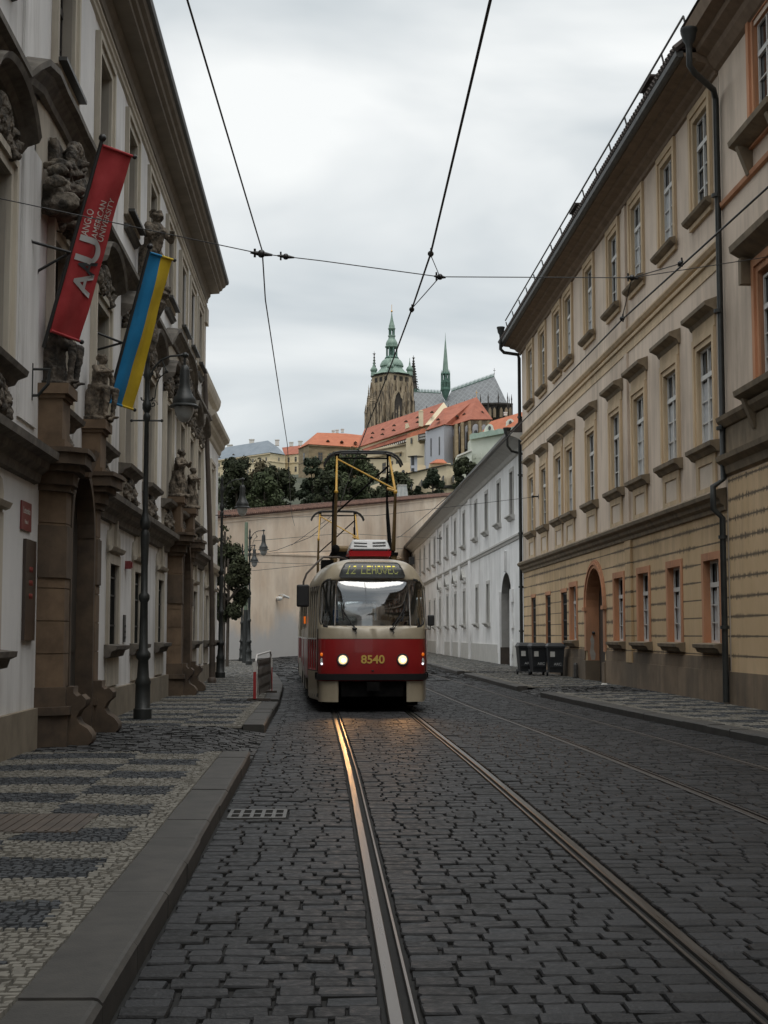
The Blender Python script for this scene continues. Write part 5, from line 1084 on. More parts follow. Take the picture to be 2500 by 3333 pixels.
OPEN.append(('rear_window', [(a, b) for a, b in rrect(PL-1.02, PL-.03, Z(1.66), Z(2.45), .12, 4)], 'tram_glass')); OPEN.append(('rear_window', [(a, b) for a, b in rrect(-PL+.03, -PL+1.02, Z(1.66), Z(2.45), .12, 4)], 'tram_glass'))
def shell():
    vs = []; es = []
    def add(pts, closed=True):
        n = len(vs); vs.extend(Vector(p) for p in pts); es.extend((n+i, n+i+1) for i in range(len(pts)-1))
        if closed: es.append((n+len(pts)-1, n))
    for n, p, m in OPEN: add(p)
    ss = sorted(set([round(x*.09, 3) for x in range(-28, 29)]+[round(2.6+x*.5, 3) for x in range(0, 25)]+[-round(2.6+x*.5, 3) for x in range(0, 25)]+[PL-x*.1 for x in range(1, 20)]+[-PL+x*.1 for x in range(1, 20)]))
    line = [-PL]+[a for a in ss if abs(a) < PL-.02]+[PL]
    add([(a, 0) for a in line]+[(a, VT) for a in line[::-1]]); add([(a, Z(1.41)) for a in line], False)
    vv = [Z(z) for z in (.7, .9, 1.2, 1.6, 1.9, 2.1, 2.3, 2.5, 2.58, 2.66, 2.74, 2.82, 2.87, 2.91, 2.94, 2.96, 2.98)]+[VT-.1, VT-.2, VT-.02]
    for a in ss:
        for b in vv:
            if abs(a) < PL-.02: vs.append(Vector((a, b)))
    V, E, F, _, _, _ = delaunay_2d_cdt(vs, es, [], 1, 1e-5)
    def ins(p, poly):
        c = False; j = len(poly)-1
        for i in range(len(poly)):
            a, b = poly[i], poly[j]
            if (a[1] > p[1]) != (b[1] > p[1]) and p[0] < (b[0]-a[0])*(p[1]-a[1])/(b[1]-a[1])+a[0]: c = not c
            j = i
        return c
    sf = []; mi = []; gl = {}
    for f in F:
        c = sum((V[i] for i in f), Vector((0, 0)))/len(f); hit = None
        for k, (n, p, m) in enumerate(OPEN):
            if ins(c, p): hit = k; break
        if hit is None: sf.append(tuple(f)); mi.append(1 if c.y < Z(1.41) else (2 if c.y > Z(2.93) else 0))
        else: gl.setdefault(hit, []).append(tuple(f))
    return V, sf, mi, gl
SV, SF, SMI, SGL = shell()
def smesh(name, faces, mats, mi=None, out=0, solid=0):
    used = sorted({i for f in faces for i in f}); ix = {a: b for b, a in enumerate(used)}
    m = M(); m.v = [tuple(TS(SV[i].x, SV[i].y, out)) for i in used]; m.f = [[ix[i] for i in f] for f in faces]; m.m = mi or [0]*len(faces)
    me = m.mesh(name, mats, 50); 
    if solid:
        o = obj('x', me); md = o.modifiers.new('s', 'SOLIDIFY'); md.thickness = solid; md.offset = 0; me2 = evaluated(o); bpy.data.objects.remove(o); me2.name = name; return me2
    return me
def gasket(poly, w, out, name, mt):
    "rubber ring following the edge of an opening on the curved body"
    c = Vector((sum(p[0] for p in poly)/len(poly), sum(p[1] for p in poly)/len(poly))); m = M(); n = len(poly); big = []
    for i in range(n):
        a, b, d = Vector(poly[i-1]), Vector(poly[i]), Vector(poly[(i+1) % n]); t = (d-a).normalized(); nn = Vector((t.y, -t.x)); big.append(b+nn*w)
    sm = [Vector(p) for p in poly]
    vs = [TS(p.x, p.y, out) for p in big]+[TS(p.x, p.y, out) for p in sm]+[TS(p.x, p.y, -.01) for p in big]+[TS(p.x, p.y, -.02) for p in sm]
    fs = []
    for i in range(n): j = (i+1) % n; fs += [(i, j, n+j, n+i), (2*n+i, 2*n+j, j, i), (n+i, n+j, 3*n+j, 3*n+i)]
    m.add(vs, fs); return m.mesh(name, mt)
def ribbon(name, mt, s0, s1, z0, z1, out, n=30, base=-.005):
    m = M(); V = []
    for i in range(n+1):
        s = s0+(s1-s0)*i/n
        for z, o in ((z0, base), (z0, out), (z1, out), (z1, base)): p = TS(s, Z(max(z, .6)), o); V.append((p.x, p.y, z if (z < .6 or abs(z-p.z) < .1) else p.z))
    F = [(i*4+k, i*4+(k+1) % 4, (i+1)*4+(k+1) % 4, (i+1)*4+k) for i in range(n) for k in range(4)]+[(0, 1, 2, 3), (n*4, n*4+1, n*4+2, n*4+3)]
    m.add(V, F); return m.mesh(name, mt, 30)
def C(par, me, name, loc=None, rot_=None):
    o = bpy.data.objects.new(name, me); COL.objects.link(o); o.parent = par
    if loc: o.location = loc
    if rot_: o.rotation_euler = rot_
    return o
def tram_base(t):
    body = C(t, smesh('body', SF, ['tram_cream', 'tram_red', 'roof_mat'], SMI, 0, .02), 'body')
    dens = {}
    for k, fs in SGL.items():
        n, p, m = OPEN[k]
        par = body
        g = C(t, smesh(n, fs, [m], None, -.004), n)
        if n in ('windscreen', 'rear_window'): C(g, gasket(p, .035, .012, 'gasket', 'tram_rubber'), 'gasket')
        elif n == 'window': C(g, gasket(p, .02, .008, 'gasket', 'tram_rubber'), 'gasket')
    for d0 in (1.30, 5.68, 9.78):
        C(t, ribbon('door', 'tram_cream', -d0-1.27, -d0, .26, .78, .012, 8), 'door'); C(t, ribbon('door', 'tram_rubber', -d0-1.27, -d0, .78, .80, .012, 8), 'door'); 
        for i in range(5): C(t, ribbon('door_edge', 'tram_rubber', -d0-.30*i-.03, -d0-.30*i+.005, .28, 2.45, .014, 1), 'door_edge')
    C(t, ribbon('bumper', 'tram_rubber', -1.32, 1.32, .62, .74, .05, 36), 'bumper')
    C(t, ribbon('waist_strip', 'chrome', -PL+.3, -1.35, 1.40, 1.43, .012, 60), 'waist_strip'); C(t, ribbon('waist_strip', 'chrome', 1.35, PL-.3, 1.40, 1.43, .012, 60), 'waist_strip')
    # skirts
    def skirt(s0, s1, z0, z1, k=.0):
        m = M(); V = []; n = 16
        for i in range(n+1):
            q = catmull(HP, HA, abs(s0+(s1-s0)*i/n)); x = q.x if (s0+s1) > 0 else -q.x
            for dx, z in ((0, z0), (0, z1), (-.04, z1), (-.04, z0)): sg = 1 if x > 0 else -1; V.append((x+sg*dx-sg*.02, q.y+.02-dx*.3, z))
        F = [(i*4+a, i*4+(a+1) % 4, (i+1)*4+(a+1) % 4, (i+1)*4+a) for i in range(n) for a in range(4)]+[(0, 1, 2, 3), (n*4, n*4+1, n*4+2, n*4+3)]
        m.add(V, F); return m.mesh('skirt', 'tram_cream', 30)
    for a, b, z0 in ((.72, 1.30, .20), (1.30, 2.55, .22), (4.6, 9.4, .32), (11.6, 13.6, .30)):
        for s in (-1, 1): C(t, skirt(s*a, s*b, z0, .60), 'skirt')
    C(t, M().box(-.95, .95, .35, 13.6, .32, .66).mesh('underframe', 'tram_under'), 'underframe')
    C(t, M().box(-1.10, 1.10, .3, 13.7, .66, .76).box(-.60, .60, .10, .4, .30, .62).mesh('floor', 'tram_under'), 'floor')
    for y in (3.2, 9.6):
        b = C(t, M().box(-.95, .95, y-1.1, y+1.1, .22, .42).box(-1.02, -.85, y-1.3, y+1.3, .12, .3).box(.85, 1.02, y-1.3, y+1.3, .12, .3).mesh('bogie', 'tram_under'), 'bogie')
        for yy in (y-.95, y+.95):
            for x in (-.75, .75): C(b, M().tube([(x-.06, yy, .35), (x+.06, yy, .35)], .35, 18).mesh('wheel', 'tram_under', 40), 'wheel')
    C(t, M().box(-.95, .95, .9, 1.0, .10, .28).mesh('life_guard', 'tram_under'), 'life_guard')
    C(t, M().tube([(0, -.12, .50), (0, .6, .50)], .05, 8).box(-.12, .12, -.15, -.05, .42, .58).mesh('coupler', 'tram_under'), 'coupler')
    # inside
    C(t, M().box(-1.0, 1.0, 1.6, 13.2, 2.60, 2.64).box(-1.12, 1.12, 2.2, 13.4, .77, .80).mesh('ceiling', 'inside'), 'ceiling')
    C(t, M().box(-1.06, 1.06, .32, .75, .78, 1.60).box(-1.0, 1.0, .28, .55, 1.60, 1.66).mesh('dashboard', 'tram_under'), 'dashboard')
    C(t, M().box(-.98, -.62, 1.55, 1.6, .8, 2.5).box(.62, .98, 1.55, 1.6, .8, 2.5).box(-.62, .62, 1.55, 1.6, .8, 1.78).box(-.62, .62, 1.55, 1.6, 2.2, 2.23).mesh('cab_partition', 'inside'), 'cab_partition')
    for i in range(9):
        y = 3.0+i*1.05
        C(t, M().box(-.95, -.5, y, y+.45, 1.15, 1.22).box(-.95, -.5, y+.4, y+.46, 1.2, 1.75).box(.55, .95, y, y+.45, 1.15, 1.22).box(.55, .95, y+.4, y+.46, 1.2, 1.75).mesh('seat', 'seat_red'), 'seat')
def panto(t, y):
    p = C(t, M().box(-.72, -.55, y-.7, y+.7, 3.18, 3.25).box(.55, .72, y-.7, y+.7, 3.18, 3.25).box(-.66, .66, y-.45, y-.35, 3.2, 3.3).box(-.66, .66, y+.35, y+.45, 3.2, 3.3).mesh('pantograph', 'tram_under'), 'pantograph')
    for x in (-.64, .64):
        for yy in (y-.6, y+.6): C(p, M().lathe([(.06, 3.0), (.05, 3.06), (.07, 3.08), (.05, 3.12), (.07, 3.14), (.05, 3.19)], (x, yy, 0), 10).mesh('insulator', 'tram_brown', 40), 'insulator')
    C(p, M().tube([(-.6, y-.4, 3.33), (-.05, y-.4, 3.33)], [.075, .075], 10).tube([(.0, y-.4, 3.33), (.5, y-.4, 3.33)], .05, 8).mesh('spring', 'tram_brown', 40), 'spring')
    zt, zm, e = 5.38, 4.50, 1.15
    for x in (-.64, .64):
        C(p, M().tube([(x, y-.4, 3.3), (x*.98, y-e, zm)], [.045, .03], 8).mesh('lower_arm', 'tram_brown', 40), 'lower_arm')
        C(p, M().tube([(x*.98, y-e, zm), (x*.90, y-.08, zt)], [.026, .022], 8).ell((x*.98, y-e, zm), (.045,)*3, 8).mesh('upper_arm', 'tram_yellow', 40), 'upper_arm')
        C(p, M().tube([(x, y+.4, 3.3), (x*.96, y+e, zm)], [.04, .026], 8).mesh('lower_arm', 'tram_under', 40), 'lower_arm'); C(p, M().tube([(x*.96, y+e, zm), (x*.86, y+.08, zt)], .02, 8).mesh('upper_arm', 'tram_under', 40), 'upper_arm')
    C(p, M().tube([(-.57, y-.15, 5.32), (.62, y-e, zm+.06)], .018, 7).tube([(.45, y-e+.02, zm+.08), (.66, y-e, zm+.02)], .03, 7).mesh('brace', 'tram_yellow', 40), 'brace')
    C(p, M().tube([(.58, y+.15, 5.22), (-.60, y+e, zm-.3)], .02, 7).tube([(.55, y+.3, 5.0), (.57, y+.6, 4.1), (.60, y+.4, 3.4)], .022, 7).mesh('brace', 'tram_under', 40), 'brace')
    C(p, M().tube([(-.62, y, zt-.02), (.62, y, zt-.02)], .018, 6).tube([(-.57, y, zt), (-.57, y, zt+.07)], .05, 8).tube([(.57, y, zt), (.57, y, zt+.07)], .05, 8).mesh('cross_shaft', 'tram_under', 40), 'cross_shaft')
    pts = [(-.86, 0, -.22), (-.82, 0, -.12), (-.74, 0, -.02), (-.62, 0, .05), (-.5, 0, .075), (0, 0, .085), (.5, 0, .075), (.62, 0, .05), (.74, 0, -.02), (.82, 0, -.12), (.86, 0, -.22)]
    C(p, M().tube([(a, y-.16, zt+.03+c) for a, b, c in pts], .024, 7).tube([(a*.99, y+.16, zt+.03+c) for a, b, c in pts], .022, 7).tube([(-.5, y-.16, zt+.1), (-.5, y+.16, zt+.1)], .02, 6).tube([(.5, y-.16, zt+.1), (.5, y+.16, zt+.1)], .02, 6).mesh('collector_head', 'dark_paint', 50), 'collector_head')
    return p
def roof_gear(t):
    C(t, M().hexa([(-.40, .75, 2.95), (.37, .75, 2.95), (.37, 2.3, 2.95), (-.40, 2.3, 2.95), (-.40, .80, 3.04), (.37, .80, 3.04), (.37, 2.3, 3.04), (-.40, 2.3, 3.04)]).mesh('unit_base', 'tram_cream'), 'unit_base')
    a = C(t, M().hexa([(-.43, .70, 3.17), (.40, .70, 3.17), (.38, 2.5, 3.17), (-.41, 2.5, 3.17), (-.36, .80, 3.38), (.33, .80, 3.38), (.32, 2.4, 3.38), (-.35, 2.4, 3.38)]).mesh('air_conditioner', 'tram_ac'), 'air_conditioner')
    md = a.modifiers.new('b', 'BEVEL'); md.width = .035; md.segments = 3; a.data = evaluated(a); a.modifiers.clear()
    C(a, M().hexa([(-.42, .66, 3.04), (.39, .66, 3.04), (.38, 2.45, 3.04), (-.4, 2.45, 3.04), (-.44, .64, 3.145), (.41, .64, 3.145), (.40, 2.5, 3.145), (-.42, 2.5, 3.145)]).mesh('red_band', 'ac_red'), 'red_band')
    C(a, M().box(-.36, .33, .67, .72, 3.15, 3.175).mesh('slot', 'tram_rubber'), 'slot')
    for x0, x1 in ((-.33, -.07), (.04, .30)):
        for k in (0, 1):
            z = 3.24+.06*k; y = .70+.10*(z-3.17)/.21-.006
            C(a, M().hexa([(x0, y-.004, z), (x1, y-.004, z-.012*(1 if x0 < 0 else -1)), (x1, y+.05, z-.012*(1 if x0 < 0 else -1)), (x0, y+.05, z), (x0, y+.004, z+.022), (x1, y+.004, z+.022-.012*(1 if x0 < 0 else -1)), (x1, y+.08, z+.02-.012*(1 if x0 < 0 else -1)), (x0, y+.08, z+.02)]).mesh('louvre', 'tram_rubber'), 'louvre')
tram = thing('tram', 'red and cream tram with lit round headlights, leading car', 'tram', (0, 0, 0))
tram_base(tram)
ttop = C(tram, (lambda m: m)(M().box(-.01, .01, 1, 1.01, 2.7, 2.71)).mesh('x', 'tram_rubber'), 'x'); bpy.data.objects.remove(ttop)
pan = panto(tram, 3.6); roof_gear(tram)
t2 = thing('tram', 'second tram car coupled behind, only its pantograph and roof showing', 'tram', (0, 0, 0))
for ch in list(tram.children):
    if ch.name.split('.')[0] in ('seat', 'cab_partition', 'dashboard'): continue
    dup(ch, t2)
# front details of the leading car
for s_ in (-1.0, -.0, 1.0):
    if s_: C(tram, M().tube([TS(s_, Z(.76+.085*i), .001) for i in range(10)], .0045, 4).mesh('panel_gap', 'tram_rubber'), 'panel_gap')
C(tram, ribbon('panel_gap', 'tram_rubber', -1.28, 1.28, 1.405, 1.413, .011, 30), 'panel_gap')
C(tram, M().box(.46, .82, 1.2, 1.28, 1.3, 1.95).box(.54, .74, 1.2, 1.27, 1.95, 2.15).box(.46, .82, .9, 1.2, 1.25, 1.32).mesh('driver_seat', 'inside_dark', 60), 'driver_seat')
def decal(par, poly, mt, out, name, thick=.01): pass
box = M(); dp0 = rrect(-.70, .70, Z(2.60), Z(2.86), .05, 4); dp = []
for p_, q_ in zip(dp0, dp0[1:]+dp0[:1]):
    k_ = max(1, int(hypot(q_[0]-p_[0], q_[1]-p_[1])/.09)); dp += [(p_[0]+(q_[0]-p_[0])*i/k_, p_[1]+(q_[1]-p_[1])*i/k_) for i in range(k_)]
def patch(poly, out, name, mt, nx=18, nz=7):
    "curved plate over part of the nose"
    xs = [p[0] for p in poly]; m = M(); vs = [TS(a, b, out) for a, b in poly]; n = len(vs)
    m.add(vs+[TS(a, b, -.012) for a, b in poly], [(i, (i+1) % n, n+(i+1) % n, n+i) for i in range(n)])
    ys = [p[1] for p in poly]; x0, x1, y0, y1 = min(xs), max(xs), min(ys), max(ys)
    V2, E2, F2, _, _, _ = delaunay_2d_cdt([Vector(p) for p in poly]+[Vector((x0+(x1-x0)*(i+.5)/nx, y0+(y1-y0)*(j+.5)/nz)) for i in range(nx) for j in range(nz)], [(i, (i+1) % n) for i in range(n)], [], 1, 1e-5)
    m.add([TS(v.x, v.y, out) for v in V2], [tuple(f) for f in F2]); return m.mesh(name, mt)
disp = C(tram, patch(dp, .024, 'destination_display', 'led_board'), 'destination_display'); C(disp, gasket(dp, .018, .030, 'gasket', 'tram_rubber'), 'gasket')
FONT5 = {'1': '00100 01100 00100 00100 00100 00100 01110', '2': '01110 10001 00001 00010 00100 01000 11111', 'L': '10000 10000 10000 10000 10000 10000 11111', 'E': '11111 10000 10000 11110 10000 10000 11111', 'H': '10001 10001 10001 11111 10001 10001 10001', 'O': '01110 10001 10001 10001 10001 10001 01110', 'V': '10001 10001 10001 10001 01010 01010 00100', 'C': '01110 10001 10000 10000 10000 10001 01110', ' ': '000 000 000 000 000 000 000'}
def led(txt, s0, s1, z0, z1):
    cols = sum(len(FONT5[c].split()[0])+1 for c in txt)-1; dx = (s1-s0)/cols; dz = (z1-z0)/7; on = M(); dim = M(); x = s0
    for c in txt:
        rows_ = FONT5[c].split(); w = len(rows_[0])
        for r, row in enumerate(rows_):
            for k, b in enumerate(row):
                if b == '1':
                    a0, a1 = x+k*dx, x+(k+.92)*dx; b1 = z1-r*dz; b0 = b1-dz*.9; m = on if r in (0,) else dim
                    m.add([TS(a0, Z(b0), .028), TS(a1, Z(b0), .028), TS(a1, Z(b1), .028), TS(a0, Z(b1), .028)], [(0, 1, 2, 3)])
        x += (w+1)*dx
    return on, dim
for txt, a, b in (('12', -.60, -.37), ('LEHOVEC', -.25, .58)):
    on, dim = led(txt, a, b, 2.655, 2.81); C(disp, on.mesh('lettering', 'led_on'), 'lettering'); C(disp, dim.mesh('lettering', 'led_dim'), 'lettering')
def headlight(s):
    p = TS(s, Z(1.01), 0); h = C(tram, M().tube([(p.x, p.y+.02, 1.01), (p.x, p.y-.035, 1.01)], [.125, .115], 24).mesh('headlight', 'tram_rubber', 40), 'headlight')
    C(h, M().tube([(p.x, p.y-.03, 1.01), (p.x, p.y-.046, 1.01)], [.103, .098], 24).mesh('rim', 'chrome', 40), 'rim')
    C(h, M().ell((p.x, p.y-.042, 1.01), (.083, .020, .083), 20).mesh('lens', 'head_glow', 60), 'lens')
    C(h, M().ell((p.x+.008, p.y-.058, 1.0), (.040, .010, .034), 14).mesh('bulb', 'bulb_glow', 60), 'bulb')
    # the lamp's own beam
    l = bpy.data.lights.new('beam', 'SPOT'); l.energy = 42; l.color = (1, .50, .18); l.spot_size = radians(52); l.spot_blend = .9; l.shadow_soft_size = .06
    o = bpy.data.objects.new('beam', l); COL.objects.link(o); o.parent = h; o.location = (p.x, p.y-.08, 1.0); o.rotation_euler = (-pi/2+radians(-7)+pi, 0, 0)
    o.rotation_euler = (radians(90-8), 0, pi)
headlight(-.575); headlight(.575)
for s in (-1.0, 1.0):
    p = TS(s, Z(1.1), .0); C(tram, M().ell((p.x, p.y-.01, 1.11), (.035, .022, .035), 12).mesh('indicator', 'amber', 60), 'indicator')
    q = C(tram, M().ell((p.x, p.y-.006, .97), (.036, .02, .075), 12).mesh('position_lamp', 'clear_lens', 60), 'position_lamp'); C(q, M().ell((p.x, p.y-.02, .93), (.022, .014, .022), 10).mesh('bulb', 'side_glow', 60), 'bulb')
num = textmesh('8540', .215, 'number_gold', .002, True, 1.06); nb = C(tram, num, 'number'); nb.location = (0, -.018, .945); nb.rotation_euler = (pi/2, 0, 0)
C(tram, M().tube([(-.02, .0, .80), (.02, -.02, .80)], .014, 6).mesh('lock', 'tram_rubber'), 'lock')
def divider(s):
    m = M(); m.tube([TS(s, Z(1.665)+(Z(2.54)-Z(1.665))*i/6, .012) for i in range(7)], .015, 6); return m.mesh('glass_divider', 'chrome', 60)
C(tram, divider(-.735), 'glass_divider'); C(tram, divider(.735), 'glass_divider')
def wiper(s, s2, z2):
    m = M(); a = TS(s, Z(1.60), .03); b = TS(s2, Z(z2), .035); m.tube([a, b], .012, 6); m.tube([a+Vector((.03, 0, 0)), b+Vector((.03, .0, -.08))], .008, 6); m.ell(tuple(a), (.05, .03, .03), 8)
    d = .22; m.tube([TS(s2+(.03 if s < 0 else -.03), Z(z2-d), .024), TS(s2-(.03 if s < 0 else -.03), Z(z2+d*.8), .024)], .013, 5); m.tube([a-Vector((0, 0, .02)), a+Vector((.04, -.02, -.07)), a+Vector((.02, -.03, -.10))], .009, 5); return m.mesh('wiper', 'tram_rubber', 50)
C(tram, wiper(-.35, -.60, 1.98), 'wiper'); C(tram, wiper(.37, .61, 1.96), 'wiper')
C(tram, M().add([TS(a, Z(z), .006) for a in (-.22, .26) for z in (1.535, 1.545)], [(0, 1, 3, 2)]).mesh('panel_gap', 'tram_rubber'), 'panel_gap')
ml = C(tram, M().box(-1.47, -1.23, -.10, -.02, 2.02, 2.45).mesh('mirror', 'tram_rubber'), 'mirror'); md = ml.modifiers.new('b', 'BEVEL'); md.width = .035; md.segments = 3; ml.data = evaluated(ml); ml.modifiers.clear()
C(ml, M().tube([(-.45, .95, 2.985), (-.62, .75, 3.02), (-.95, .3, 3.0), (-1.08, .12, 2.88), (-1.28, -.04, 2.66), (-1.34, -.06, 2.5), (-1.34, -.06, 2.42)], .020, 8).mesh('mirror_arm', 'pole_brown', 60), 'mirror_arm')
mr_ = C(tram, M().box(1.06, 1.19, -.03, .04, 1.66, 1.87).mesh('mirror', 'tram_rubber'), 'mirror'); md = mr_.modifiers.new('b', 'BEVEL'); md.width = .025; md.segments = 3; mr_.data = evaluated(mr_); mr_.modifiers.clear()
C(mr_, M().tube([(1.12, .0, 1.67), (1.12, .02, 1.60), (1.0, .15, 1.58)], .010, 6).mesh('mirror_arm', 'chrome', 60), 'mirror_arm')
C(tram, M().box(-1.30, -1.26, 2.3, 2.38, 1.72, 1.87).mesh('indicator', 'amber'), 'indicator')
C(tram, M().box(.80, .90, 1.0, 1.15, 2.9, 3.05).mesh('aerial', 'tram_rubber'), 'aerial'); C(tram, M().box(-.95, -.70, 1.7, 2.5, 2.85, 3.02).tube([(-.6, 1.2, 3.0), (-.35, 1.2, 3.0)], .06, 8).ell((-.62, 2.9, 3.32), (.09, .09, .09), 10).mesh('roof_box', 'tram_under'), 'roof_box')
rc = textmesh('105', .13, 'bin_text', .001, True); card = C(tram, M().box(-.98, -.80, .245, .25, 1.68, 1.95).mesh('route_card', 'led_board'), 'route_card'); o = C(card, rc, 'lettering', (-.89, .24, 1.76), (pi/2, 0, 0)); o.scale = (.7, 1, 1)
mat('sticker_blue', (.02, .08, .2), rough=.4); C(tram, M().box(-.76, -.66, .235, .24, 1.72, 1.97).mesh('sticker', 'sticker_blue'), 'sticker')
tram.location = (.93, 27.5, .0); tram.rotation_euler[2] = radians(1.55); ROOT[tram.name] = Vector((.93, 27.5, 0))
a2 = radians(.8); t2.location = (.46, 42.6, 0); t2.rotation_euler[2] = a2
# ------------------------------------------------------------------ castle hill
def c1(x, y, Y): return at(1150+x/3.016, 980+y/3.016, Y)
def c2(x, y, Y): return at(690+x/2.9625, 1350+y/2.9625, Y)
def c3(x, y, Y): return at(1200+x/3.016, 1250+y/3.016, Y)
mat('castle_yellow', (.60, .50, .32), (.70, .60, .41), sc=.08); mat('castle_cream', (.55, .46, .31), (.66, .56, .40), sc=.1, lo=.3); mat('castle_stone', (.19, .145, .085), (.35, .27, .165), sc=.35, st=(1, 1, 2.5))  # castle colours slightly muted to stand in for distance haze
mat('roof_blue', (.13, .16, .19), (.18, .21, .24), sc=.3, rough=.6); mat('roof_orange', (.31, .088, .036), (.40, .125, .055), sc=.5, rough=.75); mat('roof_brick', (.235, .068, .037), (.33, .105, .058), sc=.5, rough=.75)
mat('far_glass', (.05, .05, .05), rough=.3); mat('far_frame', (.5, .47, .4), rough=.6); mat('chapel_blue', (.40, .41, .45), (.47, .48, .52), sc=.1); mat('chevet_stone', (.10, .075, .05), (.26, .20, .13), sc=.5, st=(1, 1, .3))
mat('gothic', (.035, .029, .023), (.38, .30, .205), sc=1.1, st=(1.6, 1.6, .25), lo=.38, hi=.60); mat('tower_tan', (.27, .215, .14), (.40, .325, .225), sc=.5); mat('gothic_dark', (.022, .019, .017), (.06, .05, .042), sc=1)
mat('copper', (.12, .19, .15), (.23, .31, .26), sc=.8, st=(1, 1, .4), rough=.6); mat('copper_dark', (.05, .11, .085), (.10, .19, .15), sc=1, rough=.6); mat('gold', (.6, .35, .10), rough=.3, metal=1)
mat('green_palace', (.50, .53, .45), (.60, .62, .55), sc=.15); mat('copper_pale', (.26, .35, .29), (.36, .44, .38), sc=.5); mat('timber', (.05, .03, .02)); mat('white_far2', (.6, .58, .54))
def slate():
    m = mat('nave_slate', (.10, .105, .11), (.15, .157, .162), sc=.5, rough=.6); t = m.node_tree; L = t.links.new; b = t.nodes['Principled BSDF']; src = b.inputs['Base Color'].links[0].from_socket
    tc = N(t, 'ShaderNodeTexCoord'); sp = N(t, 'ShaderNodeSeparateXYZ'); L(tc.outputs['Object'], sp.inputs[0]); r = []
    for sg in (1, -1):
        a = N(t, 'ShaderNodeMath', operation='MULTIPLY_ADD'); a.inputs[1].default_value = sg*.75; L(sp.outputs['Z'], a.inputs[0]); L(sp.outputs['X'], a.inputs[2])
        p = N(t, 'ShaderNodeMath', operation='PINGPONG'); p.inputs[1].default_value = 1.0; L(a.outputs[0], p.inputs[0]); q = N(t, 'ShaderNodeMath', operation='LESS_THAN'); q.inputs[1].default_value = .2; L(p.outputs[0], q.inputs[0]); r.append(q)
    mx_ = N(t, 'ShaderNodeMath', operation='MAXIMUM'); L(r[0].outputs[0], mx_.inputs[0]); L(r[1].outputs[0], mx_.inputs[1]); s = N(t, 'ShaderNodeMath', operation='MULTIPLY'); s.inputs[1].default_value = .45; L(mx_.outputs[0], s.inputs[0])
    x = N(t, 'ShaderNodeMix', data_type='RGBA'); x.inputs[7].default_value = (.22, .235, .24, 1); L(s.outputs[0], x.inputs[0]); L(src, x.inputs[6]); L(x.outputs[2], b.inputs['Base Color'])
slate()
def hill(m):
    xs = [-400+25*i for i in range(42)]; ys = [150, 200, 250, 300, 340, 380, 420, 460, 520, 600, 700, 900]; hz = [-1, 2, 10, 20, 27, 34, 44, 52, 60, 66, 66, 60]
    V = [(x, y, h+(mnoise.noise(Vector((x*.02, y*.02, 0)))*3 if h > 3 else 0)) for y, h in zip(ys, hz) for x in xs]; n = len(xs)
    m.add(V, [(j*n+i, j*n+i+1, (j+1)*n+i+1, (j+1)*n+i) for j in range(len(ys)-1) for i in range(n-1)])
part('hill', 'terrain', None, hill, smooth=60)['kind'] = 'structure'
def facet(par, name, mt, pts, d=(0, 8, 0)): return M().poly(pts, d).build(name, mt, par, (0, 0, 0))
def lerp3(a, b, t): return tuple(a[i]+(b[i]-a[i])*t for i in range(3))
def wins(par, A, B, D, Cc, us, vs, w, h, mt='far_glass', arch=False, frame='far_frame', bars=True):
    "windows on the wall quad A(top left) B(top right) C(bottom right) D(bottom left); w, h in metres"
    ex = Vector(B)-Vector(A); ex.normalize(); nrm = Vector((ex.y, -ex.x, 0)); nrm = nrm if nrm.y < 0 else -nrm
    for v in vs:
        for u in us:
            p = Vector(lerp3(lerp3(A, B, u), lerp3(D, Cc, u), v)); m = M()
            def q(a, b, o): r = p+ex*a+nrm*o; return (r.x, r.y, r.z+b)
            if arch:
                pl = [(-w/2, -h/2), (w/2, -h/2)]+[(w/2*cos(pi*i/6), h/2-w/2+w*.75*sin(pi*i/6)) for i in range(7)]; k = 1.25
                m.poly([q(a*k, b*1.05, .04) for a, b in pl], -nrm*.5); f = m.build('window', frame, par, (0, 0, 0)); g = M().poly([q(a, b, .10) for a, b in pl], -nrm*.3)
            else:
                m.poly([q(-w*.62, -h*.58, .04), q(w*.62, -h*.58, .04), q(w*.62, h*.56, .04), q(-w*.62, h*.56, .04)], -nrm*.5); f = m.build('window', frame, par, (0, 0, 0))
                g = M()
                for a0, a1 in ((-w/2, -w*.05), (w*.05, w/2)):
                    for b0, b1 in ((-h/2, h*.12), (h*.18, h/2)): g.poly([q(a0, b0, .10), q(a1, b0, .10), q(a1, b1, .10), q(a0, b1, .10)], -nrm*.3)
            o = obj('pane', g.mesh('pane', mt), None, (0, 0, 0)); o.parent = f; o.location = (0, 0, 0)
            f.location = Vector((0, 0, 0))-ROOT.get(par.name, Vector((0, 0, 0)))
def chimney(par, p, w, h, mt='white_far2'):
    x, y, z = p; M().box(x-w/2, x+w/2, y, y+w, z, z+h).box(x-w*.6, x+w*.6, y-w*.1, y+w*1.1, z+h, z+h+.3).build('chimney', mt, par, (0, 0, 0))
def dormer(par, p, w):
    x, y, z = p; M().add([(x-w, y-.4, z), (x+w, y-.4, z), (x, y-.4, z+w*.9), (x-w, y+2.5, z+.2), (x+w, y+2.5, z+.2), (x, y+2.5, z+w*.9)], [(0, 1, 2), (3, 5, 4), (0, 2, 5, 3), (1, 4, 5, 2), (0, 3, 4, 1)]).build('dormer', 'timber', par, (0, 0, 0))

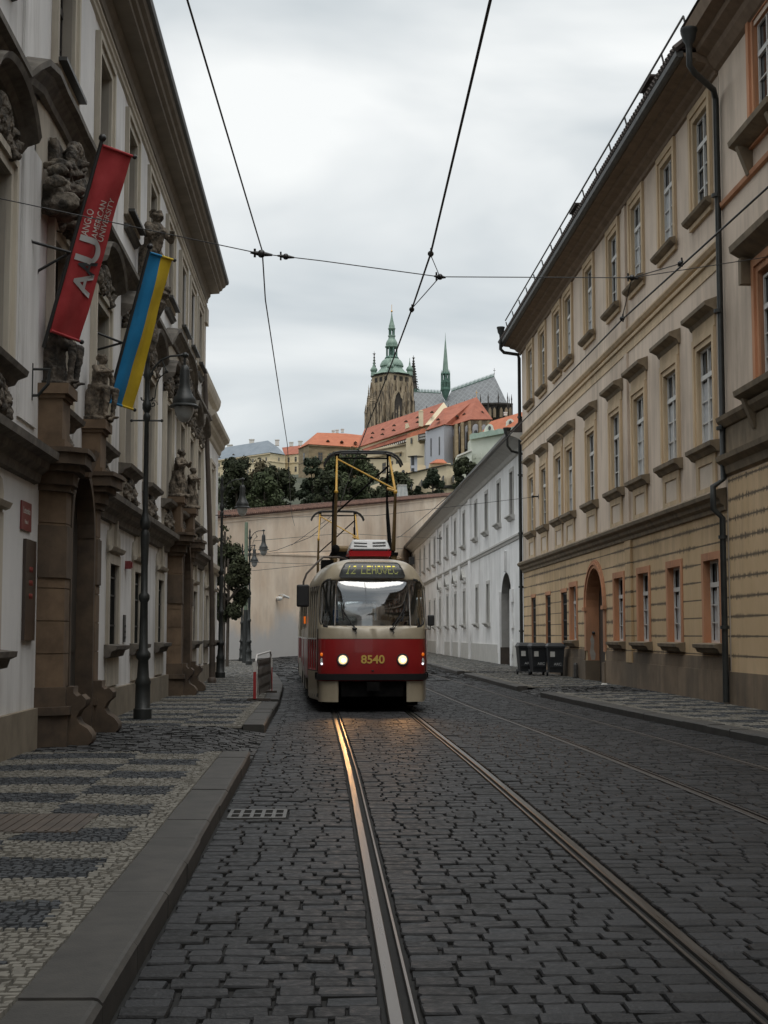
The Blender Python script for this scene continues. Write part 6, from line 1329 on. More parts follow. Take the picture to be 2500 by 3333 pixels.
# long yellow palace, far left of the hill
yp = thing('castle_palace', 'pale yellow castle palace with slate blue hipped roof behind the dark trees', 'building', c2(400, 700, 540))
A, B, Bb, Aa = c2(40, 440, 552), c2(562, 368, 528), c2(562, 900, 528), c2(40, 900, 552); E_, Eb = c2(704, 386, 536), c2(704, 900, 536)
facet(yp, 'wall', 'castle_yellow', [A, B, Bb, Aa], (1, 10, 0)); facet(yp, 'side_wall', 'castle_yellow', [B, E_, Eb, Bb], (0, 8, 0))
facet(yp, 'roof', 'roof_blue', [c2(40, 438, 551), c2(562, 362, 527), c2(540, 248, 540), c2(40, 328, 562)], (0, .6, -.2)); facet(yp, 'roof', 'roof_blue', [c2(562, 362, 527), c2(706, 384, 535), c2(640, 315, 541), c2(540, 248, 540)], (0, .6, -.2))
facet(yp, 'cornice', 'castle_cream', [c2(40, 438, 551), c2(562, 366, 527), c2(562, 376, 527), c2(40, 448, 551)], (0, 1, 0))
facet(yp, 'string_course', 'castle_cream', [c2(40, 505, 551.5), c2(562, 442, 527.5), c2(562, 450, 527.5), c2(40, 513, 551.5)], (0, 1, 0)); facet(yp, 'string_course', 'castle_cream', [c2(562, 442, 527.5), c2(704, 460, 535.5), c2(704, 468, 535.5), c2(562, 450, 527.5)], (0, 1, 0))
wins(yp, A, B, Aa, Bb, [.06, .15, .6, .69, .83, .93], [.105, .30], .7, 1.3); wins(yp, B, E_, Bb, Eb, [.58], [.10, .28], .7, 1.3)
chimney(yp, c2(382, 300, 555), 1.8, 2.4); chimney(yp, c2(628, 295, 548), 1.5, 2.0); chimney(yp, c2(170, 310, 560), 2.0, .7); 
for q in ((70, 412), (208, 388), (373, 362), (640, 350)): dormer(yp, c2(q[0], q[1], 540), .55)
rw = thing('castle_palace', 'narrow yellow wing with brick red roof between the blue roofed and orange roofed palaces', 'building', c2(770, 500, 540))
A, B, Bb, Aa = c2(704, 388, 541), c2(838, 376, 537), c2(838, 900, 537), c2(704, 900, 541)
facet(rw, 'wall', 'castle_yellow', [A, B, Bb, Aa], (0, 10, 0)); facet(rw, 'roof', 'roof_brick', [c2(700, 386, 540.5), c2(842, 374, 536.5), c2(850, 296, 546), c2(676, 316, 550)], (0, .6, -.2))
facet(rw, 'string_course', 'castle_cream', [c2(704, 460, 540.6), c2(838, 452, 536.6), c2(838, 460, 536.6), c2(704, 468, 540.6)], (0, 1, 0))
wins(rw, A, B, Aa, Bb, [.27, .78], [.10, .28, .47, .70], .85, 1.9); chimney(rw, c2(764, 303, 552), 1.5, 1.4); chimney(rw, c2(852, 293, 552), 1.6, 1.5)

sp = thing('castle_palace', 'square stone castle palace with bright orange hipped roof', 'building', c2(1150, 600, 480))
A, B, Bb, Aa = c2(935, 286, 470), c2(1482, 318, 474), c2(1482, 900, 474), c2(935, 900, 470); L_, Lb = c2(834, 320, 482), c2(834, 900, 482)
facet(sp, 'wall', 'castle_stone', [A, B, Bb, Aa], (0, 12, 0)); facet(sp, 'side_wall', 'castle_stone', [L_, A, Aa, Lb], (0, 10, 0))
facet(sp, 'roof', 'roof_orange', [c2(928, 282, 469), c2(1478, 318, 473), c2(1515, 205, 486), c2(1290, 180, 486), c2(1015, 172, 484)], (0, .5, -.2)); facet(sp, 'roof', 'roof_orange', [c2(828, 326, 481), c2(928, 282, 469), c2(1015, 172, 484)], (0, .5, -.2))
facet(sp, 'cornice', 'castle_stone', [c2(928, 284, 469.3), c2(1480, 316, 473.3), c2(1480, 328, 473.3), c2(928, 298, 469.3)], (0, 1, 0)); facet(sp, 'string_course', 'chevet_stone', [c2(935, 440, 469.5), c2(1482, 452, 473.5), c2(1482, 460, 473.5), c2(935, 450, 469.5)], (0, 1, 0))
facet(sp, 'string_course', 'chevet_stone', [c2(834, 470, 481.5), c2(935, 440, 469.5), c2(935, 450, 469.5), c2(834, 480, 481.5)], (0, 1, 0))
wins(sp, A, B, Aa, Bb, [.20, .40, .62, .82], [.185], 1.35, 2.7, frame='chevet_stone'); wins(sp, A, B, Aa, Bb, [.20, .40], [.44], 1.2, 1.5, frame='chevet_stone'); wins(sp, L_, A, Lb, Aa, [.55], [.18], 1.6, 2.7, frame='chevet_stone')
for q in ((1170, 180), (1207, 175), (1258, 168)): chimney(sp, c2(q[0], q[1], 488), 1.0, .9)
for q in ((1118, 255), (1252, 262), (1384, 270)): dormer(sp, c2(q[0], q[1], 474), .6)

# long palace with the brick red roof
lp = thing('castle_palace', 'long cream castle palace under a steep brick red roof with a white chimney', 'building', c3(300, 700, 450))
facet(lp, 'roof', 'roof_brick', [c3(-110, 620, 473), c3(560, 402, 440), c3(735, 180, 452), c3(-40, 440, 486)], (0, .6, -.2)); facet(lp, 'gable_wall', 'castle_cream', [c3(552, 402, 439), c3(600, 398, 439), c3(776, 234, 450), c3(737, 178, 451)], (0, 1.2, 0))
facet(lp, 'upper_wall', 'castle_cream', [c3(-110, 620, 474), c3(600, 396, 440.5), c3(600, 450, 440.5), c3(-110, 680, 474)], (0, 4, 0))
facet(lp, 'lower_roof', 'roof_brick', [c3(-60, 665, 469), c3(380, 532, 447), c3(380, 488, 450), c3(-60, 622, 473)], (0, .5, -.2)); facet(lp, 'lower_roof', 'roof_orange', [c3(375, 532, 446), c3(585, 478, 435), c3(545, 433, 439), c3(380, 488, 448)], (0, .5, -.2))
facet(lp, 'timber_gallery', 'timber', [c3(60, 632, 462), c3(372, 540, 447), c3(372, 568, 447), c3(60, 662, 462)], (0, 2, 0))
for i in range(16):
    t = (i+.5)/16; facet(lp, 'gallery_panel', 'white_far2', [c3(60+312*t-5, 640-92*t, 461.5-15*t), c3(60+312*t+5, 637-92*t, 461.5-15*t), c3(60+312*t+5, 655-92*t, 461.5-15*t), c3(60+312*t-5, 658-92*t, 461.5-15*t)], (0, 1, 0))
A, B, Bb, Aa = c3(-120, 680, 466), c3(375, 560, 448), c3(375, 1050, 448), c3(-120, 1100, 466)
facet(lp, 'wall', 'castle_cream', [A, B, Bb, Aa], (0, 8, 0)); facet(lp, 'cornice', 'chevet_stone', [c3(-60, 668, 463), c3(375, 588, 447), c3(375, 596, 447), c3(-60, 682, 463)], (0, 1, 0)); facet(lp, 'cornice', 'castle_stone', [c3(-60, 728, 463), c3(330, 660, 448), c3(330, 672, 448), c3(-60, 742, 463)], (0, 1, 0))
facet(lp, 'stair_tower_wall', 'castle_cream', [c3(372, 532, 444), c3(470, 502, 440), c3(575, 482, 436), c3(575, 900, 436), c3(372, 940, 444)], (0, 6, 0))
wins(lp, A, B, Aa, Bb, [.07, .18, .30], [.44], 1.8, 3.6, frame='castle_stone'); wins(lp, A, B, Aa, Bb, [.56, .70, .83], [.46], 1.5, 3.2, frame='castle_stone'); wins(lp, A, B, Aa, Bb, [.64, .76, .88], [.25], .8, .9, frame='castle_stone')
facet(lp, 'slit_window', 'far_glass', [c3(412, 530, 441.5), c3(426, 526, 441.2), c3(426, 580, 441.2), c3(412, 584, 441.5)], (0, .6, 0))
facet(lp, 'oriel', 'white_far2', [c3(488, 494, 434), c3(582, 476, 431), c3(582, 545, 431), c3(488, 553, 434)], (0, 3, 0))
for i in range(4): facet(lp, 'oriel_timber', 'timber', [c3(488+29*i, 494-6*i, 433.6), c3(495+29*i, 492-6*i, 433.6), c3(495+29*i, 552-3*i, 433.6), c3(488+29*i, 553-3*i, 433.6)], (0, .5, 0))
for y0 in (0, 28, 56): facet(lp, 'oriel_timber', 'timber', [c3(488, 492+y0, 433.5), c3(582, 475+y0, 430.5), c3(582, 480+y0, 430.5), c3(488, 498+y0, 433.5)], (0, .5, 0))
facet(lp, 'oriel_foot', 'castle_stone', [c3(492, 553, 434), c3(580, 545, 432), c3(560, 570, 434), c3(510, 574, 435)], (0, 3, 0))
x, y, z = c3(515, 398, 436); M().box(x-.68, x+.68, y, y+1.2, z-.5, z+4.1).box(x-.78, x+.78, y-.1, y+1.3, z+4.1, z+4.3).box(x-.5, x+.5, y+.1, y+1, z+4.3, z+4.6).build('chimney', 'castle_cream', lp, (0, 0, 0))
x, y, z = c3(382, 440, 444); M().hexa([(x-.6, y, z), (x+.7, y, z+.6), (x+.7, y+2, z+.6), (x-.6, y+2, z), (x-.6, y, z+1.7), (x+.2, y, z+1.8), (x+.2, y+2, z+1.8), (x-.6, y+2, z+1.7)]).build('chimney', 'castle_cream', lp, (0, 0, 0))
for q in ((40, 485, 462), (30, 530, 460), (140, 450, 458), (135, 497, 456), (250, 410, 453), (246, 458, 450), (367, 370, 447), (482, 332, 443), (482, 378, 440), (622, 280, 441)): dormer(lp, c3(*q), .62)

# royal chapel
ch = thing('castle_chapel', 'castle chapel with high hipped red roof, grey blue wall and buttressed stone apse', 'church', c3(850, 700, 430))
A, B, Bb, Aa = c3(566, 452, 428), c3(740, 398, 420), c3(740, 830, 420), c3(566, 830, 428); R_, Rb = c3(828, 404, 424), c3(828, 830, 424)
facet(ch, 'wall', 'chapel_blue', [A, B, Bb, Aa], (0, 8, 0)); facet(ch, 'side_wall', 'chapel_blue', [B, R_, Rb, Bb], (0, 8, 0))
facet(ch, 'roof', 'roof_brick', [c3(562, 454, 427), c3(744, 394, 419), c3(738, 240, 434)], (0, .6, -.2)); facet(ch, 'roof', 'roof_brick', [c3(744, 394, 419), c3(824, 402, 423), c3(1000, 346, 420), c3(1060, 128, 434), c3(738, 240, 434)], (0, .6, -.2)); facet(ch, 'roof', 'roof_brick', [c3(1000, 346, 420), c3(1218, 346, 428), c3(1060, 128, 434)], (0, .6, -.2))
facet(ch, 'apse_wall', 'chevet_stone', [c3(828, 404, 424), c3(1000, 348, 421), c3(1212, 350, 429), c3(1212, 700, 429), c3(1000, 700, 421), c3(828, 790, 424)], (0, 8, 0))
wins(ch, A, B, Aa, Bb, [.28, .75], [.47], .62, 5.4, arch=True, frame='chapel_blue')
for x0, x1, t, b in ((835, 856, 430, 660), (888, 915, 412, 655), (948, 992, 404, 640), (1018, 1086, 392, 500), (1112, 1155, 396, 480)):
    w = (x1-x0)/2; cx_ = (x0+x1)/2; Y = 423-2.5*(1-abs(cx_-1000)/180); pl = [c3(x0, b, Y), c3(x1, b, Y)]+[c3(cx_+w*cos(pi*i/8), t+w*1.3-w*1.3*sin(pi*i/8), Y) for i in range(9)]; facet(ch, 'blind_arch', 'chapel_blue', pl, (0, 2, 0))
    if x1-x0 > 24: w *= .5; pl = [c3(cx_-w, b-10, Y-.4), c3(cx_+w, b-10, Y-.4)]+[c3(cx_+w*cos(pi*i/8), t+60+w*1.3-w*1.3*sin(pi*i/8), Y-.4) for i in range(9)]; facet(ch, 'window', 'far_glass', pl, (0, 1, 0))
for x0, t in ((862, 392), (920, 376), (992, 362), (1096, 360), (1178, 360)):
    p = c3(x0, t, 418); b = c3(x0, 720, 418); M().box(p[0]-.34, p[0]+.34, p[1]-.3, p[1]+7, b[2], p[2]).box(p[0]-.45, p[0]+.45, p[1]-.8, p[1]+6, b[2], p[2]-3).build('buttress', 'castle_stone', ch, (0, 0, 0))
for q in ((682, 352, 423), (868, 322, 425), (940, 300, 426), (1112, 282, 428)): dormer(ch, c3(*q), .62)
p = c3(1060, 128, 434); M().tube([p, (p[0], p[1], p[2]+2.1)], .07, 5).box(p[0]-.35, p[0]+.35, p[1]-.05, p[1]+.05, p[2]+1.4, p[2]+1.52).build('cross', 'gold', ch, (0, 0, 0))

gp2 = thing('castle_palace', 'pale green palace with white oval dormers and copper green eaves', 'building', c3(1200, 650, 400))
A, B, Bb, Aa = c3(1000, 540, 402), c3(1560, 440, 385), c3(1560, 1000, 385), c3(1000, 1000, 402)
facet(gp2, 'wall', 'green_palace', [A, B, Bb, Aa], (0, 8, 0)); facet(gp2, 'roof', 'roof_orange', [c3(1085, 500, 404), c3(1560, 400, 388), c3(1560, 262, 400), c3(1480, 282, 402), c3(1200, 366, 408)], (0, .6, -.2))
def eav(m):
    n = 26; V = []
    for i in range(n+1):
        t = i/n; z = 10*abs(sin(t*pi*7)); V += [c3(990+570*t, 545-103*t, 400.5-17*t), c3(990+570*t, 498-98*t-z, 400.5-17*t), c3(990+570*t, 545-103*t, 402.5-17*t), c3(990+570*t, 498-98*t-z, 402.5-17*t)]
    m.add(V, [(4*i, 4*i+1, 4*i+5, 4*i+4) for i in range(n)]+[(4*i+1, 4*i+3, 4*i+7, 4*i+5) for i in range(n)]+[(4*i, 4*i+4, 4*i+6, 4*i+2) for i in range(n)])
part('eave', 'copper_pale', gp2, eav)
for cx_, cy_, r in ((1188, 428, 36), (1392, 374, 34)):
    pl = [c3(cx_+r*1.5, cy_+48, 397), c3(cx_+r*1.1, cy_+10, 397)]+[c3(cx_+r*cos(pi*i/8), cy_-r*sin(pi*i/8), 397) for i in range(9)]+[c3(cx_-r*1.1, cy_+15, 397), c3(cx_-r*1.5, cy_+52, 397)]
    facet(gp2, 'oval_dormer', 'green_palace', pl, (0, 4, 0)); facet(gp2, 'dormer_window', 'far_glass', [c3(cx_+r*.38*cos(2*pi*i/12), cy_+4-r*.6*sin(2*pi*i/12), 396.6) for i in range(12)], (0, .8, 0))
chimney(gp2, c3(1345, 308, 405), .9, .7)
wins(gp2, A, B, Aa, Bb, [.08, .18, .28, .38], [.38], 1.0, 1.3, arch=True, frame='white_far2', mt='green_palace')
facet(gp2, 'balustrade_wing', 'green_palace', [c3(870, 700, 398), c3(1012, 640, 395), c3(1012, 1000, 395), c3(870, 1000, 398)], (0, 6, 0)); facet(gp2, 'balustrade', 'white_far2', [c3(866, 700, 397), c3(1014, 638, 394.5), c3(1014, 654, 394.5), c3(866, 716, 397)], (0, 1, 0))

tw = thing('terrace_wall', 'cream castle terrace wall with small arched windows above the garden trees', 'wall', c3(600, 900, 400))
A, B, Bb, Aa = c3(282, 902, 408), c3(768, 790, 394), c3(768, 1150, 394), c3(282, 1200, 408); R_, Rb = c3(872, 802, 398), c3(940, 1050, 398)
facet(tw, 'wall', 'castle_cream', [A, B, Bb, Aa], (0, 6, 0)); facet(tw, 'end_wall', 'castle_cream', [B, R_, Rb, c3(768, 1150, 394)], (0, 6, 0)); facet(tw, 'coping', 'kerb_granite', [c3(278, 896, 407), c3(768, 784, 393), c3(768, 791, 393), c3(278, 903, 407)], (0, 2, 0)); facet(tw, 'coping', 'kerb_granite', [c3(768, 784, 393), c3(874, 796, 397), c3(874, 803, 397), c3(768, 791, 393)], (0, 2, 0))
facet(tw, 'low_wall', 'castle_cream', [c3(-140, 1060, 412), c3(282, 905, 407.5), c3(282, 1200, 407.5), c3(-140, 1260, 412)], (0, 6, 0)); facet(tw, 'base_ledge', 'kerb_granite', [c3(720, 996, 392.5), c3(860, 984, 394), c3(925, 1010, 396), c3(925, 1030, 396), c3(720, 1020, 392.5)], (0, 3, 0))
for x, y0, y1 in ((421, 958, 1030), (521, 938, 1000), (733, 896, 970), (832, 892, 964)): facet(tw, 'window', 'far_glass', [c3(x-7, y1, 391), c3(x+7, y1, 391), c3(x+7, y0+8, 391), c3(x+3, y0, 391), c3(x-3, y0, 391), c3(x-7, y0+8, 391)], (0, 16, 0))
facet(tw, 'arched_door', 'far_glass', [c3(325, 872, 405), c3(355, 866, 405)]+[c3(340+15*cos(pi*i/6), 858-15*sin(pi*i/6), 405) for i in range(7)], (0, 8, 0)); facet(tw, 'upper_wall', 'castle_cream', [c3(235, 790, 412), c3(380, 770, 410), c3(560, 800, 408), c3(560, 860, 408), c3(235, 930, 412)], (0, 5, 0))
rp = thing('round_pavilion', 'lookout pavilion with flat dark disc roof on the castle terrace', 'pavilion', c3(445, 800, 404))
x, y, z = c3(462, 716, 402); zb = c3(440, 860, 402)[2]; M().lathe([(2.25, 0), (2.3, .12), (.8, .35), (.2, .5)], (x, y, z), 24).build('disc_roof', 'sheet_metal', rp, (0, 0, 0)); M().box(x-1.45, x-1.35, y-.9, y+1, zb, z).box(x-.45, x+.4, y-.9, y+1, zb, z).box(x-1.45, x+.4, y-.8, y+1, zb+.9, zb+1.7).build('wall', 'chapel_blue', rp, (0, 0, 0)); M().box(x-1.35, x-.45, y-.5, y, zb, z).build('opening', 'far_glass', rp, (0, 0, 0))
gh = thing('garden_house', 'little garden house with orange pyramid roof on the castle terrace', 'pavilion', c3(690, 780, 400))
facet(gh, 'roof', 'roof_orange', [c3(664, 739, 402), c3(732, 739, 402), c3(770, 775, 399), c3(640, 772, 399)], (0, .5, -.1)); facet(gh, 'roof', 'roof_brick', [c3(596, 778, 400), c3(664, 739, 402), c3(645, 776, 399)], (0, .5, -.1)); facet(gh, 'wall', 'castle_cream', [c3(602, 778, 401), c3(806, 776, 401), c3(806, 800, 401), c3(602, 812, 401)], (0, 5, 0))
pg = thing('glass_pavilion', 'grey glazed garden pavilion just above the tiled wall', 'pavilion', c3(340, 1050, 250))
mat('pav', (.30, .31, .30), (.42, .43, .42), sc=2)
x, y, z = c3(340, 1100, 220); M().hexa([(x-1.0, y, z-2), (x+1.0, y, z-2), (x+1.0, y+2, z-2), (x-1.0, y+2, z-2), (x-.85, y+.2, z+1.7), (x+.55, y+.2, z+1.7), (x+.55, y+1.6, z+1.7), (x-.85, y+1.6, z+1.7)]).build('glazed_body', 'pav', pg, (0, 0, 0))
M().box(x-.9, x+.6, y+.1, y+1.7, z+1.7, z+1.8).build('roof', 'white_far2', pg, (0, 0, 0)); M().tube([(x-.6, y-.03, z-2), (x-.5, y+.17, z+1.7)], .035, 4).tube([(x, y-.03, z-2), (x-.05, y+.17, z+1.7)], .035, 4).build('mullion', 'white_far2', pg, (0, 0, 0))

# ------------------------------------------------------------------ cathedral
CY_ = 566.; k1 = CY_/(FPX*3.016)
def zc(y): return c1(375, y, CY_)[2]
cc = c1(378, 900, CY_)
cat = thing('cathedral', 'gothic cathedral with green domed bell tower and grey nave roof above the castle', 'church', (cc[0], cc[1], 60))
RA = atan2(7, 9)
def crot(me, name): o = obj(name, me, cat, (0, 0, 0)); o.location = (0, 0, -60); o.rotation_euler[2] = RA; return o
def prof(l, K=k1): return [(r*K, zc(y)) for r, y in l]
hs = 5.7
crot(M().box(-hs, hs, -hs, hs, zc(1290), zc(742)).mesh('tower', 'tower_tan'), 'tower')
crot(M().box(-hs-.35, hs+.35, -hs-.35, hs+.35, zc(742), zc(728)).mesh('tower_cornice', 'gothic_dark'), 'tower_cornice')
crot(M().lathe([(hs*.98, zc(728)), (hs*.78, zc(700)), (hs*.66, zc(670)), (hs*.58, zc(650))], n=4, sq=False).mesh('skirt_roof', 'copper'), 'skirt_roof').rotation_euler[2] = RA
crot(M().lathe([(hs*1.36, zc(729)), (hs*1.02, zc(700)), (hs*.82, zc(668)), (hs*.80, zc(652))], n=8).mesh('skirt_roof', 'copper'), 'skirt_roof')
crot(M().lathe(prof([(98, 655), (118, 645), (119, 636), (112, 615), (96, 590), (74, 572), (60, 566), (52, 562)]), n=16).mesh('great_dome', 'copper', 30), 'great_dome')
crot(M().lathe(prof([(70, 565), (72, 560), (66, 556), (60, 545)]), n=12).mesh('gallery', 'copper_dark'), 'gallery')
def colonnade(r, y0, y1, n, w, nm): 
    m = M()
    for i in range(n): a = 2*pi*(i+.5)/n; m.tube([(r*k1*cos(a), r*k1*sin(a), zc(y0)), (r*k1*cos(a), r*k1*sin(a), zc(y1))], w*k1, 6)
    return m.mesh(nm, 'copper_dark')
crot(colonnade(52, 548, 455, 8, 8, 'lantern_columns'), 'lantern_columns'); crot(M().lathe(prof([(22, 548), (22, 455)]), n=8).mesh('lantern_core', 'copper_dark'), 'lantern_core')
crot(M().lathe(prof([(60, 462), (68, 452), (68, 446), (58, 440), (60, 425), (56, 405), (44, 385), (34, 372), (32, 352), (38, 348), (38, 340), (32, 336)]), n=16).mesh('upper_dome', 'copper', 30), 'upper_dome')
crot(colonnade(26, 338, 278, 6, 5.5, 'lantern_columns'), 'lantern_columns'); crot(M().lathe(prof([(30, 285), (38, 274), (37, 266), (30, 262), (29, 238), (26, 232), (15, 190), (8, 150), (4, 120), (4, 108)]), n=12).mesh('spire', 'copper', 30), 'spire')
crot(M().ell((0, 0, zc(100)), (.42, .42, .42), 10).tube([(0, 0, zc(100)), (0, 0, zc(35))], .09, 5).mesh('finial', 'gold'), 'finial')
for sx_, sy_ in ((-1, -1), (1, -1), (-1, 1), (1, 1)):
    m = M(); m.lathe(prof([(30, 735), (30, 700), (26, 694), (36, 682), (37, 672), (28, 655), (12, 640), (8, 622), (9, 616), (4, 600), (2, 560)], k1), (sx_*hs*.90, sy_*hs*.90, 0), 10); crot(m.mesh('corner_turret', 'copper', 40), 'corner_turret')
def tw_open(m):
    for i in (-1, 0, 1):
        m.box(i*3.4-1.0, i*3.4+1.0, -hs-.12, -hs+.3, zc(802), zc(755)); m.box(-hs-.12, -hs+.3, i*3.4-1.0, i*3.4+1.0, zc(825), zc(775))
for i in (-1, 0, 1): crot(M().box(i*3.0-.85, i*3.0+.85, -hs-.12, -hs+.3, zc(802), zc(758)).mesh('belfry_opening', 'gothic_dark'), 'belfry_opening')
for i in (-1, 0, 1): crot(M().box(-hs-.12, -hs+.3, i*3.0-.8, i*3.0+.8, zc(805), zc(762)).mesh('belfry_opening', 'gothic_dark'), 'belfry_opening')
def gothic_pieces():
    m = M(); rg = random.Random(4)
    for f in range(2):
        for i in range(5):
            u = -hs+.2+i*(2*hs-.4)/4; top = zc(850+rg.uniform(-15, 60)); w = .55; o = .9
            for (h0, h1, oo) in ((zc(1290), top-6, 1.5), (zc(1290), top, .9)):
                if f: m.box(-hs-oo, -hs+.2, u-w, u+w, h0, h1); m.lathe([(w*.9, h1), (.05, h1+3.2)], (-hs-oo*.6, u, 0), 4)
                else: m.box(u-w, u+w, -hs-oo, -hs+.2, h0, h1); m.lathe([(w*.9, h1), (.05, h1+3.2)], (u, -hs-oo*.6, 0), 4)
    return m
crot(gothic_pieces().mesh('tower_buttresses', 'gothic'), 'tower_buttresses')
crot(M().box(-hs-.5, hs+.5, -hs-.5, hs+.5, zc(1290), zc(905)).mesh('lower_tower', 'gothic'), 'lower_tower')
def cpt(name, mt, fn, sm=None): m = M(); fn(m); return m.build(name, mt, cat, (0, 0, 0), sm)
def pinn(m, x, yt, yb, w, Y=560, n=4, cap=.45):
    t = c1(x, yt, Y); b = c1(x, yb, Y); r = w/2*Y/(FPX*3.016); h = t[2]-b[2]
    m.lathe([(r, 0), (r, h*(1-cap)), (r*1.5, h*(1-cap)), (r*.9, h*(1-cap)+.3), (.04, h)], (b[0], b[1], b[2]), n)
    for i in range(4): q = h*(1-cap)+h*cap*(i+.5)/5; m.lathe([(r*1.25*(1-(i+.5)/5), q), (r*1.25*(1-(i+.5)/5), q+.35)], (b[0], b[1], b[2]), n)
for x, yt, w in ((120, 1010, 22), (137, 930, 20), (150, 820, 20), (165, 905, 26), (180, 860, 24), (205, 880, 26)):
    cpt('buttress', 'gothic', lambda m: pinn(m, x, yt, 1420, w*1.3, 556, cap=.22))
for x, yt, w in ((235, 960, 20), (270, 900, 18), (350, 930, 18), (420, 1040, 16), (450, 1020, 16), (498, 1018, 16), (400, 1060, 14)): cpt('pinnacle', 'gothic', lambda m: pinn(m, x, yt, 1200, w, 550, cap=.35))
for x, yt, yb, w in ((205, 490, 1000, 66), (592, 530, 1000, 96)):
    def wt(m):
        pinn(m, x, yt, yb, w, 590, 8, .80); b = c1(x, yb, 590); t = c1(x, yt, 590); r0 = w/2*590/(FPX*3.016)
        for i in range(14):
            f = i/14; z = b[2]+(t[2]-b[2])*(.22+.76*f); r = r0*(1-f)*1.15
            for k in range(8): a = 2*pi*k/8; m.ell((b[0]+r*cos(a), b[1]+r*sin(a), z), (.22, .22, .3), 5)
        m.tube([(t[0]-.6, t[1], t[2]-1.2), (t[0]+.6, t[1], t[2]-1.2)], .18, 5)
    cpt('west_spire', 'gothic_dark', wt)
cpt('great_window', 'gothic_dark', lambda m: m.poly([c1(400, 1150, 554), c1(470, 1150, 554), c1(482, 960, 554), c1(470, 910, 554), c1(440, 888, 554), c1(412, 925, 554), c1(400, 990, 554)], (0, 1, 0)))
cpt('window_arch', 'tower_tan', lambda m: [m.tube([c1(x+dx, y-dy, 553.5) for x, y in ((398, 1100), (400, 990), (414, 925), (440, 886), (470, 908), (484, 960))], .25, 5) for dx, dy in ((0, 0), (-9, 9))])
cpt('nave_roof', 'nave_slate', lambda m: (m.poly([c1(485, 885, 582), c1(868, 905, 582), c1(930, 1060, 566), c1(405, 1200, 558), c1(405, 1130, 561)], (0, 1, -.4)), m.poly([c1(868, 1040, 566), c1(960, 888, 580), c1(1385, 738, 572), c1(1350, 870, 565), c1(1288, 1010, 556), c1(1280, 1100, 556), c1(868, 1150, 560)], (0, 1, -.4)), m.poly([c1(1385, 738, 572), c1(1430, 1002, 553), c1(1288, 1010, 556)], (0, .8, -.3)), m.poly([c1(1385, 738, 572), c1(1512, 1004, 560), c1(1430, 1002, 553)], (0, .8, -.3))))
def ridge(m):
    for a, b, n in (((488, 884, 582), (862, 904, 582), 26), ((962, 886, 580), (1380, 738, 572), 32)):
        m.tube([c1(*a), c1(*b)], .22, 5)
        for i in range(n): t = (i+.5)/n; p = c1(*[a[j]+(b[j]-a[j])*t for j in range(3)]); m.lathe([(.2, 0), (.28, .7), (.03, 1.5)], p, 4)
cpt('ridge_crest', 'copper_dark', ridge); p = c1(1385, 738, 572); cpt('ridge_cross', 'gothic_dark', lambda m: (m.tube([p, (p[0], p[1], p[2]+3.4)], .08, 5), m.box(p[0]-.5, p[0]+.5, p[1]-.06, p[1]+.06, p[2]+2.3, p[2]+2.45), m.ell((p[0], p[1], p[2]+1.0), (.2, .2, .2), 6)))
cpt('choir', 'gothic_dark', lambda m: (m.poly([c1(1270, 1006, 552), c1(1430, 1002, 546), c1(1566, 1012, 556), c1(1566, 1260, 556), c1(1270, 1260, 552)], (0, 10, 0)), m.poly([c1(1262, 1000, 551), c1(1430, 994, 545), c1(1568, 1004, 555), c1(1568, 1016, 555), c1(1430, 1012, 545), c1(1262, 1016, 551)], (0, 4, 0))))
cpt('choir_window', 'chevet_stone', lambda m: [m.poly([c1(x, 1140, 545), c1(x+26, 1140, 545), c1(x+26, 1065, 545), c1(x+13, 1040, 545), c1(x, 1065, 545)], (0, 3, 0)) for x in (1330, 1375, 1440, 1490, 1530)])
for x, yt, w in ((1250, 910, 13), (1325, 895, 15), (1425, 892, 16), (1515, 895, 13), (1531, 930, 11), (1555, 912, 14), (1170, 938, 8), (1093, 962, 8), (1015, 990, 8), (935, 1012, 8), (720, 1030, 8)): cpt('pinnacle', 'gothic_dark', lambda m: pinn(m, x, yt, 1100, w, 548, cap=.30))
def fleche():
    b = c1(906, 900, 572); z = lambda y: c1(900, y, 572)[2]; K = 572/(FPX*3.016)
    cpt('fleche', 'copper', lambda m: m.lathe([(34*K, z(700)), (30*K, z(680)), (24*K, z(600)), (15*K, z(500)), (7*K, z(410)), (3*K, z(370)), (1*K, z(310))], (b[0], b[1], 0), 8))
    def lant(m):
        for i in range(8):
            a = 2*pi*i/8; q = (b[0]+42*K*cos(a), b[1]+42*K*sin(a)); m.tube([(q[0], q[1], z(862)), (q[0], q[1], z(720))], 5*K, 5); m.lathe([(7*K, z(720)), (.02, z(672))], (q[0], q[1], 0), 4)
            q = (b[0]+46*K*cos(a+.4), b[1]+46*K*sin(a+.4)); m.lathe([(6*K, z(862)), (6*K, z(800)), (.02, z(762))], (q[0], q[1], 0), 4)
        m.lathe([(22*K, z(862)), (20*K, z(700))], (b[0], b[1], 0), 8); m.lathe([(44*K, z(722)), (46*K, z(712)), (32*K, z(700))], (b[0], b[1], 0), 8)
        m.lathe([(46*K, z(800)), (46*K, z(792))], (b[0], b[1], 0), 8)
    cpt('fleche_lantern', 'copper_dark', lant); cpt('fleche_base', 'copper_dark', lambda m: m.lathe([(2*K, z(985)), (30*K, z(930)), (48*K, z(880)), (52*K, z(875)), (52*K, z(855)), (46*K, z(852))], (b[0], b[1], 0), 8))
    for i in range(8):
        a = 2*pi*i/8+.2
fleche()

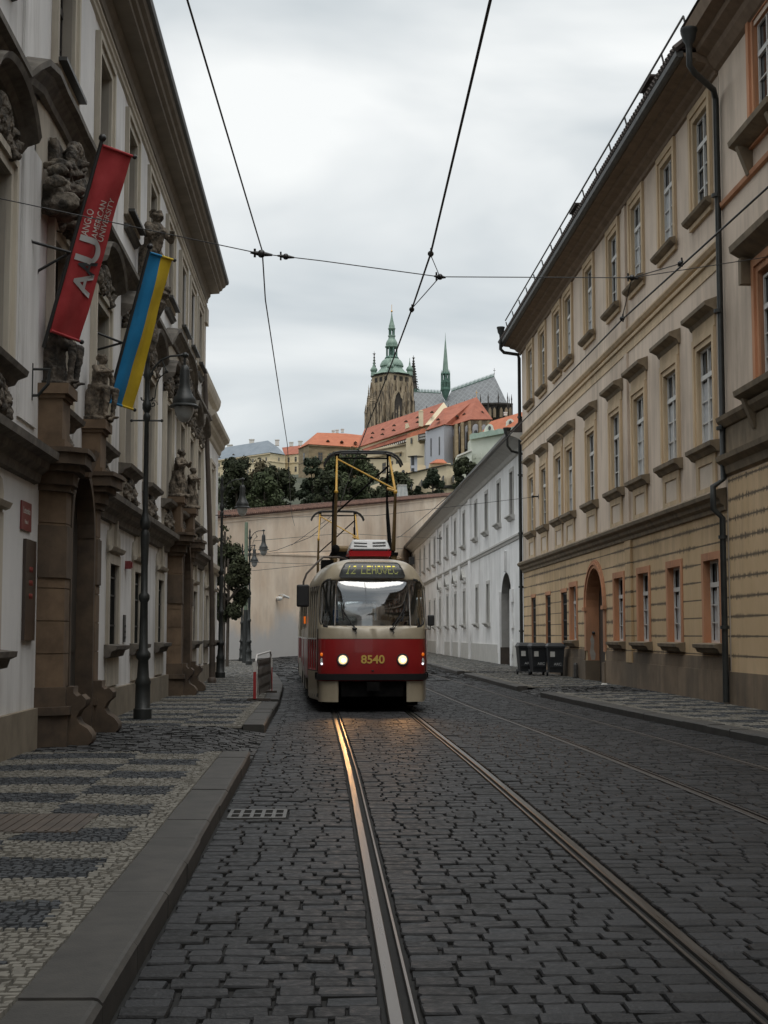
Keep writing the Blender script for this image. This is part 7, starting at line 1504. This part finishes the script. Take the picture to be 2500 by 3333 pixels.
# ------------------------------------------------------------------ trees
mat('leaf_dark', (.022, .027, .014), (.046, .052, .027), sc=.25, rough=.8, isl=.5, spec=.2); mat('leaf_green', (.028, .037, .017), (.056, .068, .032), sc=.25, rough=.8, isl=.5, spec=.2); mat('leaf_brown', (.045, .040, .022), (.095, .078, .045), sc=.3, rough=.8, isl=.5, spec=.2); mat('leaf_red', (.05, .018, .012), (.04, .035, .015), sc=1, rough=.7, isl=.5); mat('bark', (.05, .04, .03), (.09, .075, .06), sc=4)
mat('leaf_conifer', (.016, .023, .013), (.036, .046, .025), sc=.3, rough=.7, isl=.4, spec=.2)
def tree(name, label, p, H_, Wd, mt, n=2600, leaf=.5, shape='round', seed=1, base=.15, group='trees below the castle', zb=None):
    rg = random.Random(seed); x, y, z = p; zb = z if zb is None else zb
    t = thing(name, label, 'tree', (x, y, zb), group)
    def wood(m):
        top = H_*.8; m.tube([(x, y, zb), (x+.1*Wd*.2, y, z+H_*.3), (x, y, z+top)], [Wd*.022+.04, Wd*.02+.03, .05], 7)
        for i in range(7):
            a = rg.uniform(0, 2*pi); h = z+H_*rg.uniform(.2, .6); m.tube([(x, y, h), (x+cos(a)*Wd*.16, y+sin(a)*Wd*.16, h+H_*.08), (x+cos(a)*Wd*.33, y+sin(a)*Wd*.33, h+H_*.18)], [Wd*.016+.03, Wd*.010+.02, .03], 5)
    part('trunk', 'bark', t, wood)
    cl = []
    for i in range(34 if shape == 'round' else 40):
        h = rg.uniform(base, .97)
        r = (sqrt(max(0, 1-((h-.48)/.52)**2))*.5 if shape == 'round' else (.52*(1-h)**.75+.03)*(.75+.25*rg.random()))
        a = rg.uniform(0, 2*pi); q = r*sqrt(rg.uniform(.25, 1)); cl.append((x+cos(a)*q*Wd, y+sin(a)*q*Wd, z+h*H_, rg.uniform(.12, .21)*Wd*(1 if shape == 'round' else .65)))
    V = []; F = []
    for i in range(int(n*1.5)):
        c = cl[rg.randrange(len(cl))]; d = Vector((rg.gauss(0, 1), rg.gauss(0, 1), rg.gauss(0, .8))).normalized()*c[3]*rg.uniform(.55, 1.12); o = Vector(c[:3])+d
        nn = (d.normalized()+Vector((rg.gauss(0, .5), rg.gauss(0, .5), rg.gauss(0, .5)+.3))).normalized(); u = nn.orthogonal().normalized(); w = nn.cross(u); a = rg.uniform(0, 6.3); u, w = u*cos(a)+w*sin(a), w*cos(a)-u*sin(a); s = leaf*rg.uniform(.5, 1.2)
        k = len(V); V += [o-u*s, o+w*s*.5+nn*s*.1, o+u*s, o-w*s*.5]; F.append((k, k+1, k+2, k+3))
    m = M(); m.v = [tuple(v) for v in V]; m.f = F; m.m = [0]*len(F); me = m.mesh('crown', mt, recalc=False); obj('crown', me, t, (0, 0, 0))
def tpx(fn, name, label, x0, x1, yt, yb, Y, mt, seed, **kw):
    a = fn(x0, yb, Y); b = fn(x1, yb, Y); tp = fn((x0+x1)/2, yt, Y); W_ = (b[0]-a[0]); H_ = tp[2]-a[2]; tree(name, label, ((a[0]+b[0])/2, Y, a[2]), H_, W_*1.02, mt, seed=seed, leaf=Y*.0015, zb=a[2]-2, **kw)
tpx(c2, 'broadleaf_tree', 'dense dark tree beside the corner house, under the blue roofed palace', 60, 400, 430, 980, 300, 'leaf_dark', 1, n=4200)
tpx(c2, 'broadleaf_tree', 'thin brownish tree in front of the yellow palace', 320, 640, 455, 860, 318, 'leaf_brown', 2, n=1500)
tpx(c2, 'broadleaf_tree', 'dark tree left of the narrow yellow wing', 480, 780, 500, 980, 305, 'leaf_dark', 3, n=3600)
tpx(c2, 'broadleaf_tree', 'low green tree in front of the brownish tree', 340, 660, 590, 960, 290, 'leaf_green', 4, n=3000)
tpx(c2, 'broadleaf_tree', 'tall narrow dark tree at the left corner of the stone palace', 845, 1075, 430, 980, 300, 'leaf_conifer', 5, n=4000)
tpx(c2, 'broadleaf_tree', 'big rounded green tree behind the leading pantograph', 1060, 1560, 395, 1000, 310, 'leaf_green', 6, n=8500)
tpx(c2, 'broadleaf_tree', 'shadowy green tree between the narrow dark tree and the big rounded one', 980, 1260, 560, 980, 295, 'leaf_dark', 7, n=3200)
tpx(c3, 'broadleaf_tree', 'round dark tree left of the glazed pavilion', 110, 410, 890, 1200, 345, 'leaf_dark', 8, n=3000)
tpx(c3, 'broadleaf_tree', 'small dark shrub like tree at the foot of the terrace wall', -20, 160, 1020, 1200, 335, 'leaf_dark', 12, n=1500)
tpx(c3, 'conifer_tree', 'conical dark yew before the terrace wall', 490, 760, 845, 1130, 350, 'leaf_conifer', 9, n=4200, shape='cone', base=.02)
tpx(c3, 'conifer_tree', 'small dark yew beside the conical one', 430, 540, 1010, 1130, 345, 'leaf_conifer', 13, n=1200, shape='cone', base=.02)
tpx(c3, 'broadleaf_tree', 'dark bushy tree against the green palace', 850, 1070, 730, 1080, 360, 'leaf_dark', 10, n=3600)
tree('street_tree', 'dark leafy street tree with reddish tips beside the far masts', (-4.2, 62, 2.15), 3.3, 1.6, 'leaf_dark', n=8000, leaf=.10, seed=23, base=.0, group=None, zb=.1)
tree('climbing_shrub', 'sparse leafy sprays rising above the street tree', (-4.35, 62, 4.6), 1.7, .6, 'leaf_green', n=200, leaf=.07, seed=14, base=.0, group=None, zb=.1)
